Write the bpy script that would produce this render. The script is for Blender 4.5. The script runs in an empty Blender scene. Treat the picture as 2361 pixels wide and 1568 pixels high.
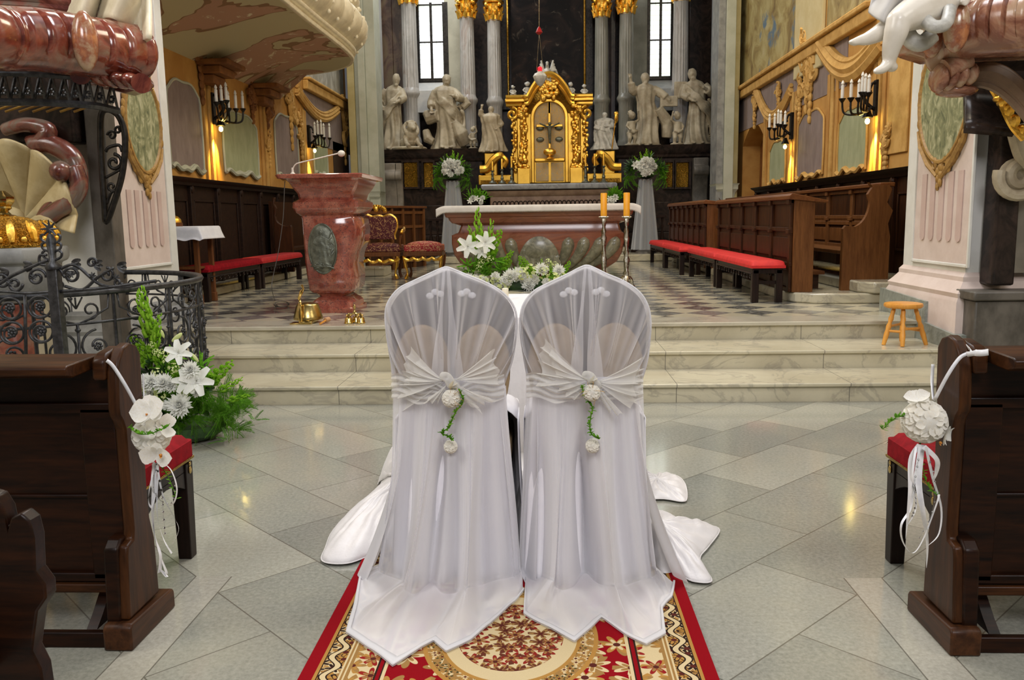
import bpy, bmesh, math, random
from mathutils import Vector, Matrix, Euler, noise as mnoise
random.seed(7)
SC = bpy.context.scene
COL = SC.collection
PI = math.pi
sin, cos, rad = math.sin, math.cos, math.radians

# ------------------------------------------------------------------ camera
F_PX, PITCH, YAW, ROLL, EYE = 1950., rad(8.26), rad(2.4), 0.0152, 1.55
FW = Vector((-sin(YAW)*cos(PITCH), cos(YAW)*cos(PITCH), -sin(PITCH)))
R0 = Vector((cos(YAW), sin(YAW), 0)); U0 = R0.cross(FW)
RT = R0*cos(ROLL) - U0*sin(ROLL); UP = R0*sin(ROLL) + U0*cos(ROLL)
CAMP = Vector((0, 0, EYE))
cam_data = bpy.data.cameras.new('camera'); cam = bpy.data.objects.new('camera', cam_data); COL.objects.link(cam)
cam_data.sensor_width = 36; cam_data.lens = F_PX*36/2361; cam_data.clip_end = 200
mw = Matrix((RT, UP, -FW)).transposed().to_4x4(); mw.translation = CAMP
cam.matrix_world = mw
SC.camera = cam

# real places measured from the photograph: on a level z, on a plane across (Y) or along (X) the church
def ray(px, py): return FW + RT*((px-1180.5)/F_PX) + UP*(-(py-784)/F_PX)
def G(px, py, z=0.): d = ray(px, py); return CAMP + d*((z-EYE)/d.z)
def D(px, py, Y): d = ray(px, py); return CAMP + d*(Y/d.y)
def W(px, py, X): d = ray(px, py); return CAMP + d*(X/d.x)

# ------------------------------------------------------------------ world, lights, exposure
SC.view_settings.view_transform = 'Standard'; SC.view_settings.look = 'None'
SC.view_settings.gamma = 1; SC.view_settings.use_curve_mapping = False
SC.view_settings.exposure = 0.0
SC.cycles.max_bounces = 7; SC.cycles.diffuse_bounces = 2; SC.cycles.glossy_bounces = 3
SC.cycles.transparent_max_bounces = 14; SC.cycles.transmission_bounces = 3
SC.cycles.sample_clamp_indirect = 4.0; SC.cycles.caustics_reflective = False; SC.cycles.caustics_refractive = False
wd = bpy.data.worlds.new('world'); SC.world = wd; wd.use_nodes = True
wb = wd.node_tree.nodes['Background']; wb.inputs[0].default_value = (0.95, 0.95, 1.0, 1); wb.inputs[1].default_value = 0.085

def area(name, loc, target, sx, sy, power, col):
    l = bpy.data.lights.new(name, 'AREA'); l.shape = 'RECTANGLE'; l.size = sx; l.size_y = sy; l.energy = power; l.color = col
    o = bpy.data.objects.new(name, l); COL.objects.link(o); o.location = loc
    o.rotation_euler = (Vector(target)-Vector(loc)).to_track_quat('-Z', 'Y').to_euler()
    return o
# nave windows high on both sides, chancel clerestory windows
area('nave_window_light_left', (-7.5, 1.5, 7.5), (0, 5, 0.5), 3, 4, 340, (1.0, 0.97, 0.92))
area('nave_window_light_right', (7.5, 0.5, 8), (0, 5, 0.5), 3, 4, 210, (1.0, 0.96, 0.88))
area('added_fill_light_back', (1.0, -5, 8), (0, 8, 1.2), 5, 3, 720, (0.99, 0.97, 1.0))  # added fill behind the camera to brighten the chair covers; no window known
area('chancel_window_light_left', (-4.6, 13.5, 9.5), (1.5, 12.5, 0.5), 5, 3, 560, (1.0, 0.93, 0.78))
area('chancel_window_light_right', (4.2, 13, 9.5), (-2.5, 13.5, 0.5), 5, 3, 600, (1.0, 0.88, 0.66))
area('crossing_window_light', (0.4, 7.6, 9.8), (-0.1, 4.0, 0.5), 4.5, 2.6, 540, (0.97, 0.97, 1.0))
area('apse_window_light_left', (-2.6, 22.0, 9.5), (0.5, 22.6, 3), 2.0, 2.0, 190, (0.95, 0.98, 1.0))

# ------------------------------------------------------------------ node helpers
class NT:
    def __init__(s, name):
        s.m = bpy.data.materials.new(name); s.m.use_nodes = True; s.t = s.m.node_tree
        s.b = s.t.nodes['Principled BSDF']; s.out = s.t.nodes['Material Output']
    def put(s, sock, v):
        if isinstance(v, bpy.types.NodeSocket): s.t.links.new(v, sock)
        elif hasattr(sock.default_value, '__len__') and not hasattr(v, '__len__'): sock.default_value = [v]*len(sock.default_value)
        elif hasattr(v, '__len__') and len(sock.default_value) == 4 and len(v) == 3: sock.default_value = (*v, 1)
        else: sock.default_value = v
    def n(s, typ, props=None, **kw):
        nd = s.t.nodes.new('ShaderNode'+typ)
        for k, v in (props or {}).items(): setattr(nd, k, v)
        for k, v in kw.items(): s.put(nd.inputs[k.replace('_', ' ')] if k.replace('_', ' ') in nd.inputs else nd.inputs[int(k[1:])], v)
        return nd
    def ma(s, op, a, b=None, c=None):
        nd = s.t.nodes.new('ShaderNodeMath'); nd.operation = op
        for i, v in enumerate((a, b, c)):
            if v is not None: s.put(nd.inputs[i], v)
        return nd.outputs[0]
    def mix(s, f, a, b, mode='MIX'):
        nd = s.t.nodes.new('ShaderNodeMix'); nd.data_type = 'RGBA'; nd.blend_type = mode
        s.put(nd.inputs[0], f); s.put(nd.inputs[6], a); s.put(nd.inputs[7], b); return nd.outputs[2]
    def coord(s, scale=(1, 1, 1), rot=(0, 0, 0), which='Object', loc=(0, 0, 0)):
        tc = s.n('TexCoord'); mp = s.n('Mapping', Scale=scale, Rotation=rot, Location=loc); s.t.links.new(tc.outputs[which], mp.inputs[0]); return mp.outputs[0]
    def noise(s, v, scale, detail=5, rough=.6, dist=0.): return s.n('TexNoise', Vector=v, Scale=scale, Detail=detail, Roughness=rough, Distortion=dist).outputs[0]
    def ramp(s, f, *stops):
        nd = s.n('ValToRGB', Fac=f); e = nd.color_ramp.elements
        while len(e) < len(stops): e.new(.5)
        for i, (p, c) in enumerate(stops): e[i].position = p; e[i].color = (*c, 1) if len(c) == 3 else c
        return nd.outputs[0]
    def smooth(s, f, a, b): return s.n('MapRange', {'interpolation_type': 'SMOOTHSTEP'}, Value=f, From_Min=a, From_Max=b).outputs[0]
    def bump(s, h, strength, dist=.01): s.t.links.new(s.n('Bump', Height=h, Strength=strength, Distance=dist).outputs[0], s.b.inputs['Normal'])
    def fin(s, col=None, rough=None, metal=None, coat=None):
        if col is not None: s.put(s.b.inputs['Base Color'], col)
        if rough is not None: s.put(s.b.inputs['Roughness'], rough)
        if metal is not None: s.put(s.b.inputs['Metallic'], metal)
        if coat is not None: s.put(s.b.inputs['Coat Weight'], coat); s.b.inputs['Coat Roughness'].default_value = .12
        return s.m
def mk(name, c1, c2=None, rough=.5, metal=0, scale=6, stretch=(1, 1, 1), lo=.4, hi=.6, bump=0, bscale=None, coat=None, c3=None, dist=0., bd=.01):
    t = NT(name); v = t.coord(stretch)
    col = c1
    if c2:
        n = t.noise(v, scale, 7, .62, dist); col = t.ramp(n, (lo, c1), (hi, c2)) if not c3 else t.ramp(n, (lo, c1), ((lo+hi)/2, c2), (hi, c3))
    if bump: t.bump(t.noise(v, bscale or scale*2, 6), bump, bd)
    return t.fin(col, rough, metal, coat)
def wood(name, c1, c2, axis=0, rough=.35, scale=1.0, coat=.3):
    t = NT(name); st = [9*scale]*3; st[axis] = .9*scale; v = t.coord(st)
    n = t.noise(v, 2.2, 8, .65, .6); w = t.noise(v, 9, 4, .6)
    f = t.ma('ADD', t.ma('MULTIPLY', n, .75), t.ma('MULTIPLY', w, .25))
    t.bump(f, .15, .004)
    t.b.inputs['Specular IOR Level'].default_value = .18
    return t.fin(t.ramp(f, (.36, c1), (.5, tuple((a+b)/2 for a, b in zip(c1, c2))), (.62, c2)), rough+.06, 0, coat*.15)

MT = {}
MT['plaster'] = mk('white_plaster', (.72, .71, .66), (.62, .61, .55), .8, scale=2, bump=.1, bscale=20)
MT['pink'] = mk('pink_plaster', (.66, .55, .49), (.60, .49, .43), .8, scale=4, bump=.1, bscale=20)
MT['pink_dark'] = mk('pink_plaster_flute', (.56, .42, .37), (.52, .38, .33), .8, scale=4)
MT['ochre'] = mk('ochre_painted_wall', (.47, .23, .05), (.60, .33, .085), .75, scale=1.2, bump=.08, bscale=14)
MT['ochre_dark'] = mk('brown_painted_moulding', (.16, .055, .012), (.27, .105, .024), .7, scale=4)
MT['ochre_light'] = mk('light_ochre_moulding', (.66, .40, .12), (.52, .29, .07), .7, scale=4)
MT['purple'] = mk('grey_purple_panel', (.21, .16, .15), (.30, .235, .215), .8, scale=3, stretch=(1, 3, 1), lo=.3, hi=.7)
MT['green'] = mk('pale_green_panel', (.30, .33, .19), (.43, .46, .28), .8, scale=3, stretch=(1, 3, 1), lo=.3, hi=.7)
MT['stonegreen'] = mk('green_grey_stone', (.42, .43, .33), (.50, .51, .41), .6, scale=2)
MT['stoneochre'] = mk('ochre_stone_strip', (.42, .34, .14), (.50, .42, .20), .6, scale=2)
MT['stucco'] = mk('cream_stucco', (.84, .76, .56), (.70, .62, .44), .4, scale=5, bump=.15, bscale=30)
MT['statue'] = mk('beige_statue_stone', (.52, .45, .32), (.33, .27, .18), .55, scale=3, bump=.2, bscale=14)
MT['statue_white'] = mk('silver_white_stone', (.62, .61, .56), (.42, .41, .37), .35, scale=8, bump=.2, bscale=20)
MT['putto'] = mk('polished_putto_stucco', (.76, .71, .62), (.68, .62, .52), .25, scale=3)
MT['redmarble'] = mk('red_marble', (.10, .018, .012), (.24, .055, .030), .18, scale=4.2, lo=.36, hi=.72, c3=(.26, .17, .11), dist=1.2, coat=.6)
MT['redmarble_dark'] = mk('dark_red_marble', (.09, .022, .016), (.2, .06, .04), .25, scale=4, c3=(.17, .12, .09), dist=1.0, coat=.4)
MT['altarmarble'] = mk('brown_red_marble', (.19, .062, .033), (.29, .105, .057), .25, scale=3, stretch=(.6, .6, 3), lo=.35, hi=.65, c3=(.22, .09, .06), dist=1.4, coat=.4)
MT['altargreen'] = mk('olive_grey_marble', (.13, .12, .075), (.24, .22, .14), .3, scale=8, dist=1.5, coat=.3)
MT['brownmarble'] = mk('brown_marble', (.16, .095, .06), (.23, .15, .10), .3, scale=5)
def granite():
    t = NT('pink_granite'); v = t.coord()
    a = t.noise(v, 5, 6, .6, 1.2); b = t.noise(v, 60, 3, .7)
    c = t.ramp(a, (.35, (.20, .042, .026)), (.5, (.31, .078, .048)), (.66, (.40, .14, .09)))
    return t.fin(t.mix(t.smooth(b, .52, .66), c, (.10, .045, .04)), .13, 0, .6)
MT['granite'] = granite()
MT['darkmarble'] = mk('black_brown_marble', (.018, .014, .012), (.045, .03, .024), .25, scale=3, dist=2)
MT['darkmarble'].node_tree.nodes['Principled BSDF'].inputs['Specular IOR Level'].default_value = .15
MT['greymarble'] = mk('grey_column_marble', (.34, .32, .29), (.46, .44, .41), .35, scale=3, stretch=(1, 1, .4), c3=(.30, .23, .19), lo=.35, hi=.7, dist=1)
MT['greystone'] = mk('grey_stone', (.20, .20, .19), (.30, .30, .28), .5, scale=5, bump=.1, bscale=40)
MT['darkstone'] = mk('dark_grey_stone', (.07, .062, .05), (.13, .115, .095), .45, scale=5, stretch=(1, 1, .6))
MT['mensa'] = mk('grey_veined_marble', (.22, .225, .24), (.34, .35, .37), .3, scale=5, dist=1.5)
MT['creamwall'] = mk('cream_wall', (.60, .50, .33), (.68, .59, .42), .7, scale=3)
MT['greenstone'] = mk('green_grey_skirting', (.20, .22, .19), (.32, .34, .30), .35, scale=6, stretch=(1, 1, 1), dist=2)
def stepstone():
    t = NT('step_marble'); v = t.coord((1, 1, 1)); n = t.noise(v, 1.4, 8, .6, 1.6); m = t.noise(v, 30, 3, .6)
    w = t.ma('ABSOLUTE', t.ma('SUBTRACT', n, .5)); vein = t.smooth(w, .0, .035)
    c = t.mix(t.smooth(t.noise(v, 1.1, 3), .35, .65), (.60, .55, .40), (.47, .42, .29))
    c = t.mix(t.ma('MULTIPLY', t.ma('SUBTRACT', 1, vein), .38), c, (.20, .18, .15))
    sep = t.n('SeparateXYZ', Vector=v); fx = t.ma('FRACT', t.ma('DIVIDE', t.ma('ADD', sep.outputs[0], 13.13), 1.42))
    j = t.ma('LESS_THAN', fx, .004); c = t.mix(j, c, (.12, .11, .09))
    return t.fin(t.mix(t.ma('MULTIPLY', m, .25), c, (.3, .28, .24)), .22, 0, .25)
MT['step'] = stepstone()
MT['gold'] = mk('gold', (1.0, .62, .12), (.75, .40, .05), .28, 1, scale=9, bump=.35, bscale=34, bd=.015)
MT['gold_smooth'] = mk('smooth_gold', (.80, .47, .07), (.68, .38, .05), .34, .85, scale=4)
MT['gold_relief'] = None
def relief(name, c, cb, sc, metal, rough, strength=.9):
    t = NT(name); v = t.coord(); vo = t.n('TexVoronoi', {'feature': 'SMOOTH_F1'}, Vector=t.n('VectorMath', {'operation': 'ADD'}, i0=v, i1=t.n('TexNoise', Vector=v, Scale=sc*.5, Detail=2).outputs[1]).outputs[0], Scale=sc)
    d = vo.outputs[0]; n2 = t.noise(v, sc*1.6, 4, .6, 2.)
    h = t.ma('ADD', t.ma('MULTIPLY', d, -1), n2); t.bump(h, strength, .03)
    return t.fin(t.mix(t.smooth(n2, .42, .62), cb, c), rough, metal)
MT['gold_relief'] = relief('gilded_relief', (1.0, .60, .10), (.42, .20, .02), 22, .95, .25)
MT['gold_panel'] = relief('gilded_lattice_panel', (.85, .52, .12), (.55, .46, .33), 26, .4, .4, .5)
MT['brass'] = mk('brass', (.52, .39, .15), (.42, .30, .10), .25, 1, scale=10, bump=.1, bscale=50)
MT['brass_shiny'] = mk('polished_brass', (.72, .52, .18), (.62, .42, .13), .15, 1, scale=5)
MT['silver'] = mk('silver', (.62, .60, .52), (.42, .39, .32), .25, 1, scale=20, bump=.5, bscale=40)
MT['iron'] = mk('wrought_iron', (.035, .036, .038), (.075, .076, .08), .4, .6, scale=18, bump=.2, bscale=60)
MT['black_iron'] = mk('black_iron', (.012, .011, .010), (.03, .026, .022), .4, .7, scale=18)
MT['bronze'] = mk('green_bronze', (.10, .105, .08), (.19, .20, .155), .4, .6, scale=14, bump=.3, bscale=50)
MT['wood_dark'] = wood('dark_stall_wood', (.030, .012, .006), (.075, .030, .013), 0, .4)
MT['wood_black'] = wood('black_brown_panelling', (.012, .006, .004), (.032, .015, .009), 0, .5)
MT['wood_dark_v'] = wood('stall_wood_upright', (.022, .007, .0025), (.066, .022, .006), 2, .4)
MT['wood_pew'] = wood('pew_wood_shaded', (.004, .0015, .0008), (.026, .0075, .0022), 0, .35)  # camera-facing pew wood, its lack of light darkened into the colour
MT['wood_pew_v'] = wood('pew_wood_upright', (.015, .005, .0015), (.062, .021, .0055), 2, .35)
MT['wood_rest'] = wood('pew_ledge_wood', (.012, .004, .0015), (.062, .021, .006), 0, .32)
MT['wood_kneeler'] = wood('near_black_stool_wood', (.008, .005, .004), (.022, .011, .008), 2, .3)
MT['wood_orange'] = wood('orange_varnished_wood', (.55, .22, .035), (.75, .36, .07), 2, .28, .6)
MT['wood_table'] = wood('table_leg_wood', (.10, .035, .012), (.18, .065, .02), 2, .4)
MT['red_velvet'] = mk('red_velvet', (.27, .003, .009), (.20, .0015, .006), .8, scale=20, bump=.15, bscale=160)
MT['red_velvet'].node_tree.nodes['Principled BSDF'].inputs['Specular IOR Level'].default_value = .15
MT['red_cushion'] = mk('bright_red_cushion', (.62, .018, .012), (.52, .010, .010), .7, scale=10, bump=.1, bscale=90)
def brocade():
    t = NT('red_gold_brocade'); v = t.coord((1, 1, 1)); n = t.noise(v, 13, 3, .5, 3.2)
    f = t.ma('MULTIPLY', t.smooth(n, .565, .585), t.ma('SUBTRACT', 1, t.smooth(n, .62, .64)))
    return t.fin(t.mix(f, (.075, .002, .005), (.60, .34, .12)), .65)
MT['brocade'] = brocade()
MT['linen'] = mk('white_linen', (.82, .82, .84), (.74, .74, .78), .8, scale=6, bump=.05, bscale=80)
MT['altarcloth'] = mk('cream_altar_cloth', (.80, .74, .66), (.72, .66, .58), .8, scale=8)
MT['satin'] = mk('white_satin', (.72, .69, .68), (.68, .65, .64), .45, scale=5, bump=.25, bscale=7, bd=.03)
MT['satin'].node_tree.nodes['Principled BSDF'].inputs['Sheen Weight'].default_value = .2
MT['ribbon'] = mk('white_ribbon', (.85, .85, .86), (.75, .75, .78), .35, scale=30)
MT['cream_uphol'] = mk('beige_upholstery', (.46, .33, .19), (.36, .25, .13), .8, scale=14)
MT['chairframe'] = mk('dark_chair_frame', (.050, .040, .036), (.08, .062, .055), .5, scale=8)
MT['candle_y'] = mk('yellow_wax', (.90, .42, .03), (.82, .36, .02), .4, scale=3)
MT['candle_y'].node_tree.nodes['Principled BSDF'].inputs['Subsurface Weight'].default_value = .2
MT['candle_w'] = mk('ivory_wax', (.85, .78, .60), (.80, .72, .52), .4, scale=3)
MT['candle_s'] = mk('white_candle_sleeve', (.78, .77, .72), (.70, .69, .62), .4, scale=9)
MT['petal'] = mk('white_petal', (.93, .93, .86), (.86, .87, .76), .5, scale=20)
MT['petal'].node_tree.nodes['Principled BSDF'].inputs['Subsurface Weight'].default_value = .15
MT['petal_cream'] = mk('cream_petal', (.80, .72, .55), (.84, .80, .68), .5, scale=14)
MT['petal_green'] = mk('pale_green_petal', (.70, .78, .25), (.84, .87, .52), .5, scale=20)
MT['orchid_lip'] = mk('orchid_lip', (.75, .42, .05), (.45, .06, .02), .5, scale=60)
MT['leaf'] = mk('mid_green_leaf', (.09, .26, .02), (.19, .42, .035), .45, scale=12)
MT['leaf_bright'] = mk('bright_green_leaf', (.24, .50, .03), (.40, .66, .06), .45, scale=12)
MT['leaf_dark'] = mk('dark_green_leaf', (.015, .045, .010), (.04, .10, .02), .5, scale=12)
MT['fern'] = mk('fern_green', (.08, .22, .02), (.16, .36, .035), .6, scale=12)
MT['cable'] = mk('grey_cable', (.12, .11, .10), None, .5)
MT['mic'] = mk('off_white_microphone', (.72, .66, .56), (.62, .56, .46), .5, scale=30)
def sheer(name, col, dens, tr=.35):
    t = NT(name); nt = t.t; nt.nodes.remove(t.b)
    lw = t.n('LayerWeight', Blend=.35).outputs['Facing']
    f = t.ma('MINIMUM', t.ma('ADD', dens, t.ma('MULTIPLY', lw, .85)), .97)
    df = t.n('BsdfDiffuse', Color=(*col, 1)).outputs[0]; tl = t.n('BsdfTranslucent', Color=(*col, 1)).outputs[0]
    gl = t.n('BsdfGlossy', Color=(.9, .9, .95, 1), Roughness=.45).outputs[0]
    a = t.n('MixShader', Fac=tr, i1=df, i2=tl).outputs[0]; a = t.n('MixShader', Fac=.05, i1=a, i2=gl).outputs[0]
    tp = t.n('BsdfTransparent', Color=(.97, .97, .98, 1)).outputs[0]
    nt.links.new(t.n('MixShader', Fac=f, i1=tp, i2=a).outputs[0], t.out.inputs[0]); return t.m
MT['sheer'] = sheer('sheer_white_voile', (.96, .95, .98), .58)
MT['sheer_top'] = sheer('sheer_white_voile_single', (.90, .88, .90), .33)
MT['sheer_pleat'] = sheer('sheer_white_voile_fold', (.90, .88, .90), .42)
MT['hem'] = sheer('voile_hem', (.90, .89, .90), .85)
MT['organza'] = sheer('cream_organza', (.94, .92, .86), .30)
MT['veil'] = sheer('white_tulle', (.75, .78, .82), .35)
def petalm(name, c1, c2, scale=12, tr=.38):
    t = NT(name); c = t.ramp(t.noise(t.coord(), scale, 4), (.4, c1), (.6, c2)); t.t.nodes.remove(t.b)
    a = t.n('MixShader', Fac=tr, i1=t.n('BsdfDiffuse', Color=c).outputs[0], i2=t.n('BsdfTranslucent', Color=c).outputs[0]).outputs[0]
    t.t.links.new(a, t.out.inputs[0]); return t.m
MT['petal'] = petalm('white_petal_thin', (.97, .97, .93), (.92, .93, .85)); MT['petal_green'] = petalm('pale_green_petal_thin', (.72, .80, .28), (.88, .92, .60)); MT['petal_cream_w'] = petalm('ivory_orchid_petal', (.90, .87, .78), (.95, .94, .90)); MT['petal_warm'] = petalm('warm_white_petal', (.95, .93, .86), (.92, .88, .78), 9)
MT['leaf_bright'] = petalm('bright_green_leaf_thin', (.26, .55, .03), (.42, .70, .07)); MT['leaf'] = petalm('mid_green_leaf_thin', (.10, .30, .02), (.20, .45, .04)); MT['fern'] = petalm('fern_green_thin', (.09, .26, .02), (.18, .40, .04))
MT['satin_white'] = mk('bright_white_satin', (.90, .88, .91), (.84, .82, .86), .5, scale=5, bump=.1, bscale=7)
def glassy(name, col):
    t = NT(name); t.b.inputs['Transmission Weight'].default_value = 1; return t.fin(col, .03)
MT['crystal'] = glassy('crystal_bead', (.95, .96, .98))
def emit(name, col, s):
    t = NT(name); t.b.inputs['Emission Color'].default_value = (*col, 1); t.b.inputs['Emission Strength'].default_value = s; return t.fin(col, .4)
MT['bulb'] = emit('glowing_lamp', (1.0, .74, .18), 60)
MT['redlamp'] = emit('red_sanctuary_glass', (1.0, .01, .02), 1.6)
MT['redglass'] = mk('dull_red_glass', (.35, .01, .01), None, .3)
def winglass():
    t = NT('bright_leaded_window'); v = t.coord(); b = t.n('TexBrick', Vector=t.coord(rot=(PI/2, 0, 0)), Scale=1., Mortar_Size=.007, Brick_Width=.11, Row_Height=.13, Color1=(1, 1, 1, 1), Color2=(.93, .97, 1, 1), Mortar=(.25, .33, .2, 1))
    n = t.noise(v, 1.6, 3); c = t.mix(t.smooth(n, .42, .7), b.outputs[0], t.mix(.35, b.outputs[0], (.35, .70, .25)))
    t.put(t.b.inputs['Emission Color'], c); t.b.inputs['Emission Strength'].default_value = 2.2; return t.fin((.5, .5, .5), .3)
MT['window'] = winglass()

# ------------------------------------------------------------------ floor materials
def slab_floor():
    t = NT('grey_slab_floor'); v = t.coord(); s = t.n('SeparateXYZ', Vector=v); x, y = s.outputs[0], s.outputs[1]
    ax = t.ma('ABSOLUTE', t.ma('ADD', x, .07)); q = .7071
    r = t.ma('MULTIPLY', t.ma('SUBTRACT', t.ma('SUBTRACT', y, ax), 2.00), q)         # across the rows
    a = t.ma('MULTIPLY', t.ma('ADD', t.ma('ADD', y, ax), 0.), q)
    ry = t.ma('DIVIDE', r, .47); row = t.ma('FLOOR', ry)
    off = t.ma('MULTIPLY', t.ma('FLOORED_MODULO', row, 2.), .5) if False else t.ma('FRACT', t.ma('MULTIPLY', row, .5))
    ca = t.ma('ADD', t.ma('DIVIDE', a, .94), t.ma('ADD', off, .5)); cell = t.ma('FLOOR', ca)
    side = t.ma('MULTIPLY', t.ma('GREATER_THAN', x, -.07), 37.)
    def edge(f, size, w): fr = t.ma('FRACT', f); m = t.ma('MINIMUM', fr, t.ma('SUBTRACT', 1, fr)); return t.ma('LESS_THAN', t.ma('MULTIPLY', m, size), w)
    j = t.ma('MAXIMUM', edge(ry, .47, .0028), edge(ca, .94, .0026))
    rnd = t.n('TexWhiteNoise', {'noise_dimensions': '3D'}, Vector=t.n('CombineXYZ', X=row, Y=cell, Z=side).outputs[0]).outputs[0]
    n = t.noise(v, 55, 5, .75); n2 = t.noise(v, 1.3, 4, .6)
    base = t.ramp(rnd, (.0, (.18, .185, .15)), (.45, (.24, .243, .198)), (.75, (.28, .278, .228)), (1., (.37, .36, .285)))
    # border strip beside the pews
    st = t.ma('MULTIPLY', t.ma('MULTIPLY', t.ma('GREATER_THAN', ax, 1.33), t.ma('LESS_THAN', ax, 1.49)), t.ma('LESS_THAN', y, 3.49))
    base = t.mix(st, base, (.36, .34, .28))
    def line(u, c, w=.0028): return t.ma('LESS_THAN', t.ma('ABSOLUTE', t.ma('SUBTRACT', u, c)), w)
    ln = t.ma('MULTIPLY', t.ma('MAXIMUM', line(ax, 1.33), line(ax, 1.49)), t.ma('LESS_THAN', y, 3.49))
    j = t.ma('MULTIPLY', j, t.ma('SUBTRACT', 1, st)); j = t.ma('MAXIMUM', j, ln)
    sp = t.ma('MULTIPLY', t.ma('SUBTRACT', n, .5), 1.6); base = t.mix(t.ma('ADD', .5, sp), t.mix(.42, base, (.06, .065, .06)), t.mix(.30, base, (.80, .79, .70)))
    base = t.mix(t.ma('MULTIPLY', t.smooth(n2, .4, .7), .25), base, (.46, .42, .30))
    rough = t.ma('ADD', .05, t.ma('MULTIPLY', n, .12)); t.bump(n, .02, .002)
    return t.fin(t.mix(t.ma('MULTIPLY', j, .8), base, (.10, .09, .07)), rough, 0, .15)
MT['floor'] = slab_floor()
def checker_floor():
    t = NT('checkered_marble_floor'); v = t.coord(); s = t.n('SeparateXYZ', Vector=v); x, y = s.outputs[0], s.outputs[1]
    T = .3535; X = t.ma('ADD', x, .01)
    p = t.ma('DIVIDE', t.ma('MULTIPLY', t.ma('ADD', X, t.ma('ADD', y, .38)), .7071), T); r = t.ma('DIVIDE', t.ma('MULTIPLY', t.ma('SUBTRACT', X, t.ma('ADD', y, .38)), .7071), T)
    chk = t.ma('MULTIPLY', t.ma('FRACT', t.ma('MULTIPLY', t.ma('FLOOR', p), .5)), 2.); ch2 = t.ma('MULTIPLY', t.ma('FRACT', t.ma('MULTIPLY', t.ma('FLOOR', r), .5)), 2.)
    dark = t.ma('MULTIPLY', chk, ch2)
    rnd = t.n('TexWhiteNoise', {'noise_dimensions': '3D'}, Vector=t.n('CombineXYZ', X=t.ma('FLOOR', p), Y=t.ma('FLOOR', r)).outputs[0]).outputs[0]
    diffc = t.ma('ABSOLUTE', t.ma('SUBTRACT', chk, ch2)); dark = t.ma('SUBTRACT', 1, diffc)
    n = t.noise(v, 9, 7, .7, 1.5); light = t.mix(rnd, (.64, .58, .42), (.50, .46, .33))
    dk = t.mix(t.smooth(n, .42, .62), (.055, .055, .05), (.30, .29, .25))
    dk = t.mix(t.ma('MULTIPLY', rnd, .45), dk, (.36, .35, .31))
    c = t.mix(dark, light, dk); brd = t.ma('LESS_THAN', y, 8.78)
    c = t.mix(brd, c, t.mix(t.smooth(t.noise(v, 1.3, 7, .6, 1.5), .4, .65), (.55, .51, .40), (.43, .39, .30)))
    return t.fin(c, t.ma('ADD', .12, t.ma('MULTIPLY', n, .12)), 0, .3)
MT['checker'] = checker_floor()

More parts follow.
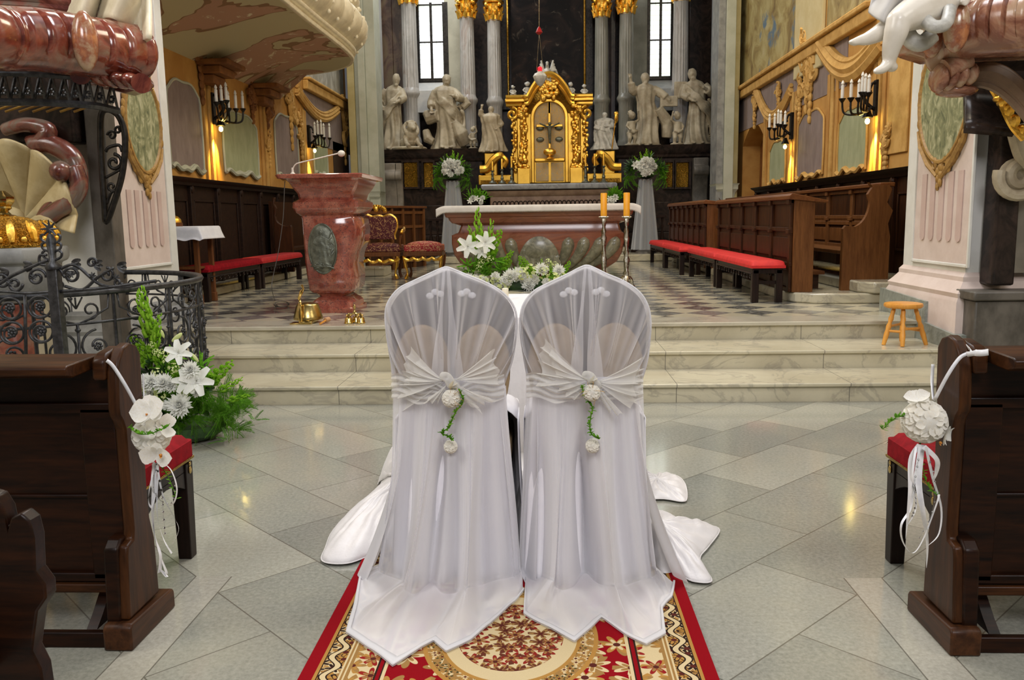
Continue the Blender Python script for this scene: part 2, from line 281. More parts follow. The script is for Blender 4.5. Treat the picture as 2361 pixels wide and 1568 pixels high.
# ------------------------------------------------------------------ mesh helpers
class MB:
    def __init__(s): s.v = []; s.f = []
    def add(s, vs, fs): o = len(s.v); s.v += [Vector(p) for p in vs]; s.f += [tuple(i+o for i in f) for f in fs]; return s
    def mark(s): return len(s.v)
    def xf(s, m, start=0):
        for i in range(start, len(s.v)): s.v[i] = m @ s.v[i]
        return s
    def box(s, x0, x1, y0, y1, z0, z1):
        return s.add([(x, y, z) for x in (x0, x1) for y in (y0, y1) for z in (z0, z1)], [(0, 1, 3, 2), (4, 6, 7, 5), (0, 4, 5, 1), (2, 3, 7, 6), (0, 2, 6, 4), (1, 5, 7, 3)])
    def bx(s, c, sz, rz=0):
        k = s.mark(); s.box(-sz[0]/2, sz[0]/2, -sz[1]/2, sz[1]/2, -sz[2]/2, sz[2]/2); return s.xf(Matrix.Translation(c) @ Matrix.Rotation(rz, 4, 'Z'), k)
    def lathe(s, prof, c=(0, 0, 0), seg=24, sx=1, sy=1, fn=None):
        vs = []; n = len(prof)
        for i, (r, z) in enumerate(prof):
            for k in range(seg):
                a = 2*PI*k/seg; rr = r*(fn(a, z, r) if fn else 1); vs.append((c[0]+rr*cos(a)*sx, c[1]+rr*sin(a)*sy, c[2]+z))
        fs = [(i*seg+k, i*seg+(k+1) % seg, (i+1)*seg+(k+1) % seg, (i+1)*seg+k) for i in range(n-1) for k in range(seg)]
        fs += [tuple(reversed(range(seg))), tuple((n-1)*seg+k for k in range(seg))]
        return s.add(vs, fs)
    def tube(s, pts, r, seg=6, closed=False, flat=1.):
        pts = [Vector(p) for p in pts]; n = len(pts); rs = r if hasattr(r, '__len__') else [r]*n; vs = []; up = None
        for i, p in enumerate(pts):
            a = pts[(i-1) % n] if (closed or i) else p; b = pts[(i+1) % n] if (closed or i < n-1) else p
            t = (b-a); t = t.normalized() if t.length > 1e-9 else Vector((0, 0, 1))
            if up is None: up = Vector((0, 0, 1)) if abs(t.z) < .9 else Vector((1, 0, 0))
            sd = t.cross(up); sd = sd.normalized() if sd.length > 1e-6 else Vector((1, 0, 0)); up = sd.cross(t).normalized()
            for k in range(seg): th = 2*PI*k/seg; vs.append(p+sd*cos(th)*rs[i]+up*sin(th)*rs[i]*flat)
        m = n if closed else n-1
        fs = [(i*seg+k, i*seg+(k+1) % seg, ((i+1) % n)*seg+(k+1) % seg, ((i+1) % n)*seg+k) for i in range(m) for k in range(seg)]
        if not closed: fs += [tuple(reversed(range(seg))), tuple((n-1)*seg+k for k in range(seg))]
        return s.add(vs, fs)
    def prism(s, poly, axis, a, b):
        def P(u, w, t): return (t, u, w) if axis == 'x' else (u, t, w) if axis == 'y' else (u, w, t)
        n = len(poly); vs = [P(u, w, a) for u, w in poly]+[P(u, w, b) for u, w in poly]
        fs = [tuple(range(n)), tuple(reversed(range(n, 2*n)))]+[(i, i+n, (i+1) % n+n, (i+1) % n) for i in range(n)]
        return s.add(vs, fs)
    def grid(s, fn, nu, nv, closed=False):
        vs = [fn(i/(nu if closed else nu-1), j/(nv-1)) for j in range(nv) for i in range(nu)]
        m = nu if closed else nu-1
        return s.add(vs, [(j*nu+i, j*nu+(i+1) % nu, (j+1)*nu+(i+1) % nu, (j+1)*nu+i) for j in range(nv-1) for i in range(m)])
    def ball(s, c, r, seg=12, rings=8, rot=None):
        r = r if hasattr(r, '__len__') else (r, r, r); k = s.mark()
        pr = [(max(1e-4, sin(PI*i/rings)), -cos(PI*i/rings)) for i in range(rings+1)]
        s.lathe(pr, seg=seg); m = Matrix.Translation(c) @ (rot.to_4x4() if rot else Matrix()) @ Matrix.Diagonal((*r, 1)); return s.xf(m, k)
    def sweep(s, prof, path, closed=False):
        """profile (out, z) swept along a plan path of (x, y); out is to the right of travel"""
        n = len(path); vs = []; m = len(prof)
        for i, (x, y) in enumerate(path):
            a = path[(i-1) % n] if (closed or i) else path[i]; b = path[(i+1) % n] if (closed or i < n-1) else path[i]
            d1 = Vector((x-a[0], y-a[1])); d2 = Vector((b[0]-x, b[1]-y))
            if d1.length < 1e-9: d1 = d2
            if d2.length < 1e-9: d2 = d1
            d1.normalize(); d2.normalize(); n1 = Vector((d1.y, -d1.x)); n2 = Vector((d2.y, -d2.x)); nn = (n1+n2); nn.normalize(); k = 1/max(.4, nn.dot(n1))
            for o, z in prof: vs.append((x+nn.x*o*k, y+nn.y*o*k, z))
        fs = [(i*m+j, i*m+j+1, ((i+1) % n)*m+j+1, ((i+1) % n)*m+j) for i in range(n if closed else n-1) for j in range(m-1)]
        return s.add(vs, fs)
    def join(s, o, m=None):
        return s.add([(m @ p) if m else p for p in o.v], o.f)

def setp(o, label=None, cat=None, group=None, kind=None):
    for k, v in (('label', label), ('category', cat), ('group', group), ('kind', kind)):
        if v: o[k] = v
    return o
def obj(name, mb, mat, parent=None, angle=35, bevel=0, sub=0, solid=0, remesh=0, label=None, recalc=True, recenter=True):
    me = bpy.data.meshes.new(name); vs = mb.v; off = Vector((0, 0, 0))
    if parent is None and recenter and vs:
        xs = [p.x for p in vs]; ys = [p.y for p in vs]; off = Vector(((min(xs)+max(xs))/2, (min(ys)+max(ys))/2, min(p.z for p in vs)))
    me.from_pydata([p-off for p in vs], [], mb.f)
    if recalc:
        bm = bmesh.new(); bm.from_mesh(me); bmesh.ops.recalc_face_normals(bm, faces=bm.faces); bm.to_mesh(me); bm.free()
    me.polygons.foreach_set('use_smooth', [True]*len(me.polygons))
    if angle < 180: me.set_sharp_from_angle(angle=rad(angle))
    me.materials.append(MT[mat] if isinstance(mat, str) else mat)
    o = bpy.data.objects.new(name, me); COL.objects.link(o); o.location = off
    if parent is not None:
        o.parent = parent; r = parent
        m = Matrix()
        while r is not None: m = r.matrix_basis @ m if r.parent is None else r.matrix_parent_inverse @ r.matrix_basis @ m; r = r.parent
        # all builders write world coordinates at build time
        o.matrix_parent_inverse = m.inverted()
    if bevel: b = o.modifiers.new('bevel', 'BEVEL'); b.width = bevel; b.segments = 2; b.limit_method = 'ANGLE'; b.angle_limit = rad(40)
    if remesh: b = o.modifiers.new('remesh', 'REMESH'); b.mode = 'VOXEL'; b.voxel_size = remesh; b.use_smooth_shade = True; b = o.modifiers.new('smooth', 'SMOOTH'); b.iterations = 2
    if sub: b = o.modifiers.new('sub', 'SUBSURF'); b.levels = sub; b.render_levels = sub
    if solid: b = o.modifiers.new('solid', 'SOLIDIFY'); b.thickness = solid; b.offset = 0
    if label: o['label'] = label
    return o
def thing(name, label, cat, loc=(0, 0, 0), group=None, kind=None):
    o = bpy.data.objects.new(name, None); COL.objects.link(o); o.location = loc; o.empty_display_size = .1
    return setp(o, label, cat, group, kind)
def struct(name, mb, mat, parent=None, **k):
    o = obj(name, mb, mat, parent, recenter=False, **k)
    if parent is None: o['kind'] = 'structure'
    return o
def dup(root, loc=None, rz=0., label=None, group=None, scale=None):
    r = root.copy(); COL.objects.link(r)
    if loc is not None: r.location = loc
    if rz or scale: r.rotation_euler = (0, 0, rz)
    if scale: r.scale = (scale,)*3 if not hasattr(scale, '__len__') else scale
    if label: r['label'] = label
    if group: r['group'] = group
    def rec(a, b):
        for ch in list(a.children):
            c = ch.copy(); COL.objects.link(c); c.parent = b; rec(ch, c)
    rec(root, r); return r
def clone(o, parent, m):
    """copy of a mesh part placed by a world matrix under another thing"""
    c = o.copy(); COL.objects.link(c); c.parent = parent
    c.matrix_parent_inverse = Matrix(); c.matrix_basis = Matrix.Translation(parent.location).inverted() @ m
    return c
def lerp(a, b, t): return a+(b-a)*t
def spl(pts, n=8, closed=False):
    """Catmull-Rom through points"""
    P = [Vector(p) for p in pts]; out = []; m = len(P)
    for i in range(m if closed else m-1):
        p0 = P[(i-1) % m] if (closed or i) else P[0]; p1 = P[i]; p2 = P[(i+1) % m]; p3 = P[(i+2) % m] if (closed or i < m-2) else P[m-1]
        for k in range(n):
            t = k/n; out.append(.5*((2*p1)+(p2-p0)*t+(2*p0-5*p1+4*p2-p3)*t*t+(3*p1-p0-3*p2+p3)*t**3))
    if not closed: out.append(P[-1])
    return out
def spiral(cx, cz, r0, r1, a0, turns, n=24):
    return [(cx+lerp(r0, r1, i/n)*cos(a0+2*PI*turns*i/n), cz+lerp(r0, r1, i/n)*sin(a0+2*PI*turns*i/n)) for i in range(n+1)]
def rr(x0, x1, y0, y1, r, n=4):
    out = []
    for cx, cy, a in ((x1-r, y1-r, 0), (x0+r, y1-r, PI/2), (x0+r, y0+r, PI), (x1-r, y0+r, 1.5*PI)):
        out += [(cx+r*cos(a+PI/2*k/n), cy+r*sin(a+PI/2*k/n)) for k in range(n+1)]
    return out
XL, XR, YA, ZC = -5.2, 4.6, 22.0, .5
def pbox(mb, px0, px1, py0, py1, Y, dep):
    a = D((px0+px1)/2, py1, Y); b = D((px0+px1)/2, py0, Y); ym = (py0+py1)/2
    return mb.box(D(px0, ym, Y).x, D(px1, ym, Y).x, Y, Y+dep, a.z, b.z)
def xpt(px, py, X): p = W(px, py, X); return (p.y, p.z)

# ---- floors and steps
struct('floor', MB().box(-9, 9, -5, 8.5, -.2, 0), 'floor')
stp = MB()
for (y0, y1, z0, z1, x0, x1) in ((6.96, 7.75, 0, .16, -3.6, 4.3), (7.64, 8.4, .16, .325, -3.75, 4.0)):
    stp.box(x0, x1, y0, y1, z0, z1-.032)
struct('step_riser_blocks', stp, 'step')
trd = MB()
for (y0, y1, z, x0, x1) in ((6.93, 7.75, .16, -3.61, 4.3), (7.61, 8.4, .325, -3.76, 4.0)):
    trd.box(x0, x1, y0, y1, z-.032, z)
struct('step_treads', trd, 'step', bevel=.008)
struct('chancel_riser', MB().box(-4.2, 3.95, 8.34, 8.6, .325, .462), 'step')
struct('chancel_floor', MB().box(-6.5, 6, 8.30, 25.5, .462, ZC), 'checker', bevel=.006)
struct('chancel_foundation', MB().box(-6.5, 6, 8.6, 25.4, -.1, .462), 'greystone')
# daises under the stalls, right (two levels) and left
ds = MB().prism([(2.86, 10.35), (2.93, 10.08), (3.12, 9.93), (3.4, 9.88), (4.6, 9.88), (4.6, 19.5), (2.86, 19.5)], 'z', .5, .62)
struct('stall_dais_right', ds, 'step', bevel=.02)
struct('stall_dais_right_upper', MB().box(3.62, 4.6, 9.55, 19.5, .62, .76) if False else MB().prism([(3.62, 10.0), (3.75, 9.82), (4.6, 9.82), (4.6, 19.5), (3.62, 19.5)], 'z', .62, .75), 'step', bevel=.02)
struct('stall_dais_left', MB().box(-5.2, -4.72, 10.2, 21, .5, .62), 'step', bevel=.02)
struct('altar_predella', MB().box(-2.6, 3.2, 19.6, 24.6, .5, .66), 'step', bevel=.02)
# ---- side walls of the chancel
struct('wall_left', MB().box(XL-.4, XL, 8.9, 22.6, .3, 9.5), 'ochre')
nd = [(8.9, .3), (8.9, 9.5), (22.6, 9.5), (22.6, .3)]
# right wall with a niche opening: built as pieces round the opening
n0, n1, zn = xpt(1762, 380, XR)[0], xpt(1712, 380, XR)[0], xpt(1735, 330, XR)[1]
wr = MB().box(XR, XR+.4, 8.2, n0, .3, 9.5).box(XR, XR+.4, n1, 22.6, .3, 9.5)
arch = [(lerp(n0, n1, i/12), zn+.42*sin(PI*i/12)) for i in range(13)]
wr.prism([(n0, 9.5)]+arch+[(n1, 9.5)], 'x', XR, XR+.4)
wr.box(XR, XR+.4, n0, n1, .3, 1.9)
struct('wall_right', wr, 'ochre')
struct('wall_niche_back', MB().box(XR+.4, XR+.6, n0-.3, n1+.3, 1.5, zn+.6), 'ochre_dark')
# ---- nave and chapel walls beside the piers
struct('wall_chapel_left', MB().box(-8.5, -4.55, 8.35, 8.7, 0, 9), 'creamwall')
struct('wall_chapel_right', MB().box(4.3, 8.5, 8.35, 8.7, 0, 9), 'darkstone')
struct('wall_nave_left', MB().box(-8.9, -8.5, -5, 8.7, 0, 9), 'creamwall')
struct('wall_nave_right', MB().box(8.5, 8.9, -5, 8.7, 0, 9), 'creamwall')

# ---- piers with painted cartouches
XPL, XPR = -4.05, 3.74
yl0, yl1 = W(245, 560, XPL).y, W(412, 610, XPL).y
yr0, yr1 = 7.72, 9.05
def pier(name, X, sgn, y0, y1, zb):
    b = MB().box(min(X, X+sgn*.55), max(X, X+sgn*.55), y0, y1, zb, 9)
    p = struct(name, b, 'plaster'); return p
pl = pier('wall_pier_left', XPL, -1, yl0, yl1, 0)
pr = pier('wall_pier_right', XPR, 1, yr0, yr1, 0)
def face_panel(parent, X, s, y0, y1, z0, z1, mat, t=.012, wf=.03):
    """recessed-looking field with a slim moulded frame on a wall face; s points into the church"""
    struct('panel_field', MB().box(X, X+s*t, y0, y1, z0, z1), mat, parent)
    fr = MB(); a, b = sorted((X, X+s*(t+.014)))
    for q in ((y0-wf, y0, z0-wf, z1+wf), (y1, y1+wf, z0-wf, z1+wf), (y0, y1, z0-wf, z0), (y0, y1, z1, z1+wf)): fr.box(a, b, *q)
    struct('panel_frame', fr, 'plaster', parent, bevel=.006)
pz = W(2230, 610, XPR).z
ya, yb = W(2240, 500, XPR).y, W(2113, 500, XPR).y
face_panel(pr, XPR, -1, ya, yb, pz, 6.0, 'pink')
ya2, yb2 = W(275, 500, XPL).y, W(384, 500, XPL).y
face_panel(pl, XPL, 1, ya2, yb2, W(300, 615, XPL).z, 6.0, 'pink')
def flutes(parent, X, s, y0, y1, z0, z1, n):
    m = MB()
    for i in range(n):
        y = lerp(y0, y1, (i+.5)/n); w = (y1-y0)/n*.27
        pts = [(y-w, z1), (y+w, z1)]+[(y+w*cos(a), z0-w*sin(a)) for a in [PI*k/8 for k in range(9)]]
        m.prism(pts, 'x', X+s*.012, X+s*.022)
    struct('flute', m, 'pink_dark', parent)
flutes(pr, XPR, -1, ya+.1, yb-.1, W(2200, 545, XPR).z, W(2200, 395, XPR).z, 5)
flutes(pl, XPL, 1, ya2+.1, yb2-.1, W(330, 560, XPL).z, W(330, 440, XPL).z, 5)
def painted_field(name, c1, c2, c3, sc=7):
    t = NT(name); v = t.coord((1, 1.4, .8)); n = t.noise(v, sc, 6, .6, 1.5); return t.fin(t.ramp(n, (.32, c1), (.5, c2), (.66, c3)), .6)
MT['fresco_green'] = painted_field('olive_painted_scene', (.09, .105, .05), (.24, .245, .12), (.48, .46, .28))
def cartouche(parent, X, s, yc, zc, ry, rz):
    n = 40; el = [(yc+ry*cos(2*PI*i/n)*(1-.10*max(0, -sin(2*PI*i/n))**2), zc+rz*sin(2*PI*i/n)) for i in range(n)]
    struct('cartouche_painting', MB().prism(el, 'x', X+s*.014, X+s*.030), 'fresco_green', parent)
    g = MB()
    g.tube([(X+s*.03, y, z) for y, z in el], .022, 6, True)
    rnd = random.Random(3)
    for i in range(n):
        a = 2*PI*i/n
        if rnd.random() < .75: sz = rnd.uniform(.018, .045)*(1.7 if sin(a) < -.8 or sin(a) > .85 else 1); g.ball((X+s*.028, yc+(ry+sz*.6)*cos(a), zc+(rz+sz*.6)*sin(a)), (.016, sz, sz*1.3), 7, 5)
    for k in range(6): g.ball((X+s*.03, yc+(k % 2-.5)*.05, zc-rz-.05-.035*k), (.018, .07-.009*k, .045), 7, 5)
    for sg in (-1, 1):
        sp = spiral(yc+sg*.11, zc-rz-.02, .06, .012, PI/2, sg*1.1, 16); g.tube([(X+s*.03, y, z) for y, z in sp], .014, 5)
        g.tube([(X+s*.03, yc+sg*(ry+.01), zc-rz*.45), (X+s*.03, yc+sg*(ry*.85), zc-rz*.72), (X+s*.03, yc+sg*ry*.5, zc-rz*1.0), (X+s*.03, yc+sg*.05, zc-rz*1.22)], [.015, .03, .035, .02], 6)
    struct('cartouche_frame', g, mk('dull_gold_ochre', (.42, .24, .06), (.30, .16, .04), .5, scale=20, bump=.3), parent)
o0 = W(2185, 100, XPR); o1 = W(2185, 372, XPR)
cartouche(pr, XPR, -1, (W(2128, 250, XPR).y+W(2243, 250, XPR).y)/2, (o0.z+o1.z)/2+.05, (W(2128, 250, XPR).y-W(2243, 250, XPR).y)/2, (o0.z-o1.z)/2+.05)
o0 = W(325, 175, XPL); o1 = W(325, 398, XPL)
cartouche(pl, XPL, 1, (W(283, 300, XPL).y+W(363, 300, XPL).y)/2, (o0.z+o1.z)/2, (W(363, 300, XPL).y-W(283, 300, XPL).y)/2, (o0.z-o1.z)/2)
# pier bases
def pier_base(nm, X, sgn, y0, y1, z):
    prof = [(.0, z+.14), (.03, z+.10), (.03, z+.06), (.075, z), (.11, z-.04), (.10, z-.08), (.12, z-.12), (.12, z-.85)]
    x2 = X-sgn*0; path = [(X+sgn*.5, y1), (X, y1), (X, y0), (X+sgn*.5, y0)]
    if sgn < 0: path = path[::-1]
    m = MB().sweep([(o, zz) for o, zz in prof], path)
    if False: pass
    return m
mb_ = pier_base('b', XPR, 1, yr0, yr1, .86)
struct('trim_pier_base_right', mb_, 'pink', pr)
struct('trim_pier_base_left', pier_base('b', XPL, -1, yl0, yl1, .60), 'greystone', pl)
sk = MB().prism([(9.25, .5), (9.25, .73), (8.30, .70), (8.30, .5), (8.20, .30), (7.9, .30), (7.9, .48), (7.55, .48), (7.55, 0), (9.25, 0)], 'x', XPR-.16, XPR+.1)
sk2 = MB().prism([(9.25, 0), (9.25, .74), (8.15, .70), (8.15, .50), (7.52, .46), (7.52, 0)], 'x', XPR-.15, XPR+.3)
struct('baseboard_right_pier', sk2, 'greenstone', pr)

# ---- painted decoration of the chancel side walls
def wavy_panel(parent, X, s, px0, px1, py0, py1, mat, inset=.0):
    """panel with a shaped top and a scalloped bottom edge, painted field with a carved lip"""
    c0, c1 = W(px0, (py0+py1)/2, X), W(px1, (py0+py1)/2, X); ym = (c0.y+c1.y)/2; pm = (px0+px1)/2
    z1, z0 = W(pm, py0, X).z, W(pm, py1, X).z; y0, y1 = sorted((c0.y, c1.y)); w = y1-y0; pts = []
    n = 26
    for i in range(n+1):
        t = i/n; pts.append((lerp(y0, y1, t), z0+.045*sin(t*5*PI)*cos(t*PI*1.3)-.02*cos(t*2*PI)))
    pts += [(y1+.02, lerp(z0, z1, .35)), (y1, lerp(z0, z1, .8))]
    for i in range(n+1):
        t = 1-i/n; pts.append((lerp(y0+.03, y1-.03, t), z1-.16+.20*sin(PI*t)**1.5+.05*sin(3*PI*t)))
    pts += [(y0, lerp(z0, z1, .8)), (y0-.02, lerp(z0, z1, .35))]
    struct('painted_panel', MB().prism(pts, 'x', X, X+s*.02), mat, parent)
    m = MB().tube([(X+s*.02, y, z) for y, z in pts], .022, 5, True)
    m.tube([(X+s*.035, lerp(y0, y1, i/n), z0-.02+.05*sin(i/n*5*PI)*cos(i/n*PI*1.3)) for i in range(n+1)], .035, 6)
    struct('panel_moulding', m, 'stonegreen' if s > 0 else 'ochre_light', parent)
wl, wrr = bpy.data.objects['wall_left'], bpy.data.objects['wall_right']
for a in ((385, 460, 190, 385, 'purple'), (513, 590, 262, 398, 'green'), (633, 684, 268, 405, 'purple'), (722, 752, 315, 400, 'green')): wavy_panel(wl, XL, 1, *a)
for a in ((1777, 1813, 325, 418, 'green'), (1843, 1901, 256, 402, 'purple'), (1937, 2001, 248, 390, 'green')): wavy_panel(wrr, XR, -1, *a)
def pilaster_strip(parent, X, s, px, w, z0, z1, n=3):
    y = W(px, 350, X).y
    for k in range(n):
        yy = y+(k-(n-1)/2)*w/n
        struct('painted_pilaster', MB().box(min(X, X+s*(.03+.01*(k % 2))), max(X, X+s*(.03+.01*(k % 2))), yy-w/n*.3, yy+w/n*.3, z0, z1), 'ochre_light' if k % 2 else 'ochre', parent, bevel=.008)
for px, w in ((487, .55), (612, .6), (700, .5), (372, .4)): pilaster_strip(wl, XL, 1, px, w, 2.12, 3.9)
for px, w in ((1828, .45), (1918, .6), (2024, .5), (1765, .3)): pilaster_strip(wrr, XR, -1, px, w, 2.05, 3.75)
def swag(parent, X, s, pxa, pya, pxb, pyb, sag, mat, wid=.12, key=True):
    a, b = W(pxa, pya, X), W(pxb, pyb, X); m = MB(); n = 22; pts = []
    for i in range(n+1):
        t = i/n; pts.append((X+s*.05, lerp(a.y, b.y, t), lerp(a.z, b.z, t)-sag*sin(PI*t)))
    m.tube(pts, wid*.30, 6); m.tube([(x, y, z+wid*.75) for x, y, z in pts], wid*.22, 6); m.tube([(x-s*.02, y, z+wid*.38) for x, y, z in pts], wid*.4, 6)
    struct('painted_swag_moulding', m, mat, parent)
    if key:
        d = MB()
        for i in range(1, n, 2): x, y, z = pts[i]; d.ball((X+s*.07, y, z+wid*.38), (.03, .045, .055), 6, 4)
        struct('swag_block', d, 'darkstone' if s > 0 else 'ochre_dark', parent)
def ornament(parent, X, s, px, py, sz, mat, seed):
    c = W(px, py, X); r = random.Random(seed); m = MB()
    for k in range(7):
        a = r.uniform(0, 2*PI); d_ = sz*r.uniform(.1, .6); sp = spiral(c.y+d_*cos(a), c.z+1.5*d_*sin(a), sz*.34, sz*.05, a, r.choice((-1, 1))*1.2, 14)
        m.tube([(X+s*(.04+.03*r.random()), y, z) for y, z in sp], [sz*.10]*8+[sz*.07]*7, 5)
    m.ball((X+s*.04, c.y, c.z), (.06, sz*.28, sz*.5), 8, 6)
    for k in range(5): m.ball((X+s*.04, c.y, c.z-sz*(.5+.28*k)), (.04, sz*(.22-.03*k), sz*.17), 7, 5)
    struct('painted_ornament', m, mat, parent)
# left wall: broken cornice and ornaments under the gallery, right wall cornices
swag(wl, XL, 1, 372, 62, 500, 150, -.35, 'ochre_dark', .22)
swag(wl, XL, 1, 520, 172, 640, 205, -.22, 'ochre_dark', .20)
for px, py, sz, sd in ((455, 125, .42, 1), (610, 235, .40, 2), (575, 215, .3, 5), (500, 175, .3, 6)): ornament(wl, XL, 1, px, py, sz, 'ochre_dark', sd)
for px, py, sz, sd in ((665, 245, .5, 3), (690, 300, .35, 7), (790, 285, .6, 4), (614, 330, .25, 8)): ornament(wl, XL, 1, px, py, sz, 'ochre_light', sd)
swag(wl, XL, 1, 680, 215, 775, 258, .35, 'ochre_light', .20)
mo = MB(); a, b = W(697, 190, XL), W(812, 262, XL); mo.box(XL, XL+.12, a.y, b.y, a.z-.14, a.z+.06).box(XL, XL+.18, a.y, b.y, a.z+.06, a.z+.12)
struct('trim_cornice_left', mo, 'ochre_light', wl, bevel=.02)
MT['fresco_blue'] = painted_field('blue_grey_fresco', (.30, .29, .24), (.42, .42, .38), (.60, .60, .55), 2.5)
struct('fresco_left', MB().box(XL, XL+.02, a.y, 22.3, a.z+.14, 7.5), 'fresco_blue', wl)
struct('painted_band', MB().box(XL, XL+.012, W(700, 240, XL).y, W(805, 300, XL).y, 3.25, a.z-.15), 'purple', wl)
door_ = MB().box(XL-.05, XL+.012, W(768, 370, XL).y, W(803, 370, XL).y, W(785, 430, XL).z, W(785, 332, XL).z)
struct('door_1', door_, mk('dark_doorway_wood', (.06, .03, .015), (.04, .02, .01), .7))
# right wall: upper moulding, frescoes, broken pediment
mz = W(1845, 130, XR).z; mo = MB().box(XR-.12, XR, 12.4, 22.2, mz-.16, mz+.02).box(XR-.18, XR, 12.4, 22.2, mz+.02, mz+.10)
struct('trim_cornice_right', mo, 'ochre_light', wrr, bevel=.02)
MT['fresco_olive'] = painted_field('olive_brown_fresco', (.20, .14, .055), (.36, .28, .11), (.50, .43, .22), 2.0)
def fresco_scene():
    t = NT('painted_landscape'); v = t.coord(); n = t.noise(v, 1.7, 7, .62, 1.0); m = t.noise(v, .9, 4, .6, .5)
    c = t.ramp(n, (.3, (.16, .10, .035)), (.45, (.33, .25, .09)), (.58, (.45, .38, .17)), (.75, (.52, .47, .28)))
    return t.fin(t.mix(t.smooth(m, .56, .64), c, (.12, .19, .26)), .7)
MT['fresco_scene'] = fresco_scene()
yA, yB, yC, yD = W(1838, 100, XR).y, W(1706, 150, XR).y, W(1905, 40, XR).y, 12.0
struct('fresco_right_far', MB().box(XR-.02, XR, yA, yB, mz+.12, 8.5), 'fresco_scene', wrr)
struct('wall_strip_right', MB().box(XR-.07, XR, yC, yA-.05, mz-.4, 8.5), mk('pale_yellow_pilaster', (.66, .57, .33), (.60, .50, .26), .7, scale=3), wrr, bevel=.02)
struct('fresco_right_near', MB().box(XR-.02, XR, yD, yC-.1, mz+.12, 8.5), 'fresco_olive', wrr)
struct('painted_band', MB().box(XR-.012, XR, 13.5, 21.5, 3.45, mz-.16), 'purple', wrr)
swag(wrr, XR, -1, 1748, 210, 1830, 215, .55, 'ochre_light', .20, False)
swag(wrr, XR, -1, 1900, 115, 2045, 105, .42, 'ochre_light', .30)
for px, py, sz, sd in ((1868, 130, .55, 11), (1875, 175, .45, 12), (1850, 210, .3, 13), (1745, 240, .3, 14), (2050, 330, .25, 15), (1800, 215, .25, 19)): ornament(wrr, XR, -1, px, py, sz, 'ochre_light', sd)
fm = MB().box(XR-.03, XR, W(2096, 300, XR).y, W(2050, 300, XR).y, 2.3, 3.55)
struct('painted_panel', fm, 'ochre_light', wrr, bevel=.01)
# stall-back panelling with cornice on both walls (structure of the room)
def panelling(name, X, s, y0, y1, z0, z1, mat, matc):
    st = struct(name, MB().box(min(X, X+s*.05), max(X, X+s*.05), y0, y1, z0, z1), mat)
    n = int((y1-y0)/.95); m = MB(); r = MB()
    for i in range(n+1):
        y = lerp(y0, y1, i/n); m.box(min(X, X+s*.10), max(X, X+s*.10), y-.05, y+.05, z0, z1)
        r.ball((X+s*.10, y, z1-.1), (.03, .05, .06), 8, 6)
        if i < n:
            yy0, yy1 = y+.12, lerp(y0, y1, (i+1)/n)-.12
            for q in ((yy0, yy0+.025, z0+.3, z1-.25), (yy1-.025, yy1, z0+.3, z1-.25), (yy0, yy1, z1-.275, z1-.25), (yy0, yy1, z0+.3, z0+.325)): m.box(min(X+s*.05, X+s*.075), max(X+s*.05, X+s*.075), *q)
    struct('panel_stile', m, mat, st, bevel=.006); struct('carved_knob', r, mat, st)
    c = MB(); pr_ = [(0, z1-.06), (.12, z1-.05), (.14, z1-.01), (.20, z1+.02), (.22, z1+.05), (0, z1+.05)]
    c.prism([(X+s*o, z) for o, z in pr_], 'y', y0, y1); struct('panel_cornice', c, matc, st)
    return st
panelling('wall_panelling_left', XL, 1, 9.2, 21.2, .5, 2.12, 'wood_black', 'wood_black')
panelling('wall_panelling_right', XR, -1, 9.3, 18.6, .75, 2.04, 'wood_dark_v', 'wood_black')

# ---- gallery (curved oratory balcony) over the left stalls
rim = [(-3.4, 9.3), (-3.4, 11), (-3.4, 12.5), (-3.38, 13.8), (-3.38, 14.8), (-3.45, 15.5), (-3.68, 16.1), (-4.1, 16.55), (-4.6, 16.85), (-5.2, 17.0)]
rim = [tuple(p)[:2] for p in spl([(x, y, 0) for x, y in rim], 8)]
rl = [0]
for a, b in zip(rim, rim[1:]): rl.append(rl[-1]+math.dist(a, b))
gal = thing('gallery', 'cream curved balcony with painted underside over the left stalls', 'balcony', (-4.3, 13, 3.9)); gal['kind'] = 'structure'; del gal['category']; gal['label'] = 'cream curved balcony with painted underside over the left stalls'
gw = []
NR = len(rim)
def under(u, v):
    i = u*(NR-1); i0 = min(int(i), NR-2); f = i-i0; x = lerp(rim[i0][0], rim[i0+1][0], f); y = lerp(rim[i0][1], rim[i0+1][1], f)
    wy = min(y, lerp(9.3, 17.0, u)); xx = lerp(-5.2, x, v); yy = lerp(lerp(wy, y, .3), y, v)
    return (xx, yy, 3.92+.44*sin(v*PI/2)**.8*min(1, (x+5.2)/.6+.02)+.0)
def undermat():
    t = NT('painted_gallery_underside'); v = t.coord(); n = t.noise(v, .75, 3, .5, .8); q = t.noise(v, 2.6, 8, .7, 1.2)
    c = t.mix(t.smooth(n, .50, .515), (.50, .44, .26), (.44, .25, .16))
    ed = t.ma('LESS_THAN', t.ma('ABSOLUTE', t.ma('SUBTRACT', n, .507)), .012); c = t.mix(ed, c, (.24, .13, .06))
    wh = t.ma('MULTIPLY', t.smooth(q, .57, .62), t.smooth(n, .52, .54)); c = t.mix(wh, c, (.70, .64, .46)); return t.fin(c, .7)
struct('gallery_underside', MB().grid(under, 60, 14), undermat(), gal)
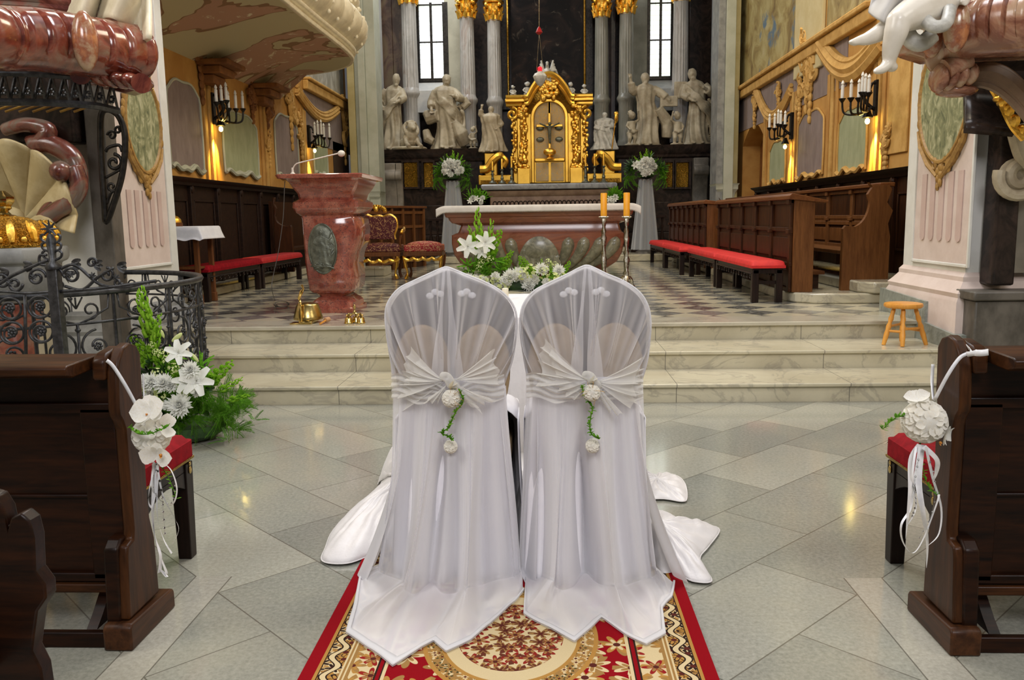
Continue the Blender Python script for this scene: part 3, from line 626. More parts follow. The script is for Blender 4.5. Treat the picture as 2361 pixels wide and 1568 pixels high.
def parapet(u, v):
    i = u*(NR-1); i0 = min(int(i), NR-2); f = i-i0; a, b = rim[i0], rim[i0+1]; x, y = lerp(a[0], b[0], f), lerp(a[1], b[1], f); L = lerp(rl[i0], rl[i0+1], f)
    d = Vector((b[0]-a[0], b[1]-a[1])).normalized(); nx, ny = d.y, -d.x
    pf = [(0, 0), (.05, -.01), (.07, .03), (.03, .06), (.03, .09), (.09, .11), (.11, .15), (.07, .18), (.16, .24), (.24, .34), (.28, .46), (.27, .58), (.20, .70), (.12, .78), (.13, .84), (.19, .90), (.2, .97), (.1, 1.0), (-.1, 1.0)]
    j = v*(len(pf)-1); j0 = min(int(j), len(pf)-2); g = j-j0; o = lerp(pf[j0][0], pf[j0+1][0], g); z = lerp(pf[j0][1], pf[j0+1][1], g)
    if .2 < z < .8: o += .06*abs(sin(PI*L/.62))**.6*sin(PI*(z-.2)/.6)
    return (x+nx*o, y+ny*o, 4.36+z)
struct('gallery_parapet', MB().grid(parapet, 230, 45), 'stucco', gal)
m = MB()
for k in range(2, 12):
    L = .62*k+.0
    i0 = max(i for i in range(NR) if rl[i] <= L); a, b = rim[i0], rim[min(i0+1, NR-1)]; d = Vector((b[0]-a[0], b[1]-a[1])); d = d.normalized() if d.length else Vector((0, 1)); nx, ny = d.y, -d.x
    for z, o, r in ((4.62, .2, .06), (4.76, .27, .05), (4.92, .30, .06), (5.06, .25, .07), (5.2, .2, .05)): m.ball((a[0]+nx*o, a[1]+ny*o, z), (r*.5, r*.5, r*.6), 8, 6)
struct('gallery_leaf_ornament', m, 'stucco', gal)
bk = MB()
for pa in ((470, 110), (590, 178)):
    c = W(*pa, XL); bk.box(XL, XL+.35, c.y-.30, c.y+.30, 3.76, 3.88).box(XL, XL+.50, c.y-.38, c.y+.38, 3.88, 3.96).box(XL, XL+.22, c.y-.24, c.y+.24, 3.62, 3.76)
struct('gallery_bracket', bk, 'ochre_dark', gal, bevel=.02)
# ================================================================== apse architecture
YB, YC, YP = 24.9, 24.0, 23.0          # back wall, columns, plinth front
def pb(name, mat, px0, px1, py0, py1, Y, dep, parent=None, bevel=0, **k):
    return struct(name, pbox(MB(), px0, px1, py0, py1, Y, dep), mat, parent, bevel=bevel, **k)
apw = pb('wall_apse', 'darkmarble', 860, 1700, -150, 600, YB, .3)
# pilaster bundles at the mouth of the apse
for nm, segs, Y in (('left', ((806, 822, 'stoneochre', .06), (822, 832, 'stonegreen', .0), (832, 848, 'stonegreen', .12), (848, 872, 'stonegreen', .04)), 21.7), ('right', ((1652, 1668, 'greystone', .05), (1668, 1690, 'stonegreen', .12), (1690, 1703, 'stoneochre', .0)), 20.2)):
    c = None
    for k, (p0, p1, mt, pr_) in enumerate(segs):
        a, b = D(p0, 300, Y).x, D(p1, 300, Y).x
        q = MB().box(a, b, Y-pr_, Y+.7, .5, 9)
        if c is None: c = struct('wall_pilaster_'+nm, q, mt, bevel=.01)
        else: struct('pilaster_shaft', q, mt, c, bevel=.01)
    a, b = D(segs[0][0]-3, 300, Y).x, D(segs[-1][1]+3, 300, Y).x
    q = MB().sweep([(0, 2.25), (.03, 2.2), (.03, 2.12), (.08, 2.05), (.10, 1.98), (.10, .5)], [(a, Y+.6), (a, Y-.12), (b, Y-.12), (b, Y+.6)][::-1])
    struct('pilaster_base', q, 'stonegreen', c)
# angled walls with painted curtains
def curtain_wall(nm, p0, p1, Ya, Yb_, mat):
    a, b = D(p0, 330, Ya), D(p1, 330, Yb_); m = MB().prism([(a.x, Ya), (b.x, Yb_), (b.x+(a.x-b.x)*.0, Yb_+.25), (a.x, Ya+.25)], 'z', .5, 9)
    w = struct('wall_apse_'+nm, m, mat)
    def cur(u, v):
        x = lerp(a.x, b.x, .05+.85*u); y = lerp(Ya, Yb_, .05+.85*u)-.05-.05*abs(sin(u*9+v*2)); return (x, y, lerp(4.6-.8*u, .9, v))
    struct('painted_curtain', MB().grid(cur, 30, 8), 'curtain', w)
    def top(u, v):
        x = lerp(a.x, b.x, .02+.75*u); y = lerp(Ya, Yb_, .02+.75*u)-.10-.06*abs(sin(u*7+v*3)); return (x, y, 4.85-.9*u-v*(.9-.5*u)*(.8+.3*sin(u*8)))
    struct('painted_curtain_swag', MB().grid(top, 30, 8), mk('pale_swag', (.50, .50, .46), (.38, .39, .38), .7, scale=9), w)
MT['curtain'] = mk('blue_grey_painted_curtain', (.17, .17, .18), (.28, .28, .28), .7, scale=5, stretch=(3, 3, .6))
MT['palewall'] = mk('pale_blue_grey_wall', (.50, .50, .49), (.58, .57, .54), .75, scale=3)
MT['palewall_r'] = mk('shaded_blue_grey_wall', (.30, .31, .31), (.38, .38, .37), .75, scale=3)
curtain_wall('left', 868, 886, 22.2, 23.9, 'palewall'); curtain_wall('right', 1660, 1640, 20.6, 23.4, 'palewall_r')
for p0, p1, mt in ((880, 905, 'brownpil'), (905, 935, 'brownpil'), (1408, 1420, 'darkmarble'), (1590, 1645, 'darkmarble')):
    if mt == 'brownpil' and mt not in MT: MT[mt] = mk('brown_marble_pilaster', (.075, .045, .035), (.14, .085, .06), .3, scale=2.5, dist=1.5, c3=(.17, .12, .07), stretch=(1, 1, .5))
    pb('wall_apse_pilaster', mt, p0, p1, -140, 345, YB-.5, .5, apw, bevel=.02)
pb('wall_apse_field', mk('beige_grey_apse_wall', (.42, .39, .29), (.52, .49, .37), .7, scale=2), 1026, 1066, -140, 345, YB-.35, .35, apw)
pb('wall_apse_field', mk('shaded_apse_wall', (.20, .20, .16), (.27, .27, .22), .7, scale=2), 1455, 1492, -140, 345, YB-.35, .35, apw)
# windows with leaded glass
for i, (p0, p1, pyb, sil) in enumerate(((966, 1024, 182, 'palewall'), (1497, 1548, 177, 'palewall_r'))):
    ym = YB-.30; w = pb('window_%d' % (i+1), 'window', p0, p1, -140, pyb, ym, .02)
    fr = MB(); x0, x1 = D(p0, 90, ym).x, D(p1, 90, ym).x; zb = D((p0+p1)/2, pyb, ym).z; zt = 7.5
    xm = (x0+x1)/2
    for a, b in ((x0-.06, x0+.02), (xm-.035, xm+.035), (x1-.03, x1+.12)): fr.box(a, b, ym-.07, ym-.005, zb-.05, zt)
    for py in (98 if i == 0 else 93, 12 if i == 0 else 8): z = D((p0+p1)/2, py, ym).z; fr.box(x0, x1, ym-.06, ym-.005, z-.018, z+.018)
    fr.box(x0-.06, x1+.12, ym-.12, ym-.005, zb-.09, zb)
    struct('window_frame', fr, 'black_iron', w)
    sl = MB().prism([(ym-.02, zb-.08), (YC-.1, zb-.42), (YC-.1, zb-1.0), (ym, zb-1.0)], 'x', x0-.1, x1+.15); struct('window_sill', sl, sil, w)
# dark altar painting, gilded beaded frame lines
def painting():
    t = NT('dark_altar_painting'); v = t.coord(); n = t.noise(v, 1.1, 6, .6, 1.6); m = t.noise(v, 3.2, 5, .6, 1.0)
    c = t.ramp(n, (.45, (.006, .005, .005)), (.60, (.018, .012, .010)), (.74, (.09, .045, .025))); c = t.mix(t.ma('MULTIPLY', t.smooth(m, .60, .72), .35), c, (.20, .16, .12))
    t.b.inputs['Specular IOR Level'].default_value = .08
    return t.fin(c, .4)
pnt = pb('altar_painting', painting(), 1178, 1350, -140, 262, YB-.22, .12)
pnt['kind'] = ''
del pnt['kind']; setp(pnt, 'huge dark altar painting behind the golden tabernacle', 'painting')
fr = MB()
for px in (1171, 1348):
    fr = MB(); a, b = D(px+4 if px < 1200 else px-2, 245, YB-.3), D(px, -30, YB-.3); x = D(px, 120, YB-.3).x
    for k in range(120): z = lerp(a.z, b.z, k/119); fr.ball((x, YB-.3, z), (.035, .03, .030), 6, 4)
    obj('beaded_frame', fr, 'gold', pnt)
fr = MB(); x0, x1 = D(1166, 120, YB-.25).x, D(1178, 120, YB-.25).x
fr.box(x0-.12, x1-.05, YB-.28, YB, D(1170, 255, YB).z, 8); obj('frame', fr, 'black_iron', pnt); fr = MB(); x0, x1 = D(1351, 120, YB-.25).x, D(1366, 120, YB-.25).x; fr.box(x0, x1, YB-.28, YB, D(1360, 255, YB).z, 8)
obj('frame', fr, 'black_iron', pnt)

# ---- columns
def column(px, pyring, pybase, pycap0, pycap1, w, mat, dark=False):
    Yc = YC; c = D(px, pybase, Yc); zb = D(px, pybase, Yc).z; zr = D(px, pyring, Yc).z; zt = D(px, pycap1, Yc).z; r = w*Yc/F_PX/2
    c0 = struct('wall_column', MB().lathe([(r*1.15, zb-.1), (r*1.15, zb), (r*1.08, zb+.06), (r, zb+.12), (r, zr-.06), (r*1.12, zr), (r*1.22, zr+.05), (r*1.22, zr+.10), (r*1.05, zr+.16), (r*.99, zr+.2)]+[(r*lerp(.98, .88, i/6), lerp(zr+.22, zt, i/6)) for i in range(7)]+[(r*.96, zt+.03)], (c.x, Yc, 0), 96, fn=lambda a, z, rr: 1-.075*abs(sin(a*9)) if (zb+.15 < z < zr-.05 or zr+.21 < z < zt-.02) else 1), mat)
    g = MB(); zc = zt; h = (pycap1-pycap0)*Yc/F_PX
    g.lathe([(r*.9, zc), (r*.92, zc+h*.3), (r*1.0, zc+h*.7), (r*1.15, zc+h*.85)], (c.x, Yc, 0), 20)
    for row, (z0, rr_, n) in enumerate(((.02, .96, 8), (.30, 1.02, 8))):
        for k in range(n):
            a = 2*PI*(k+.5*row)/n; q = [(c.x+r*(rr_+e)*cos(a), Yc+r*(rr_+e)*sin(a), zc+h*(z0+f)) for e, f in ((0, 0), (.06, .2), (.2, .38), (.42, .40), (.38, .30))]
            g.tube(q, [r*.2, r*.26, r*.22, r*.12, r*.05], 6)
    for k in range(4):
        a = PI/4+k*PI/2; cx, cy = c.x+r*1.25*cos(a), Yc+r*1.25*sin(a)
        g.ball((cx, cy, zc+h*.78), (r*.34, r*.34, h*.16), 8, 6)
    g.lathe([(r*1.1, zc+h*.86), (r*1.45, zc+h*.9), (r*1.5, zc+h), (r*1.4, zc+h*1.02)], (c.x, Yc, 0), 4*6)
    struct('capital', g, 'gold', c0)
    return c0
column(951, 222, 325, -30, 12, 37, 'greymarble')
column(1082, 238, 330, 2, 44, 35, 'greymarble')
column(1143, 242, 335, 8, 50, 32, 'greymarble')
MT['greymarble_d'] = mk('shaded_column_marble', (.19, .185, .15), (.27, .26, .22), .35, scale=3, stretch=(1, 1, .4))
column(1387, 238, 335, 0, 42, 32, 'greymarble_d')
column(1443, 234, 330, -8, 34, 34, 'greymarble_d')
column(1566, 215, 320, -40, 5, 36, 'greymarble')
# ---- dark plinth with gilded reliefs and scroll consoles
def zp(px, py, Y=YP): return D(px, py, Y).z
ztop = zp(1000, 345)
xa, xb, xc, xd = D(878, 350, YP).x, D(1112, 350, YP).x, D(1425, 350, YP).x, D(1642, 350, YP).x
for nm, x0, x1, sg in (('left', xa, xb, 1), ('right', xc, xd, -1)):
    q = MB().box(x0, x1, YP, YB, .5, ztop-.10)
    p_ = struct('wall_plinth_'+nm, q, 'darkmarble', bevel=.02)
    cn = MB().sweep([(0, ztop-.34), (.05, ztop-.30), (.06, ztop-.24), (.16, ztop-.14), (.20, ztop-.06), (.22, ztop), (0, ztop), (-1.2, ztop)], [(x1, YB), (x1, YP), (x0, YP), (x0, YB)][::1] if False else [(x0, YB), (x0, YP), (x1, YP), (x1, YB)])
    struct('plinth_cornice', cn, 'darkmarble', p_)
    struct('plinth_foot', MB().box(x0-.05, x1+.05, YP-.12, YP, .5, 1.1).box(x0-.03, x1+.03, YP-.07, YP, 1.1, 1.9), 'darkmarble', p_, bevel=.02)
    for (p0, p1) in (((932, 964), (978, 1000)) if sg > 0 else ((1557, 1587), (1533, 1550))):
        b = pbox(MB(), p0, p1, 375, 432, YP-.10, .10); struct('gilded_relief_panel', b, 'gold_relief', p_, bevel=.01)
        fr = MB(); x_0, x_1, z_0, z_1 = D(p0, 400, YP).x, D(p1, 400, YP).x, zp(p0, 432), zp(p0, 375)
        for a_, b_, c_, d_ in ((x_0-.05, x_0, z_0-.05, z_1+.05), (x_1, x_1+.05, z_0-.05, z_1+.05), (x_0, x_1, z_1, z_1+.05), (x_0, x_1, z_0-.05, z_0)): fr.box(a_, b_, YP-.13, YP, c_, d_)
        struct('relief_frame', fr, 'darkmarble', p_)
    for pc in ((903, 922) if sg > 0 else (1612,)):
        cx = D(pc, 400, YP).x; w = .20 if pc != 922 else .1
        prof = [(YP-.0, ztop-.35), (YP-.30, ztop-.35)]+[(YP-.30+.13*sin(PI*i/8)*-1, ztop-.55-.13*cos(PI*i/8)*-1-.13) for i in range(9)]+[(YP-.22, ztop-.9), (YP-.15, ztop-1.3), (YP-.2, ztop-1.55), (YP, ztop-1.6)]
        struct('scroll_console', MB().prism(prof, 'x', cx-w, cx+w), 'darkstone' if sg < 0 else 'greystone_warm', p_, bevel=.03) if not (sg > 0 and 'greystone_warm' not in MT and MT.update(greystone_warm=mk('warm_grey_stone', (.20, .17, .13), (.28, .24, .19), .5, scale=4))) else None
# small balustrade rails each side of the altar
for x0, x1, pyr in ((D(985, 500, 20.8).x, D(1046, 500, 20.8).x, 505), (D(1455, 500, 20.8).x, D(1535, 500, 20.8).x, 505)):
    Yr = 20.8; zt = D(1000, 503, Yr).z; bl = thing('communion_rail', 'dark wooden balustrade rail %s' % ('left of the stone altar' if x0 < 0 else 'right of the candlesticks, before the plinth'), 'railing', ((x0+x1)/2, Yr, .5))
    obj('handrail', MB().box(x0, x1, Yr-.07, Yr+.07, zt-.07, zt), 'wood_black', bl, bevel=.01); obj('base_rail', MB().box(x0, x1, Yr-.06, Yr+.06, .66, .74), 'wood_black', bl)
    n = int((x1-x0)/.16)
    for k in range(n):
        x = lerp(x0, x1, (k+.5)/n); h = zt-.07-.74
        obj('baluster', MB().lathe([(.03, 0), (.035, .05*h), (.02, .12*h), (.05, .32*h), (.045, .42*h), (.018, .62*h), (.03, .75*h), (.018, .8*h), (.035, h)], (x, Yr, .74), 10), 'wood_black', bl)

# ================================================================== statues
def robed(H, seed, lean=0., arms=(), head=(0, 0), cloak=1, beard=True, width=.20, folds=9, kneel=0., hair=True):
    """one continuous carved figure of height H standing on z=0, facing -y"""
    r = random.Random(seed); m = MB(); ph = [r.uniform(0, 6) for _ in range(5)]
    zs = [0, .02, .12, .25, .38, .48, .55, .60, .68, .76, .81, .835]
    rx = [.185, .19, .165, .150, .145, .135, .125, .12, .135, .145, .11, .05]
    ry = [.145, .15, .13, .115, .105, .10, .09, .085, .092, .09, .06, .045]
    def prof(z, arr):
        for i in range(len(zs)-1):
            if z <= zs[i+1]: return lerp(arr[i], arr[i+1], (z-zs[i])/(zs[i+1]-zs[i]))
        return arr[-1]
    def cx(z): return lean*(z-.3)*.5+.022*sin(z*7+ph[0])
    def cy(z): return .02*sin(z*6+ph[1])
    def body(u, v):
        z = v*.835; a = 2*PI*u; amp = .20*(1-v)**.7+.05; tw = a*folds+ph[2]+2.5*sin(z*4+ph[3])
        f = 1+amp*(sin(tw)*.6+.5*sin(a*(folds-3)+ph[4]+z*9)); k = width/.20
        return ((cx(z)+prof(z, rx)*cos(a)*f*k)*H, (cy(z)+prof(z, ry)*sin(a)*f*k)*H, z*H)
    k0 = m.mark(); m.grid(body, 56, 36, True); n0 = len(m.v)
    m.f.append(tuple(range(k0, k0+56))); m.f.append(tuple(range(n0-56, n0)))
    hx, hy, hz = cx(.84)+head[0]*.03, -.015+head[1]*.02, .905
    P = lambda x, y, z: (x*H, y*H, z*H)
    m.tube([P(cx(.8), 0, .79), P(hx, hy+.01, .87)], [.046*H, .040*H], 10)
    m.ball(P(hx, hy, hz), (.058*H, .066*H, .078*H), 14, 10)
    m.ball(P(hx+head[0]*.012, hy-.055, hz-.005), (.011*H, .018*H, .02*H), 6, 5)           # nose
    m.ball(P(hx, hy-.043, hz-.034), (.026*H, .018*H, .02*H), 8, 6)                      # chin
    for s in (-1, 1): m.ball(P(hx+s*.02, hy-.048, hz+.015), (.012*H, .008*H, .006*H), 6, 4)   # brows
    if beard:
        for _ in range(10): m.ball(P(hx+r.uniform(-.025, .025), hy-.045+r.uniform(-.01, .01), hz-.05+r.uniform(-.03, .015)), .016*H, 6, 5)
    if hair:
        for _ in range(26):
            a = r.uniform(0, PI); b = r.uniform(-.2, 1.2); m.ball(P(hx+.048*cos(a)*cos(b), hy+.012+.05*sin(a)*cos(b), hz+.012+.055*sin(b)), .018*H, 6, 5)
    for (sx, ex, ey, ez, wx, wy, wz) in arms:
        s0 = P(cx(.76)+sx*.115, 0, .765); e = P(ex, ey, ez); w_ = P(wx, wy, wz)
        m.tube([s0, lerp(Vector(s0), Vector(e), .5), e], [.055*H, .056*H, .05*H], 10); m.ball(e, .05*H, 10, 7)
        q = lerp(Vector(e), Vector(w_), .55); m.tube([e, q, lerp(Vector(e), Vector(w_), .6)], [.05*H, .055*H, .045*H], 10); m.tube([q, w_], [.027*H, .02*H], 8)
        d = (Vector(w_)-Vector(e)).normalized(); m.ball(w_, .026*H, 8, 6)
        for f in range(4): o = Vector((.010*(f-1.5), .004*f, 0))*H; m.tube([Vector(w_)+o, Vector(w_)+o*1.6+d*.035*H, Vector(w_)+o*1.8+d*(.055-.006*abs(f-1.5))*H+Vector((0, -.01*H, 0))], [.009*H, .008*H, .006*H], 5)
        m.tube([Vector(w_), Vector(w_)+Vector((-sx*.03, -.01, .015))*H], [.01*H, .006*H], 5)
        for t_ in (.3, .7): p = lerp(Vector(s0), Vector(e), t_); m.ball(p+Vector((0, 0, -.03*H)), (.04*H, .045*H, .05*H), 8, 6)
    if cloak:   # a heavy diagonal drape and hanging cloak tail
        sgn = cloak
        for j in range(5):
            off = j*.022; pts = [P(cx(.7)-sgn*.14, -.03, .76-off), P(-sgn*.05, -.115, .66-off*1.2), P(sgn*.06, -.12, .56-off*1.5), P(sgn*.15, -.05, .50-off*2), P(sgn*.18, .02, .40-off*3)]
            m.tube(spl(pts, 5), [(.018+.008*sin(i*1.1+j))*H for i in range(21)], 7)
        for j in range(4):
            pts = [P(sgn*(.15+.012*j), .02-.03*j, .6-.03*j), P(sgn*(.20+.01*j), .03-.03*j, .42), P(sgn*(.185+.012*j), -.03*j, .22), P(sgn*(.20+.014*sin(j*3)), -.02*j, .06+.03*j)]
            m.tube(spl(pts, 5), [(.02+.008*sin(i*.9+j*2))*H for i in range(16)], 7)
    for s in (-1, 1): m.ball(P(s*.055+cx(0), -.155, .015), (.03*H, .06*H, .02*H), 8, 6)
    m.lathe([(.20*H, -.015*H), (.215*H, 0), (.20*H, .02*H), (.15*H, .03*H)], seg=20, sy=.8)
    return m
def statue(name, label, px, pyb, pyt, Y, mat, seed, extra=None, scale_x=1, cat='statue', **k):
    b = D(px, pyb, Y); H = (pyb-pyt)*Y/F_PX*.985; m = robed(H, seed, **k)
    if extra: extra(m, H)
    m.xf(Matrix.Translation((b.x, Y, (ztop if Y > 23 else b.z)+.015*H)) @ Matrix.Diagonal((scale_x, 1, 1, 1)))
    o = obj(name, m, mat, remesh=H*.0085); return setp(o, label, cat)
ys = YP+.42
def ex_book(m, H):
    k = m.mark(); m.box(-.06*H, .06*H, -.015*H, .015*H, -.08*H, .08*H); m.xf(Matrix.Translation((.13*H, -.15*H, .62*H)) @ Matrix.Rotation(.5, 4, 'Y') @ Matrix.Rotation(-.3, 4, 'X'), k)
statue('saint_statue', 'bearded stone saint standing at far left of the apse, leaning under the first column', 908, 338, 164, ys, 'statue', 21, lean=.12, arms=((1, .20, -.06, .66, .10, -.16, .60), (-1, -.21, -.02, .66, -.13, -.1, .54)), head=(1, 0), cloak=-1, scale_x=.85)
def ex_wing(m, H):
    m.tube([(-.30*H, .03*H, .50*H), (-.24*H, .0, .42*H), (-.12*H, -.06*H, .44*H)], [.05*H, .10*H, .07*H], 10)
    m.tube([(.22*H, -.02*H, .66*H), (.27*H, .0, .60*H), (.20*H, -.02*H, .54*H)], [.05*H, .06*H, .05*H], 9)
    m.tube([(.10*H, -.12*H, .36*H), (.18*H, -.10*H, .20*H), (.24*H, -.05*H, .06*H)], [.04*H, .10*H, .09*H], 10)
    m.tube([(-.30*H, 0, .26*H), (-.27*H, -.03*H, .14*H), (-.2*H, -.03*H, .1*H)], [.05*H, .07*H, .05*H], 8)
statue('saint_statue', 'large robed stone saint looking right, below the left apse window', 1034, 344, 174, ys, 'statue', 22, ex_wing, lean=-.05, arms=((-1, -.22, -.02, .62, -.20, -.12, .50), (1, .19, -.06, .66, .10, -.14, .68)), head=(1, 0), cloak=1, width=.22)
def ex_r(m, H):
    m.box(.18*H, .42*H, -.06*H, .0, .52*H, .66*H); m.tube([(.16*H, -.05*H, .5*H), (.30*H, .0, .30*H), (.28*H, .0, .1*H)], [.06*H, .1*H, .07*H], 9)
statue('saint_statue', 'shaded stone saint raising a hand and holding an open book, below right apse window', 1490, 332, 168, ys, 'statue_shade' if MT.update(statue_shade=MT['statue']) else 'statue', 23, ex_r, lean=.0, arms=((-1, -.20, -.02, .74, -.23, -.05, .92), (1, .20, -.04, .70, .30, -.06, .60)), head=(0, 0), cloak=0, width=.19)
def ex_q(m, H):
    m.box(-.30*H, -.14*H, .0, .04*H, .60*H, .82*H)
statue('saint_statue', 'slim stone saint touching the chest, rightmost statue on the plinth', 1606, 325, 154, ys, 'statue', 24, ex_q, lean=-.1, arms=((1, .19, -.02, .66, .05, -.14, .72), (-1, -.19, -.02, .64, -.08, -.14, .56)), head=(-1, 0), cloak=1, width=.17)
# animals and little figures at their feet
def lion():
    m = MB(); m.ball((0, .1, .16), (.20, .34, .16), 12, 8); m.ball((0, -.12, .34), (.17, .15, .19), 12, 8); m.ball((0, -.22, .50), (.12, .12, .13), 12, 8); m.ball((0, -.33, .47), (.06, .07, .055), 8, 6)
    for k in range(24): a = 2*PI*k/24; m.ball((.17*cos(a), -.15+.03*sin(3*a), .47+.17*sin(a)), .05, 6, 5)
    for s in (-1, 1): m.tube([(s*.14, -.1, .28), (s*.15, -.24, .12), (s*.16, -.42, .04)], [.07, .055, .05], 8); m.ball((s*.09, -.2, .62), .035, 6, 5)
    m.tube([(0, .4, .1), (.25, .45, .06), (.45, .2, .05)], [.05, .04, .05], 7); m.lathe([(.42, -.02), (.44, .02), (.4, .05)], seg=16)
    return m
def cherub(seed=0, arm=1):
    m = MB(); m.tube([(0, 0, .30), (0, -.01, .42), (0, 0, .56)], [.10, .095, .10], 12); m.ball((0, -.02, .70), (.085, .09, .095), 12, 8); m.ball((0, -.11, .69), (.02, .02, .02), 6, 4)
    r = random.Random(seed)
    for k in range(18): a = r.uniform(0, PI); b = r.uniform(0, 1.4); m.ball((.085*cos(a)*cos(b), .02+.08*sin(a)*cos(b), .72+.09*sin(b)), .03, 6, 4)
    for s in (-1, 1):
        m.tube([(s*.06, 0, .30), (s*.075, -.05, .16), (s*.07, 0, .02)], [.075, .055, .035], 9); m.ball((s*.07, -.04, .015), (.03, .06, .02), 7, 5)
        e = (s*.15, -.04, .44) if s != arm else (s*.17, -.03, .60); w = (s*.10, -.12, .36) if s != arm else (s*.14, -.08, .80)
        m.tube([(s*.08, 0, .54), e, w], [.042, .036, .022], 8); m.ball(w, .03, 7, 5)
    m.tube([(-.1, -.08, .34), (0, -.10, .30), (.12, -.05, .34), (.15, .05, .2)], [.03, .045, .04, .03], 7); m.lathe([(.17, -.02), (.18, .01), (.15, .03)], seg=14)
    return m
def small(mfn, name, label, px, pyb, pyt, Y, mat, h0, rz=0, sx=1, cat='statue'):
    b = D(px, pyb, Y); H = (pyb-pyt)*Y/F_PX; s = H/h0; m = mfn if isinstance(mfn, MB) else mfn()
    m.xf(Matrix.Translation((b.x, Y, (ztop if Y > 22.9 else b.z)+.02*s)) @ Matrix.Rotation(rz, 4, 'Z') @ Matrix.Diagonal((s*sx, s, s, 1)))
    return setp(obj(name, m, mat, remesh=H*.018), label, cat)
small(lion, 'lion_statue', 'small stone lion crouching between the two left saints', 944, 340, 279, ys-.38, 'statue', .66, .5)
small(cherub(1), 'cherub_statue', 'tiny stone cherub standing at the right foot of the saint below left window', 1091, 338, 290, ys-.4, 'statue', .8, -.3)
small(cherub(2), 'cherub_statue', 'stone cherub reaching up at the left of the saint with raised hand', 1456, 332, 258, ys-.4, 'statue', .8, .4)
small(cherub(4, -1), 'cherub_statue', 'stone cherub with white head between the two right saints', 1561, 325, 255, ys-.4, 'statue', .8, .2)

# ================================================================== golden high altar
YT = 22.0
ha = thing('tabernacle', 'tall golden baroque tabernacle with arched doors on the high altar', 'tabernacle', (D(1262, 425, YT).x, YT, 2.2))
def gx(px): return D(px, 310, YT).x
def gz(py): return D(1262, py, YT).z
x0, x1 = gx(1186), gx(1348)
def gpart(name, mb, mat='gold', **k): return obj(name, mb, mat, ha, **k)
gpart('body', MB().box(gx(1192), gx(1338), YT, YT+.7, gz(422), gz(238)), 'gold_smooth', bevel=.02)
# arched frame
fr = MB(); cx = gx(1267); rw = (gx(1311)-gx(1224))/2; za = gz(272)
arc = [(cx+rw*cos(PI*i/20), za+rw*sin(PI*i/20)) for i in range(21)]
inn = [(cx+rw*.80*cos(PI*i/20), za+rw*.80*sin(PI*i/20)) for i in range(21)]
fr.prism([(cx+rw, gz(422))]+arc+[(cx-rw, gz(422)), (cx-rw*.80, gz(422))]+inn[::-1]+[(cx+rw*.80, gz(422))], 'y', YT-.10, YT+.02)
fr.box(cx-rw*.8, cx+rw*.8, YT-.09, YT, gz(373), gz(365))
gpart('arched_frame', fr, 'gold_smooth', bevel=.02)
for s in (-1, 1):
    xs = sorted((cx, cx+s*rw*.80))
    pn = MB().prism([(xs[0], gz(366)), (xs[1], gz(366))]+([p for p in inn if p[0] >= cx-1e-6] if s > 0 else [p for p in inn if p[0] <= cx+1e-6]), 'y', YT-.05, YT-.01)
    dp = gpart('upper_door', pn, 'gold_panel')
    obj('door_stile', MB().box(cx-.025 if s > 0 else cx-.03, cx+.03 if s > 0 else cx+.025, YT-.07, YT-.04, gz(366), za+rw*.78), 'gold_smooth', dp)
    pn = MB().box(xs[0]+.03, xs[1]-.03, YT-.06, YT-.01, gz(418), gz(375)); dl = gpart('lower_door', pn, 'gold_panel', bevel=.01)
# crucifix on the door
cm = MB().box(cx-.03, cx+.03, YT-.13, YT-.07, gz(345), gz(262)).box(cx-.33, cx+.33, YT-.13, YT-.07, gz(294), gz(288)); gpart('door_cross', cm, 'gold_smooth', bevel=.01)
cm = MB(); fz = gz(290)
cm.tube([(cx, YT-.16, fz-.02), (cx, YT-.17, fz-.2), (cx+.01, YT-.16, fz-.45)], [.05, .045, .025], 8); cm.ball((cx+.01, YT-.18, fz+.03), .04, 8, 6)
for s in (-1, 1): cm.tube([(cx+s*.04, YT-.16, fz-.04), (cx+s*.14, YT-.16, fz), (cx+s*.25, YT-.16, fz+.05)], [.02, .018, .014], 6)
gpart('corpus', cm, 'bronze')
for s in (-1, 1):
    for pyq in (296, 322): gpart('oval_boss', MB().ball((cx+s*rw*.5, YT-.07, gz(pyq)), (.10, .04, .06), 12, 8), 'bronze')
cm = MB().lathe([(.13, 0), (.10, .03), (.03, .07), (.025, .16), (.06, .2), (.02, .24)], (cx, YT-.22, gz(368)), 12); cm.ball((cx, YT-.2, gz(352)), (.16, .08, .10), 10, 7)
gpart('chalice_ornament', cm, 'gold')
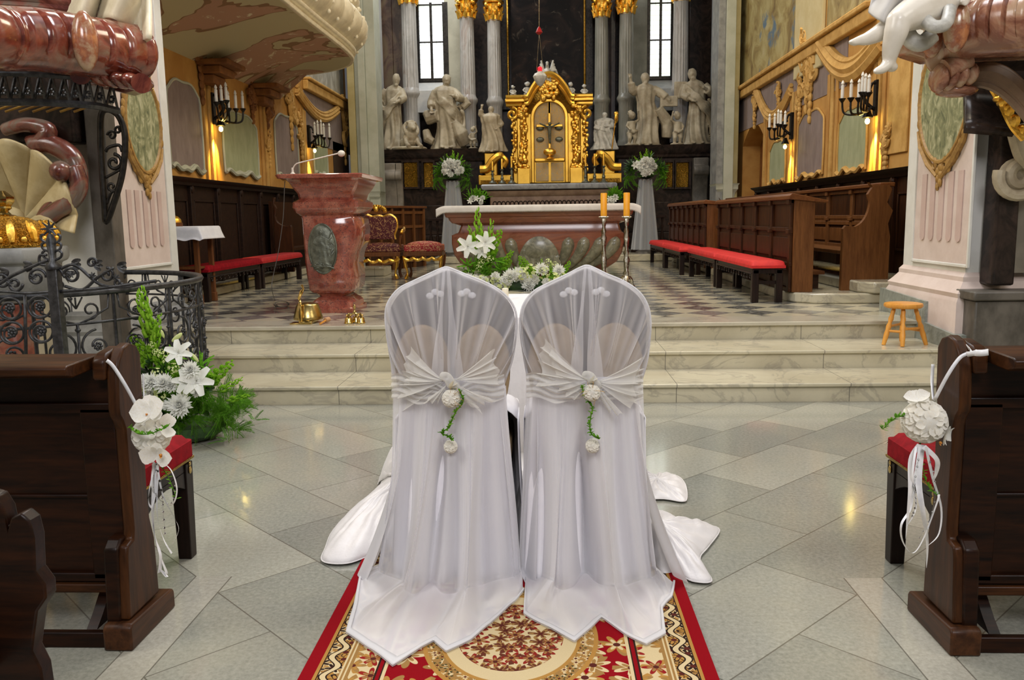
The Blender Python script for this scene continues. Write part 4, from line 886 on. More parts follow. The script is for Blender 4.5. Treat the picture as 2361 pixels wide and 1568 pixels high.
# side columns and pilasters with leafy relief
rnd = random.Random(5)
def leafy(m, x, y, z0, z1, w, n, r0=.03, r1=.07):
    for k in range(n):
        z = lerp(z0, z1, (k+rnd.random())/n); m.ball((x+rnd.uniform(-w, w), y-rnd.uniform(0, .05), z), (rnd.uniform(r0, r1), .05, rnd.uniform(r0, r1)), 6, 5)
for s, pxa, pxb in ((-1, 1196, 1218), (1, 1318, 1338)):
    xa_, xb_ = gx(pxa), gx(pxb); xm = (xa_+xb_)/2
    m = MB().lathe([(.10, 0), (.12, .05), (.085, .1), (.08, 1.15), (.10, 1.2), (.12, 1.25)], (xm, YT-.10, gz(375)), 18); leafy(m, xm, YT-.17, gz(372), gz(275), .08, 34)
    gpart('column', m, 'gold')
    m = MB(); leafy(m, gx(1185 if s < 0 else 1350), YT-.02, gz(395), gz(270), .05, 26, .03, .06); gpart('scrollwork', m, 'gold'); m = MB(); leafy(m, xm, YT-.1, gz(400), gz(380), .12, 14, .04, .08); leafy(m, xm, YT-.12, gz(268), gz(245), .11, 16, .04, .07)
    gpart('capital_leafwork', m, 'gold')
    sp = spiral(0, 0, .16, .03, PI/2, 1.3, 20); bxx = gx(1182 if s < 0 else 1352); gpart('volute', MB().tube([(bxx+s*px_, YT-.05, gz(262)+pz_) for px_, pz_ in sp], .045, 8), 'gold_smooth')
    p0, p1 = (1182, 1196) if s < 0 else (1338, 1352); gpart('side_wing', MB().box(gx(p0), gx(p1), YT+.1, YT+.5, gz(422), gz(255)), 'gold_smooth', bevel=.02)
    gpart('pedestal_block', MB().box(xm-.16, xm+.16, YT-.2, YT, gz(424), gz(388)), 'gold_smooth', bevel=.015)
# entablature: swept moulding, wide at the sides and arched in the middle
en = MB(); pts = []
for i in range(41):
    t = i/40; px = lerp(1168, 1366, t); zz = gz(240)+(.0 if t < .26 or t > .74 else .55*sin(PI*(t-.26)/.48)**.8); pts.append((gx(px), YT-(.12 if .2 < t < .8 else .05), zz))
for dz, r_ in ((0, .06), (.10, .045), (.17, .055)): en.tube([(x, y-dz*.5, z+dz) for x, y, z in pts], r_, 8)
gpart('pediment', en, 'gold_smooth')
tym = MB(); tym.prism([(x, z) for x, y, z in pts]+[(gx(1340), gz(262)), (gx(1195), gz(262))], 'y', YT-.04, YT+.3); gpart('frieze', tym, 'gold_relief')
m = MB(); leafy(m, cx, YT-.22, gz(228), gz(190), .20, 40, .04, .09); gpart('crest_ornament', m, 'gold')
gpart('cornice_cap', MB().box(gx(1166), gx(1212), YT-.18, YT+.5, gz(236), gz(228)).box(gx(1322), gx(1368), YT-.18, YT+.5, gz(236), gz(228)), 'gold_smooth', bevel=.02)
def pelican():
    m = MB(); m.ball((0, 0, .34), (.13, .16, .20), 12, 8); m.tube([(0, -.02, .48), (0, -.1, .62), (0, -.16, .66), (0, -.2, .56)], [.07, .05, .05, .02], 9); m.ball((0, -.13, .66), (.055, .07, .055), 8, 6)
    for s in (-1, 1):
        def wing(u, v): return (s*(.10+.26*u), .04+.05*u, .18+.55*v+.12*u-.5*u*v*(1-v)-.35*u*(1-v)*.3)
        for k in range(6): m.tube([(s*.10, .03, .40), (s*(.16+.025*k), .06, .60-.03*k), (s*(.20+.035*k), .08, .78-.11*k)], [.05, .05, .03], 7)
    for k in range(9): a = 2*PI*k/9; m.ball((.22*cos(a), .14*sin(a), .08), (.11, .09, .08), 8, 5)
    for k in (-1, 0, 1): m.ball((k*.11, -.16, .2), .05, 7, 5)
    return m
small(pelican, 'bird_statue', 'silver winged bird on a nest crowning the golden tabernacle', 1262, 196, 142, YT-.05, 'statue_white', .8)
def bust(seed=1):
    m = cherub(seed, 0); m2 = MB(); m2.v = [p for p in m.v]; m2.f = m.f; return m
for px, pyb, pyt, sd, lab in ((1216, 232, 193, 1, 'small white cherub bust left of the tabernacle crest'), (1183, 230, 200, 2, 'small white cherub bust at the left end of the tabernacle top'), (1316, 232, 194, 3, 'small white cherub bust right of the tabernacle crest'), (1347, 230, 198, 4, 'small white cherub bust at the right end of the tabernacle top')):
    small(cherub(sd, 0), 'cherub_statue', lab, px, pyb, pyt, YT-.05, 'statue_white', .8, sx=1.25)
# gold gradine with steps and scrolls each side
for s, e in ((-1, ((1102, 420, 398), (1120, 398, 385))), (1, ((1432, 420, 398), (1418, 398, 385)))):
    gr = thing('altar_gradine', 'golden scrolled shelf %s of the tabernacle, with candlesticks' % ('left' if s < 0 else 'right'), 'altar shelf', (gx(1145 if s < 0 else 1390), YT, gz(422)))
    a, b = (1102, 1181) if s < 0 else (1353, 1433); obj('base_shelf', MB().box(gx(a), gx(b), YT-.15, YT+.4, gz(424), gz(402)), 'gold_smooth', gr, bevel=.02)
    obj('relief_band', MB().box(gx(a)+.05, gx(b)-.05, YT-.18, YT-.14, gz(422), gz(414)), 'gold_relief', gr)
    a, b = (1116, 1145) if s < 0 else (1388, 1418); obj('pedestal', MB().box(gx(a), gx(b), YT, YT+.4, gz(403), gz(350)), 'gold_smooth', gr, bevel=.02)
    q = [(gx(1106 if s < 0 else 1431), YT-.12, gz(388)), (gx(1122 if s < 0 else 1412), YT-.12, gz(386)), (gx(1136 if s < 0 else 1398), YT-.12, gz(368)), (gx(1152 if s < 0 else 1382), YT-.12, gz(358)), (gx(1166 if s < 0 else 1370), YT-.12, gz(370)), (gx(1160 if s < 0 else 1376), YT-.12, gz(384))]
    obj('scroll', MB().tube(spl(q, 6), [.10]*20+[.07]*11, 8, flat=1.), 'gold_smooth', gr)
# kneeling / half figures
def praying(H, seed, staff=False):
    m = robed(H, seed, arms=((1, .17, -.10, .62, .02, -.2, .66), (-1, -.17, -.10, .62, -.02, -.2, .66)), width=.26, cloak=1); return m
statue('kneeling_statue', 'stone figure with raised arm standing on the left golden pedestal', 1135, 352, 248, YT+.1, 'statue', 31, lean=0, width=.27, cloak=0, arms=((-1, -.22, -.02, .80, -.19, -.02, .98), (1, .2, 0, .6, .12, -.1, .5)), scale_x=1.1)
o_ = statue('kneeling_statue', 'white stone bishop figure beside a gold crosier on the right golden pedestal', 1394, 347, 262, YT+.1, 'statue_white', 32, width=.30, cloak=-1, arms=((1, .2, -.08, .6, .02, -.17, .6), (-1, -.2, -.08, .58, -.04, -.17, .5)), scale_x=1.2)
a, b = D(1411, 345, YT-.1), D(1421, 262, YT-.1); m = MB().tube([a, b], .016, 6); m.ball(b+Vector((0, 0, -.1)), (.05, .05, .14), 8, 6); m.ball(b, (.06, .04, .06), 8, 6)
obj('crosier', m, 'gold', o_)
# six dark candlesticks with gold candles
n_c = 0
for px, pyt, pyb, s in ((1136, 372, 423, -1), (1158, 366, 423, -1), (1180, 360, 423, -1), (1350, 356, 421, 1), (1371, 354, 421, 1), (1392, 354, 421, 1)):
    Yk = YT-.35; b = D(px, pyb, Yk); t_ = D(px, pyt, Yk); h = (t_.z-b.z); pos = ('outermost', 'middle', 'innermost')[n_c] if s < 0 else ('innermost', 'middle', 'outermost')[n_c-3]
    cs = thing('candlestick', '%s dark candlestick %s of the tabernacle doors, on the grey high altar' % (pos, 'left' if s < 0 else 'right'), 'candlestick', (b.x, Yk, b.z), 'dark candlesticks on the high altar')
    obj('stick', MB().lathe([(.10, 0), (.10, .02), (.05, .06), (.03, .10), (.045, .2*h), (.02, .3*h), (.04, .42*h), (.018, .5*h), (.05, .56*h), (.05, .58*h)], (b.x, Yk, b.z), 12), 'bronze', cs)
    obj('candle', MB().lathe([(.028, 0), (.028, .40*h), (.02, .42*h)], (b.x, Yk, b.z+.58*h), 10), 'gold_smooth', cs); n_c += 1
# mensa of the high altar
hm = thing('high_altar_table', 'grey marble slab on a brown marble block below the golden tabernacle', 'altar', (gx(1265), 21.4, .66))
Ym = 21.2
a, b, z1, z0 = D(1112, 430, Ym).x, D(1420, 430, Ym).x, D(1265, 423, Ym).z, D(1265, 437, Ym).z
obj('slab', MB().sweep([(-.9, z1), (0, z1), (.03, z1-.03), (.03, z1-.07), (0, z0+.02), (-.06, z0), (-.9, z0)], [(a, Ym+.9), (a, Ym), (b, Ym), (b, Ym+.9)]), 'mensa', hm)
bd = obj('block', MB().box(a+.18, b-.18, Ym+.10, Ym+.95, .66, z0), 'brownmarble', hm, bevel=.02)
obj('moulding', MB().sweep([(0, z0-.16), (.06, z0-.10), (.08, z0-.02), (0, z0)], [(a+.18, Ym+.9), (a+.18, Ym+.1), (b-.18, Ym+.1), (b-.18, Ym+.9)]), 'brownmarble', hm)
for k in range(26):
    x = lerp(a+.3, b-.3, k/25); obj('arch_relief', MB().tube([(x-.045, Ym+.09, z0-.55)]+[(x+.045*cos(PI-PI*i/6), Ym+.09, z0-.32+.05*sin(PI*i/6)) for i in range(7)]+[(x+.045, Ym+.09, z0-.55)], .012, 4), 'darkmarble', hm)
gt = MB(); 
struct('high_altar_step', MB().box(a-.3, b+.3, Ym-.2, YP, .66, .78), 'step', bevel=.02)
# hanging sanctuary lamp
YL = 18.5
lp = thing('sanctuary_lamp', 'hanging silver sanctuary lamp with red glass before the dark painting', 'lamp', D(1246, 190, YL))
c0, c1, c2 = D(1243, -60, YL), D(1243, 75, YL), D(1245, 165, YL)
obj('chain', MB().tube([c0, c1], .006, 5).tube([c1, c2+Vector((-.07, 0, .02))], .004, 4).tube([c1, c2+Vector((.07, 0, .02))], .004, 4), 'silver', lp)
obj('red_knob', MB().lathe([(.01, .12), (.04, .08), (.075, 0), (.03, -.04)], c1, 12), 'redglass', lp)
obj('bowl', MB().lathe([(.02, -.30), (.06, -.27), (.12, -.18), (.15, -.10), (.11, -.04), (.06, -.02), (.06, .0)], c2, 20, fn=lambda a, z, r: 1+.06*sin(8*a)), 'statue_white', lp)
obj('red_glass', MB().lathe([(.03, -.02), (.045, .02), (.045, .08), (.02, .10)], c2, 12), 'redlamp', lp)
# ================================================================== choir stalls right
def panel_front(m, fr, X, s, y0, y1, z0, z1, n):
    """long panelled front facing along x (s = facing)"""
    m.box(min(X, X-s*.05), max(X, X-s*.05), y0, y1, z0, z1)
    for i in range(n+1):
        y = lerp(y0+.05, y1-.05, i/n); fr.box(min(X, X+s*.035), max(X, X+s*.035), y-.045, y+.045, z0, z1)
        fr.box(min(X, X+s*.06), max(X, X+s*.06), y-.055, y+.055, z1-.40, z1-.35).box(min(X, X+s*.06), max(X, X+s*.06), y-.05, y+.05, z1-.06, z1)
    for z in (z0, z0+.30, z1-.38, z1-.05): fr.box(min(X, X+s*.03), max(X, X+s*.03), y0, y1, z, z+.05)
    for i in range(n):
        ya, yb_ = lerp(y0+.05, y1-.05, i/n)+.09, lerp(y0+.05, y1-.05, (i+1)/n)-.09
        fr.box(min(X, X+s*.02), max(X, X+s*.02), ya, yb_, z0+.40, z1-.45)
        fr.box(min(X, X+s*.02), max(X, X+s*.02), ya, yb_, z0+.08, z0+.26)
def stall_front(label, x, y0, y1, zt, n, dx=.24):
    t = thing('choir_desk', label, 'choir stall', (x, y0, .62))
    a, b = MB(), MB(); panel_front(a, b, x, -1, y0, y1, .62, zt-.05, n)
    obj('front_panel', a, 'wood_dark_v', t); obj('panel_frame', b, 'wood_dark_v', t, bevel=.005)
    obj('end_panel', MB().box(x, x+dx, y0-.04, y0, .62, zt-.05), 'wood_brown_v', t, bevel=.006)
    obj('end_panel', MB().box(x, x+dx, y1, y1+.04, .62, zt-.05), 'wood_brown_v', t, bevel=.006)
    obj('book_ledge', MB().prism([(x-.07, zt-.05), (x-.07, zt-.01), (x-.04, zt+.02), (x+dx+.14, zt-.07), (x+dx+.14, zt-.10)], 'y', y0-.07, y1+.05), 'wood_ledge', t, bevel=.006)
    return t
MT['wood_brown_v'] = wood('brown_stall_end_wood', (.10, .036, .010), (.19, .075, .022), 2, .38)
MT['wood_ledge'] = wood('stall_ledge_wood', (.10, .032, .010), (.18, .065, .018), 1, .3)
zt = D(1830, 449, 10.1).z
stall_front('nearer front desk of the right choir stalls, with red benches before it', 2.90, 10.15, 14.4, zt, 5)
zt2 = D(1640, 463, 14.9).z
stall_front('farther front desk of the right choir stalls, lower end towards the apse', 2.78, 14.9, 19.2, zt2, 7, .45)
# back row of the right stalls: seat, backrest and carved end
bs = thing('choir_stall_seat_row', 'brown choir stall seat row with curved end panel, behind right front desk', 'choir stall', (3.8, 10.3, .62))
a, b = MB(), MB(); zb1 = D(1990, 432, 10.4).z; panel_front(a, b, 4.02, -1, 10.36, 19.0, 1.08, zb1, 9)
obj('backrest', a, 'wood_dark_v', bs); obj('backrest_frame', b, 'wood_brown_v', bs, bevel=.005)
obj('top_rail', MB().box(3.94, 4.12, 10.3, 19.0, zb1, zb1+.05), 'wood_ledge', bs, bevel=.01)
obj('seat', MB().box(3.60, 4.02, 10.36, 19.0, 1.04, 1.09), 'wood_brown_v', bs, bevel=.01)
za, zb_, zc_ = D(1940, 520, 10.3).z, D(1960, 532, 10.3).z, zb1+.02
xe0, xe1 = 3.52, 4.07
pf = [(xe0, .62), (xe0, za-.04), (xe0+.03, za), (xe0+.08, za-.01)]+[(xe0+.10+.20*sin(PI/2*i/8), za-.02+.30*(1-cos(PI/2*i/8))) for i in range(1, 9)]
pf += [(xe0+.27, za+.36), (xe0+.32, za+.44), (xe0+.28, za+.50), (xe0+.30, zc_), (xe1-.04, zc_), (xe1, zc_-.05), (xe1-.05, zc_-.2), (xe1+.02, zc_-.3), (xe1-.03, zc_-.45), (xe1, zc_-.6), (xe1, .62)]
obj('end_panel', MB().prism(pf, 'y', 10.26, 10.33), 'wood_brown_v', bs, bevel=.01)
obj('end_panel', MB().prism(pf, 'y', 18.95, 19.02), 'wood_brown_v', bs, bevel=.01)
rl_ = thing('kneeling_rail', 'low wooden kneeling rail in the dark gap of the right choir stalls', 'kneeler', (3.3, 11, .62))
obj('rail', MB().box(3.22, 3.40, 10.5, 14.2, .80, .84), 'wood_ledge', rl_); obj('support', MB().box(3.26, 3.36, 10.6, 10.7, .62, .80), 'wood_dark', rl_); obj('support', MB().box(3.26, 3.36, 13.9, 14.0, .62, .80), 'wood_dark', rl_)
# left stalls: end panel beyond the bench, low panelled front behind the armchair
ls = thing('choir_stall_end', 'dark choir stall end with curved armrest, left behind the pink lectern', 'choir stall', (-4.8, 15.4, .62))
xA, xB = D(634, 560, 15.35).x, D(676, 560, 15.35).x; zA, zB, zC_ = D(650, 455, 15.35).z, D(660, 512, 15.35).z, D(670, 608, 15.35).z
pf = [(xA, .62), (xA, zA), (xA+.05, zA), (xA+.03, zA-.12), (xA+.07, zA-.2), (xA+.04, zA-.34)]+[(xA+.05+.2*(1-cos(PI/2*i/8)), zA-.36-.16*sin(PI/2*i/8)) for i in range(9)]+[(xB-.02, zA-.50), (xB, zA-.55), (xB, .62)]
obj('end_panel', MB().prism(pf, 'y', 15.32, 15.40), 'wood_dark_v', ls, bevel=.012)
obj('backrest', MB().box(-5.06, -5.0, 15.45, 20.5, .62, 1.9), 'wood_dark_v', ls); obj('seat', MB().box(-5.0, -4.65, 15.42, 20.5, 1.0, 1.05), 'wood_dark_v', ls)
lf = thing('choir_desk', 'low panelled wooden stall front behind the red and gold armchair', 'choir stall', D(900, 560, 18))
P0, P1 = D(842, 470, 16.6), D(976, 489, 19.0); z0_ = .62
def along(t, o=0.): d = Vector((P1.x-P0.x, P1.y-P0.y, 0)); n_ = Vector((d.y, -d.x, 0)).normalized(); return Vector((P0.x, P0.y, 0))+d*t+n_*o
def slab(m, t0, t1, z0, z1, o0, o1):
    q = [along(t0, o0), along(t1, o0), along(t1, o1), along(t0, o1)]; m.add([(p.x, p.y, z) for z in (z0, z1) for p in q], [(0, 1, 2, 3), (7, 6, 5, 4), (0, 4, 5, 1), (1, 5, 6, 2), (2, 6, 7, 3), (3, 7, 4, 0)])
m, f_ = MB(), MB(); zt_ = (P0.z+P1.z)/2
slab(m, 0, 1, z0_-.12, zt_, -.05, 0)
for i in range(6): slab(f_, i/5*.97, i/5*.97+.03, z0_-.12, zt_, 0, .04)
for z in (z0_, zt_-.12, zt_-.42): slab(f_, 0, 1, z, z+.06, 0, .03)
obj('front_panel', m, 'wood_dark_v', lf); obj('panel_frame', f_, 'wood_brown_v', lf)
m = MB(); slab(m, -.02, 1.02, zt_, zt_+.05, -.30, .07); obj('book_ledge', m, 'wood_ledge', lf, bevel=.01)
struct('stall_dais_step', MB().box(-3.62, -3.0, 15.6, 16.3, .5, .66), 'step', bevel=.015)

# ================================================================== red benches
def bench(label, x0, x1, y0, y1, mat, legmat, group, zs=.995, thin=False):
    t = thing('padded_bench', label, 'bench', ((x0+x1)/2, (y0+y1)/2, .5), group)
    cu = MB().grid(lambda u, v: (lerp(x0-.01, x1+.01, .5+.5*(abs(2*u-1)**.35)*(1 if u > .5 else -1)), lerp(y0-.01, y1+.01, .5+.5*(abs(2*v-1)**.25)*(1 if v > .5 else -1)), zs-.055+.06*(max(0, 1-abs(2*u-1)**4)**.5)*(max(0, 1-abs(2*v-1)**14)**.5)), 13, 17)
    cu.box(x0-.01, x1+.01, y0-.01, y1+.01, zs-.085, zs-.053)
    obj('cushion', cu, mat, t, angle=60)
    ap = MB().box(x0+.02, x1-.02, y0+.02, y1-.02, zs-.15, zs-.085)
    obj('frame', ap, legmat, t, bevel=.005)
    sc = MB(); n = int((y1-y0)/.15)
    for sx in (x0+.015, x1-.015):
        for k in range(n):
            y = lerp(y0+.08, y1-.08, (k+.5)/n); sp = [(y, zs-.15)]+spiral(y, zs-.185, .04, .01, PI/2, 1.0 if k % 2 else -1.0, 10); sc.tube([(sx, a, z) for a, z in sp], .008, 4)
        sc.tube([(sx, y0+.06, zs-.15), (sx, y1-.06, zs-.15)], .012, 4)
    sc.box(x0+.015, x1-.015, y0+.3, y0+.31, zs-.165, zs-.145)
    obj('scroll_apron', sc, legmat, t)
    for yy in (y0+.06, y1-.06):
        for xx in (x0+.05, x1-.05): obj('leg', MB().box(xx-.04, xx+.04, yy-.04, yy+.04, .5, zs-.10), legmat, t, bevel=.008)
        obj('stretcher', MB().box(x0+.09, x1-.09, yy-.015, yy+.015, .72, .76), legmat, t)
    return t
gb = 'red benches before the right choir stalls'
bench('nearest bright red bench before the right choir stalls, beside the curved step', 2.42, 2.80, 10.08, 12.3, 'red_cushion', 'wood_kneeler', gb)
bench('second bright red bench from the front, before the right choir stalls', 2.42, 2.80, 12.36, 14.6, 'red_cushion', 'wood_kneeler', gb)
bench('third red bench from the front, before the farther right stall desk', 2.32, 2.70, 14.9, 17.0, 'red_cushion', 'wood_kneeler', gb)
bench('farthest red bench before the right choir stalls, nearest the apse', 2.32, 2.70, 17.06, 19.2, 'red_cushion', 'wood_kneeler', gb)
gb = 'dark red benches before the left panelling'
bench('dark red bench behind the white cloth table, nearer of the two on the left', -4.78, -4.42, 10.9, 13.0, 'red_velvet', 'wood_kneeler', gb, .98)
bench('red bench along the left panelling, end nearest the pink lectern', -4.78, -4.42, 13.06, 15.2, 'red_cushion_l', 'wood_kneeler', gb, .98) if not MT.update(red_cushion_l=mk('deep_red_cushion', (.45, .010, .010), (.38, .007, .008), .75, scale=10)) else 0

# ================================================================== table with white cloth
tb = thing('side_table', 'brown wooden side table under a white cloth beside the left pier', 'table', (-4.7, 10.8, .5))
zt = D(480, 522, 10.8).z
obj('tabletop', MB().box(-5.07, -4.40, 10.62, 11.2, zt-.04, zt-.004), 'wood_table', tb)
for xx, yy in ((-4.46, 10.68), (-4.46, 11.14), (-5.08, 10.68), (-5.08, 11.14)): obj('leg', MB().box(xx-.03, xx+.03, yy-.03, yy+.03, .60, zt-.04).box(xx-.04, xx+.04, yy-.04, yy+.04, .5, .62), 'wood_table', tb, bevel=.006)
obj('shelf', MB().box(-5.08, -4.46, 10.66, 11.16, .95, .98), 'wood_table', tb)
def clothf(u, v):
    x = lerp(-5.085, -4.24, u); y = lerp(10.44, 11.3, v); z = zt+.003
    dx = max(0, x+4.38); dy = max(0, 10.60-y); dz = max(dx, dy)
    z -= min(.17, dz*1.3)+(.01*sin(x*30) if dz > .02 else 0); x -= dx*.55; y += dy*.75
    return (x, y, z)
setp(obj('tablecloth', MB().grid(clothf, 34, 30), 'linen', angle=180, solid=.004), 'white cloth draped over the side table by the left pier', 'tablecloth')
bk_ = MB(); c = D(405, 506, 10.85); bk_.ball((c.x-.03, 10.85, zt+.06), (.09, .09, .09), 12, 8)
m = thing('offering_box', 'small gold domed box with dark band on the white cloth table', 'box', (c.x-.03, 10.85, zt))
obj('dome', MB().lathe([(.10, .05), (.095, .09), (.06, .13), (.01, .15)], (c.x-.03, 10.85, zt), 16), 'gold_smooth', m); obj('base', MB().lathe([(.11, .005), (.11, .05), (.10, .055)], (c.x-.03, 10.85, zt), 16), 'wood_table', m)

# ================================================================== lectern
lc = thing('lectern', 'pink granite lectern with green oval relief, left of the altar', 'lectern', (-2.45, 9.85, .5))
YF, YBk = 9.5, 10.2
def zl(py): return D(760, py, YF).z
rows = [(722, 707, 818, 0), (712, 709, 817, 0), (710, 713, 812, .03), (700, 715, 810, .04), (692, 722, 800, .06), (685, 732, 790, .10), (679, 726, 797, .08), (675, 716, 806, .03), (668, 712, 812, .0), (640, 708, 813, -.02), (610, 704, 808, -.02), (585, 702, 812, -.02), (560, 700, 822, -.02), (530, 698, 825, -.02), (505, 696, 820, -.02), (497, 693, 812, -.02), (490, 684, 822, -.06), (478, 678, 829, -.09), (466, 679, 828, -.10), (458, 690, 815, -.04), (446, 688, 818, -.06), (434, 680, 826, -.10), (420, 674, 832, -.16), (414, 668, 834, -.2), (412, 660, 838, -.24), (404, 660, 838, -.24)]
def sect(py, pa, pb_, oy):
    z = zl(py); ya = YF+oy; yb2 = YBk-oy*.9; xa = D(pa, py, YF).x; xb = D(pb_, py, YF).x; return z, xa, xb, ya, yb2
def loft(rows_):
    m = MB(); n = len(rows_); vs = []
    for (z, xa, xb, ya, yb2) in rows_: c = .03; vs += [(xa+c, ya, z), (xb-c, ya, z), (xb, ya+c, z), (xb, yb2-c, z), (xb-c, yb2, z), (xa+c, yb2, z), (xa, yb2-c, z), (xa, ya+c, z)]
    fs = [(i*8+k, i*8+(k+1) % 8, (i+1)*8+(k+1) % 8, (i+1)*8+k) for i in range(n-1) for k in range(8)]+[tuple(range(8)), tuple((n-1)*8+k for k in range(8))]
    return m.add(vs, fs)
S_ = [sect(*r) for r in rows]
# smooth the body rows
obj('base', loft(S_[:7]), 'granite', lc, angle=30); obj('shaft', loft(S_[6:16]), 'granite', lc, angle=50); obj('head', loft(S_[15:25]), 'granite', lc, angle=30)
z, xa, xb, ya, yb2 = S_[24]; obj('bookrest', loft([(z, xa-.03, xb+.03, ya-.02, yb2+.05), (z+.035, xa-.05, xb+.04, ya-.03, yb2+.06), (z+.045, xa-.03, xb+.03, ya-.02, yb2+.05)]), 'granite', lc)
ox, oz0, oz1 = D(745, 570, YF).x, D(745, 630, YF).z, D(745, 517, YF).z; ow = (D(777, 570, YF).x-D(714, 570, YF).x)/2; oc = (oz0+oz1)/2; oh = (oz1-oz0)/2
ov = MB().ball((ox, YF-.02, oc), (ow, .045, oh), 40, 20); med = obj('oval_relief', ov, 'bronze', lc)
m = MB().tube([(ox+ow*cos(2*PI*i/40), YF-.025, oc+oh*sin(2*PI*i/40)) for i in range(40)], .012, 6, True); obj('relief_rim', m, 'bronze', med)
fg = robed(oh*1.55, 77, arms=((1, .2, -.02, .66, .28, -.05, .60), (-1, -.18, -.04, .64, -.05, -.1, .58)), width=.24); fg.xf(Matrix.Translation((ox, YF-.055, oc-oh*.74)) @ Matrix.Diagonal((1.1, .22, 1, 1)))
obj('relief_figure', fg, 'bronze', med, remesh=.008)
m = MB(); rr_ = random.Random(4)
for k in range(9): x = ox+rr_.uniform(-.6, .6)*ow; zz = oc-oh*rr_.uniform(.62, .82); m.tube([(x-.05, YF-.05, zz), (x, YF-.065, zz+.015), (x+.05, YF-.05, zz-.005)], .009, 5)
for k in range(5): x = ox+ow*(.45+.3*rr_.random()); zz = oc+oh*rr_.uniform(-.5, .6); m.tube([(x-.02, YF-.05, zz), (x, YF-.06, zz+.05), (x+.02, YF-.045, zz+.08)], .008, 5)
obj('relief_ground', m, 'bronze', med)
# microphone and its cable
mz_ = S_[24][0]+.045; mx = D(676, 400, 9.45).x
mc = thing('microphone', 'off-white gooseneck microphone on the pink lectern', 'microphone', (mx, 9.45, mz_))
q = [D(675, 401, 9.45), D(676, 388, 9.45), D(682, 379, 9.45), D(692, 375, 9.45), D(730, 366, 9.47), D(779, 354, 9.5)]; q[0] = Vector((q[0].x, 9.45, mz_))
obj('gooseneck', MB().tube(spl(q, 6), .0075, 8), 'mic', mc); obj('foam_head', MB().ball(D(787, 354, 9.5), (.042, .036, .036), 14, 10), 'mic', mc)
obj('foot', MB().lathe([(.03, 0), (.028, .015), (.014, .03), (.012, .08)], (q[0].x, 9.45, mz_), 14), 'mic', mc)
q = [(D(657, 408, 9.42).x, 9.42, S_[24][0]-.02), D(656, 430, 9.42), D(653, 500, 9.45), D(642, 580, 9.5), D(629, 640, 9.5), D(627, 668, 9.5), G(634, 692, .505), G(640, 706, .505)]
for k in range(30): a = 2*PI*k/14; q.append(G(650+18*cos(a+2.6)*(1-.01*k), 701+7*sin(a+2.6), .506+.0012*k+(.05 if k == 8 else 0)))
setp(obj('microphone_cable', MB().tube(spl(q, 4), .0045, 5), 'cable', angle=180), 'thin grey cable hanging from the lectern to a coil on the floor', 'cable')

# ================================================================== bells and mallet at the edge of the chancel step
c = G(702, 747, .5); hb = (747-707)*c.y/F_PX
gb_ = thing('altar_bell', 'large brass altar bell with handle on the step before the lectern', 'bell', (c.x, c.y, .5))
bl_ = MB().lathe([(.125, .03), (.15, .035), (.152, .05), (.146, .07), (.115, .185), (.10, .20), (.05, .207), (.01, .21)], (c.x+.005, c.y+.13, .5), 36); obj('bell_dish', bl_, 'brass', gb_, angle=50)
hd = [(c.x-.02, c.y+.05, .70), (c.x-.05, c.y+.02, .76), (c.x-.02, c.y+.02, .83), (c.x+.0, c.y+.02, .86), (c.x-.015, c.y+.02, .90)]
obj('handle', MB().tube([(c.x-.03, c.y-.02, .515), (c.x-.03, c.y-.03, .62), (c.x-.035, c.y-.0, .71), (c.x-.045, c.y+.03, .74)]+hd[1:], [.022, .02, .016, .012, .014, .020, .010, .013], 9), 'brass_shiny', gb_)
obj('base_plate', MB().box(c.x-.14, c.x+.06, c.y-.05, c.y+.10, .5, .512).box(c.x-.03, c.x+.09, c.y-.06, c.y+.2, .502, .53), 'brass_shiny', gb_, bevel=.004)
c = G(750, 741, .5); ml = thing('mallet', 'small wooden bell mallet lying between the bells on the step', 'mallet', (c.x, c.y, .5))
a, b = G(738, 747, .51), G(754, 737, .535); obj('handle', MB().tube([a, b], .010, 8), 'wood_orange', ml); obj('head', MB().tube([b+Vector((-.012, -.03, -.002)), b+Vector((.012, .03, .002))], [.026, .026], 12), mk('tan_felt', (.50, .27, .13), (.42, .22, .1), .8), ml, bevel=.006)
c = G(818, 746, .5); tr_ = thing('hand_bell', 'cluster of small brass hand bells with one handle beside the lectern base', 'bell', (c.x, c.y, .5))
for dx, dy in ((-.062, 0), (.062, .01), (0, .07), (-.01, -.055)):
    if dy == -.055: continue
    obj('bell', MB().lathe([(.044, 0), (.046, .006), (.040, .02), (.036, .05), (.026, .066), (.006, .072)], (c.x+dx, c.y+dy, .502), 22), 'brass_shiny', tr_)
    obj('bell_arm', MB().tube(spl([(c.x+dx, c.y+dy, .572), (c.x+dx*.95, c.y+dy, .60), (c.x+dx*.5, c.y+dy*.5+.01, .595), (c.x, c.y+.015, .61)], 4), .010, 7), 'brass', tr_)
for dx in (-.08, -.04, .04, .08): obj('crown_knob', MB().ball((c.x+dx, c.y, .583), .011, 8, 6), 'brass_shiny', tr_)
obj('handle', MB().lathe([(.010, 0), (.018, .012), (.008, .03), (.010, .05), (.018, .062), (.012, .078), (.002, .088)], (c.x, c.y+.015, .605), 14), 'brass', tr_)

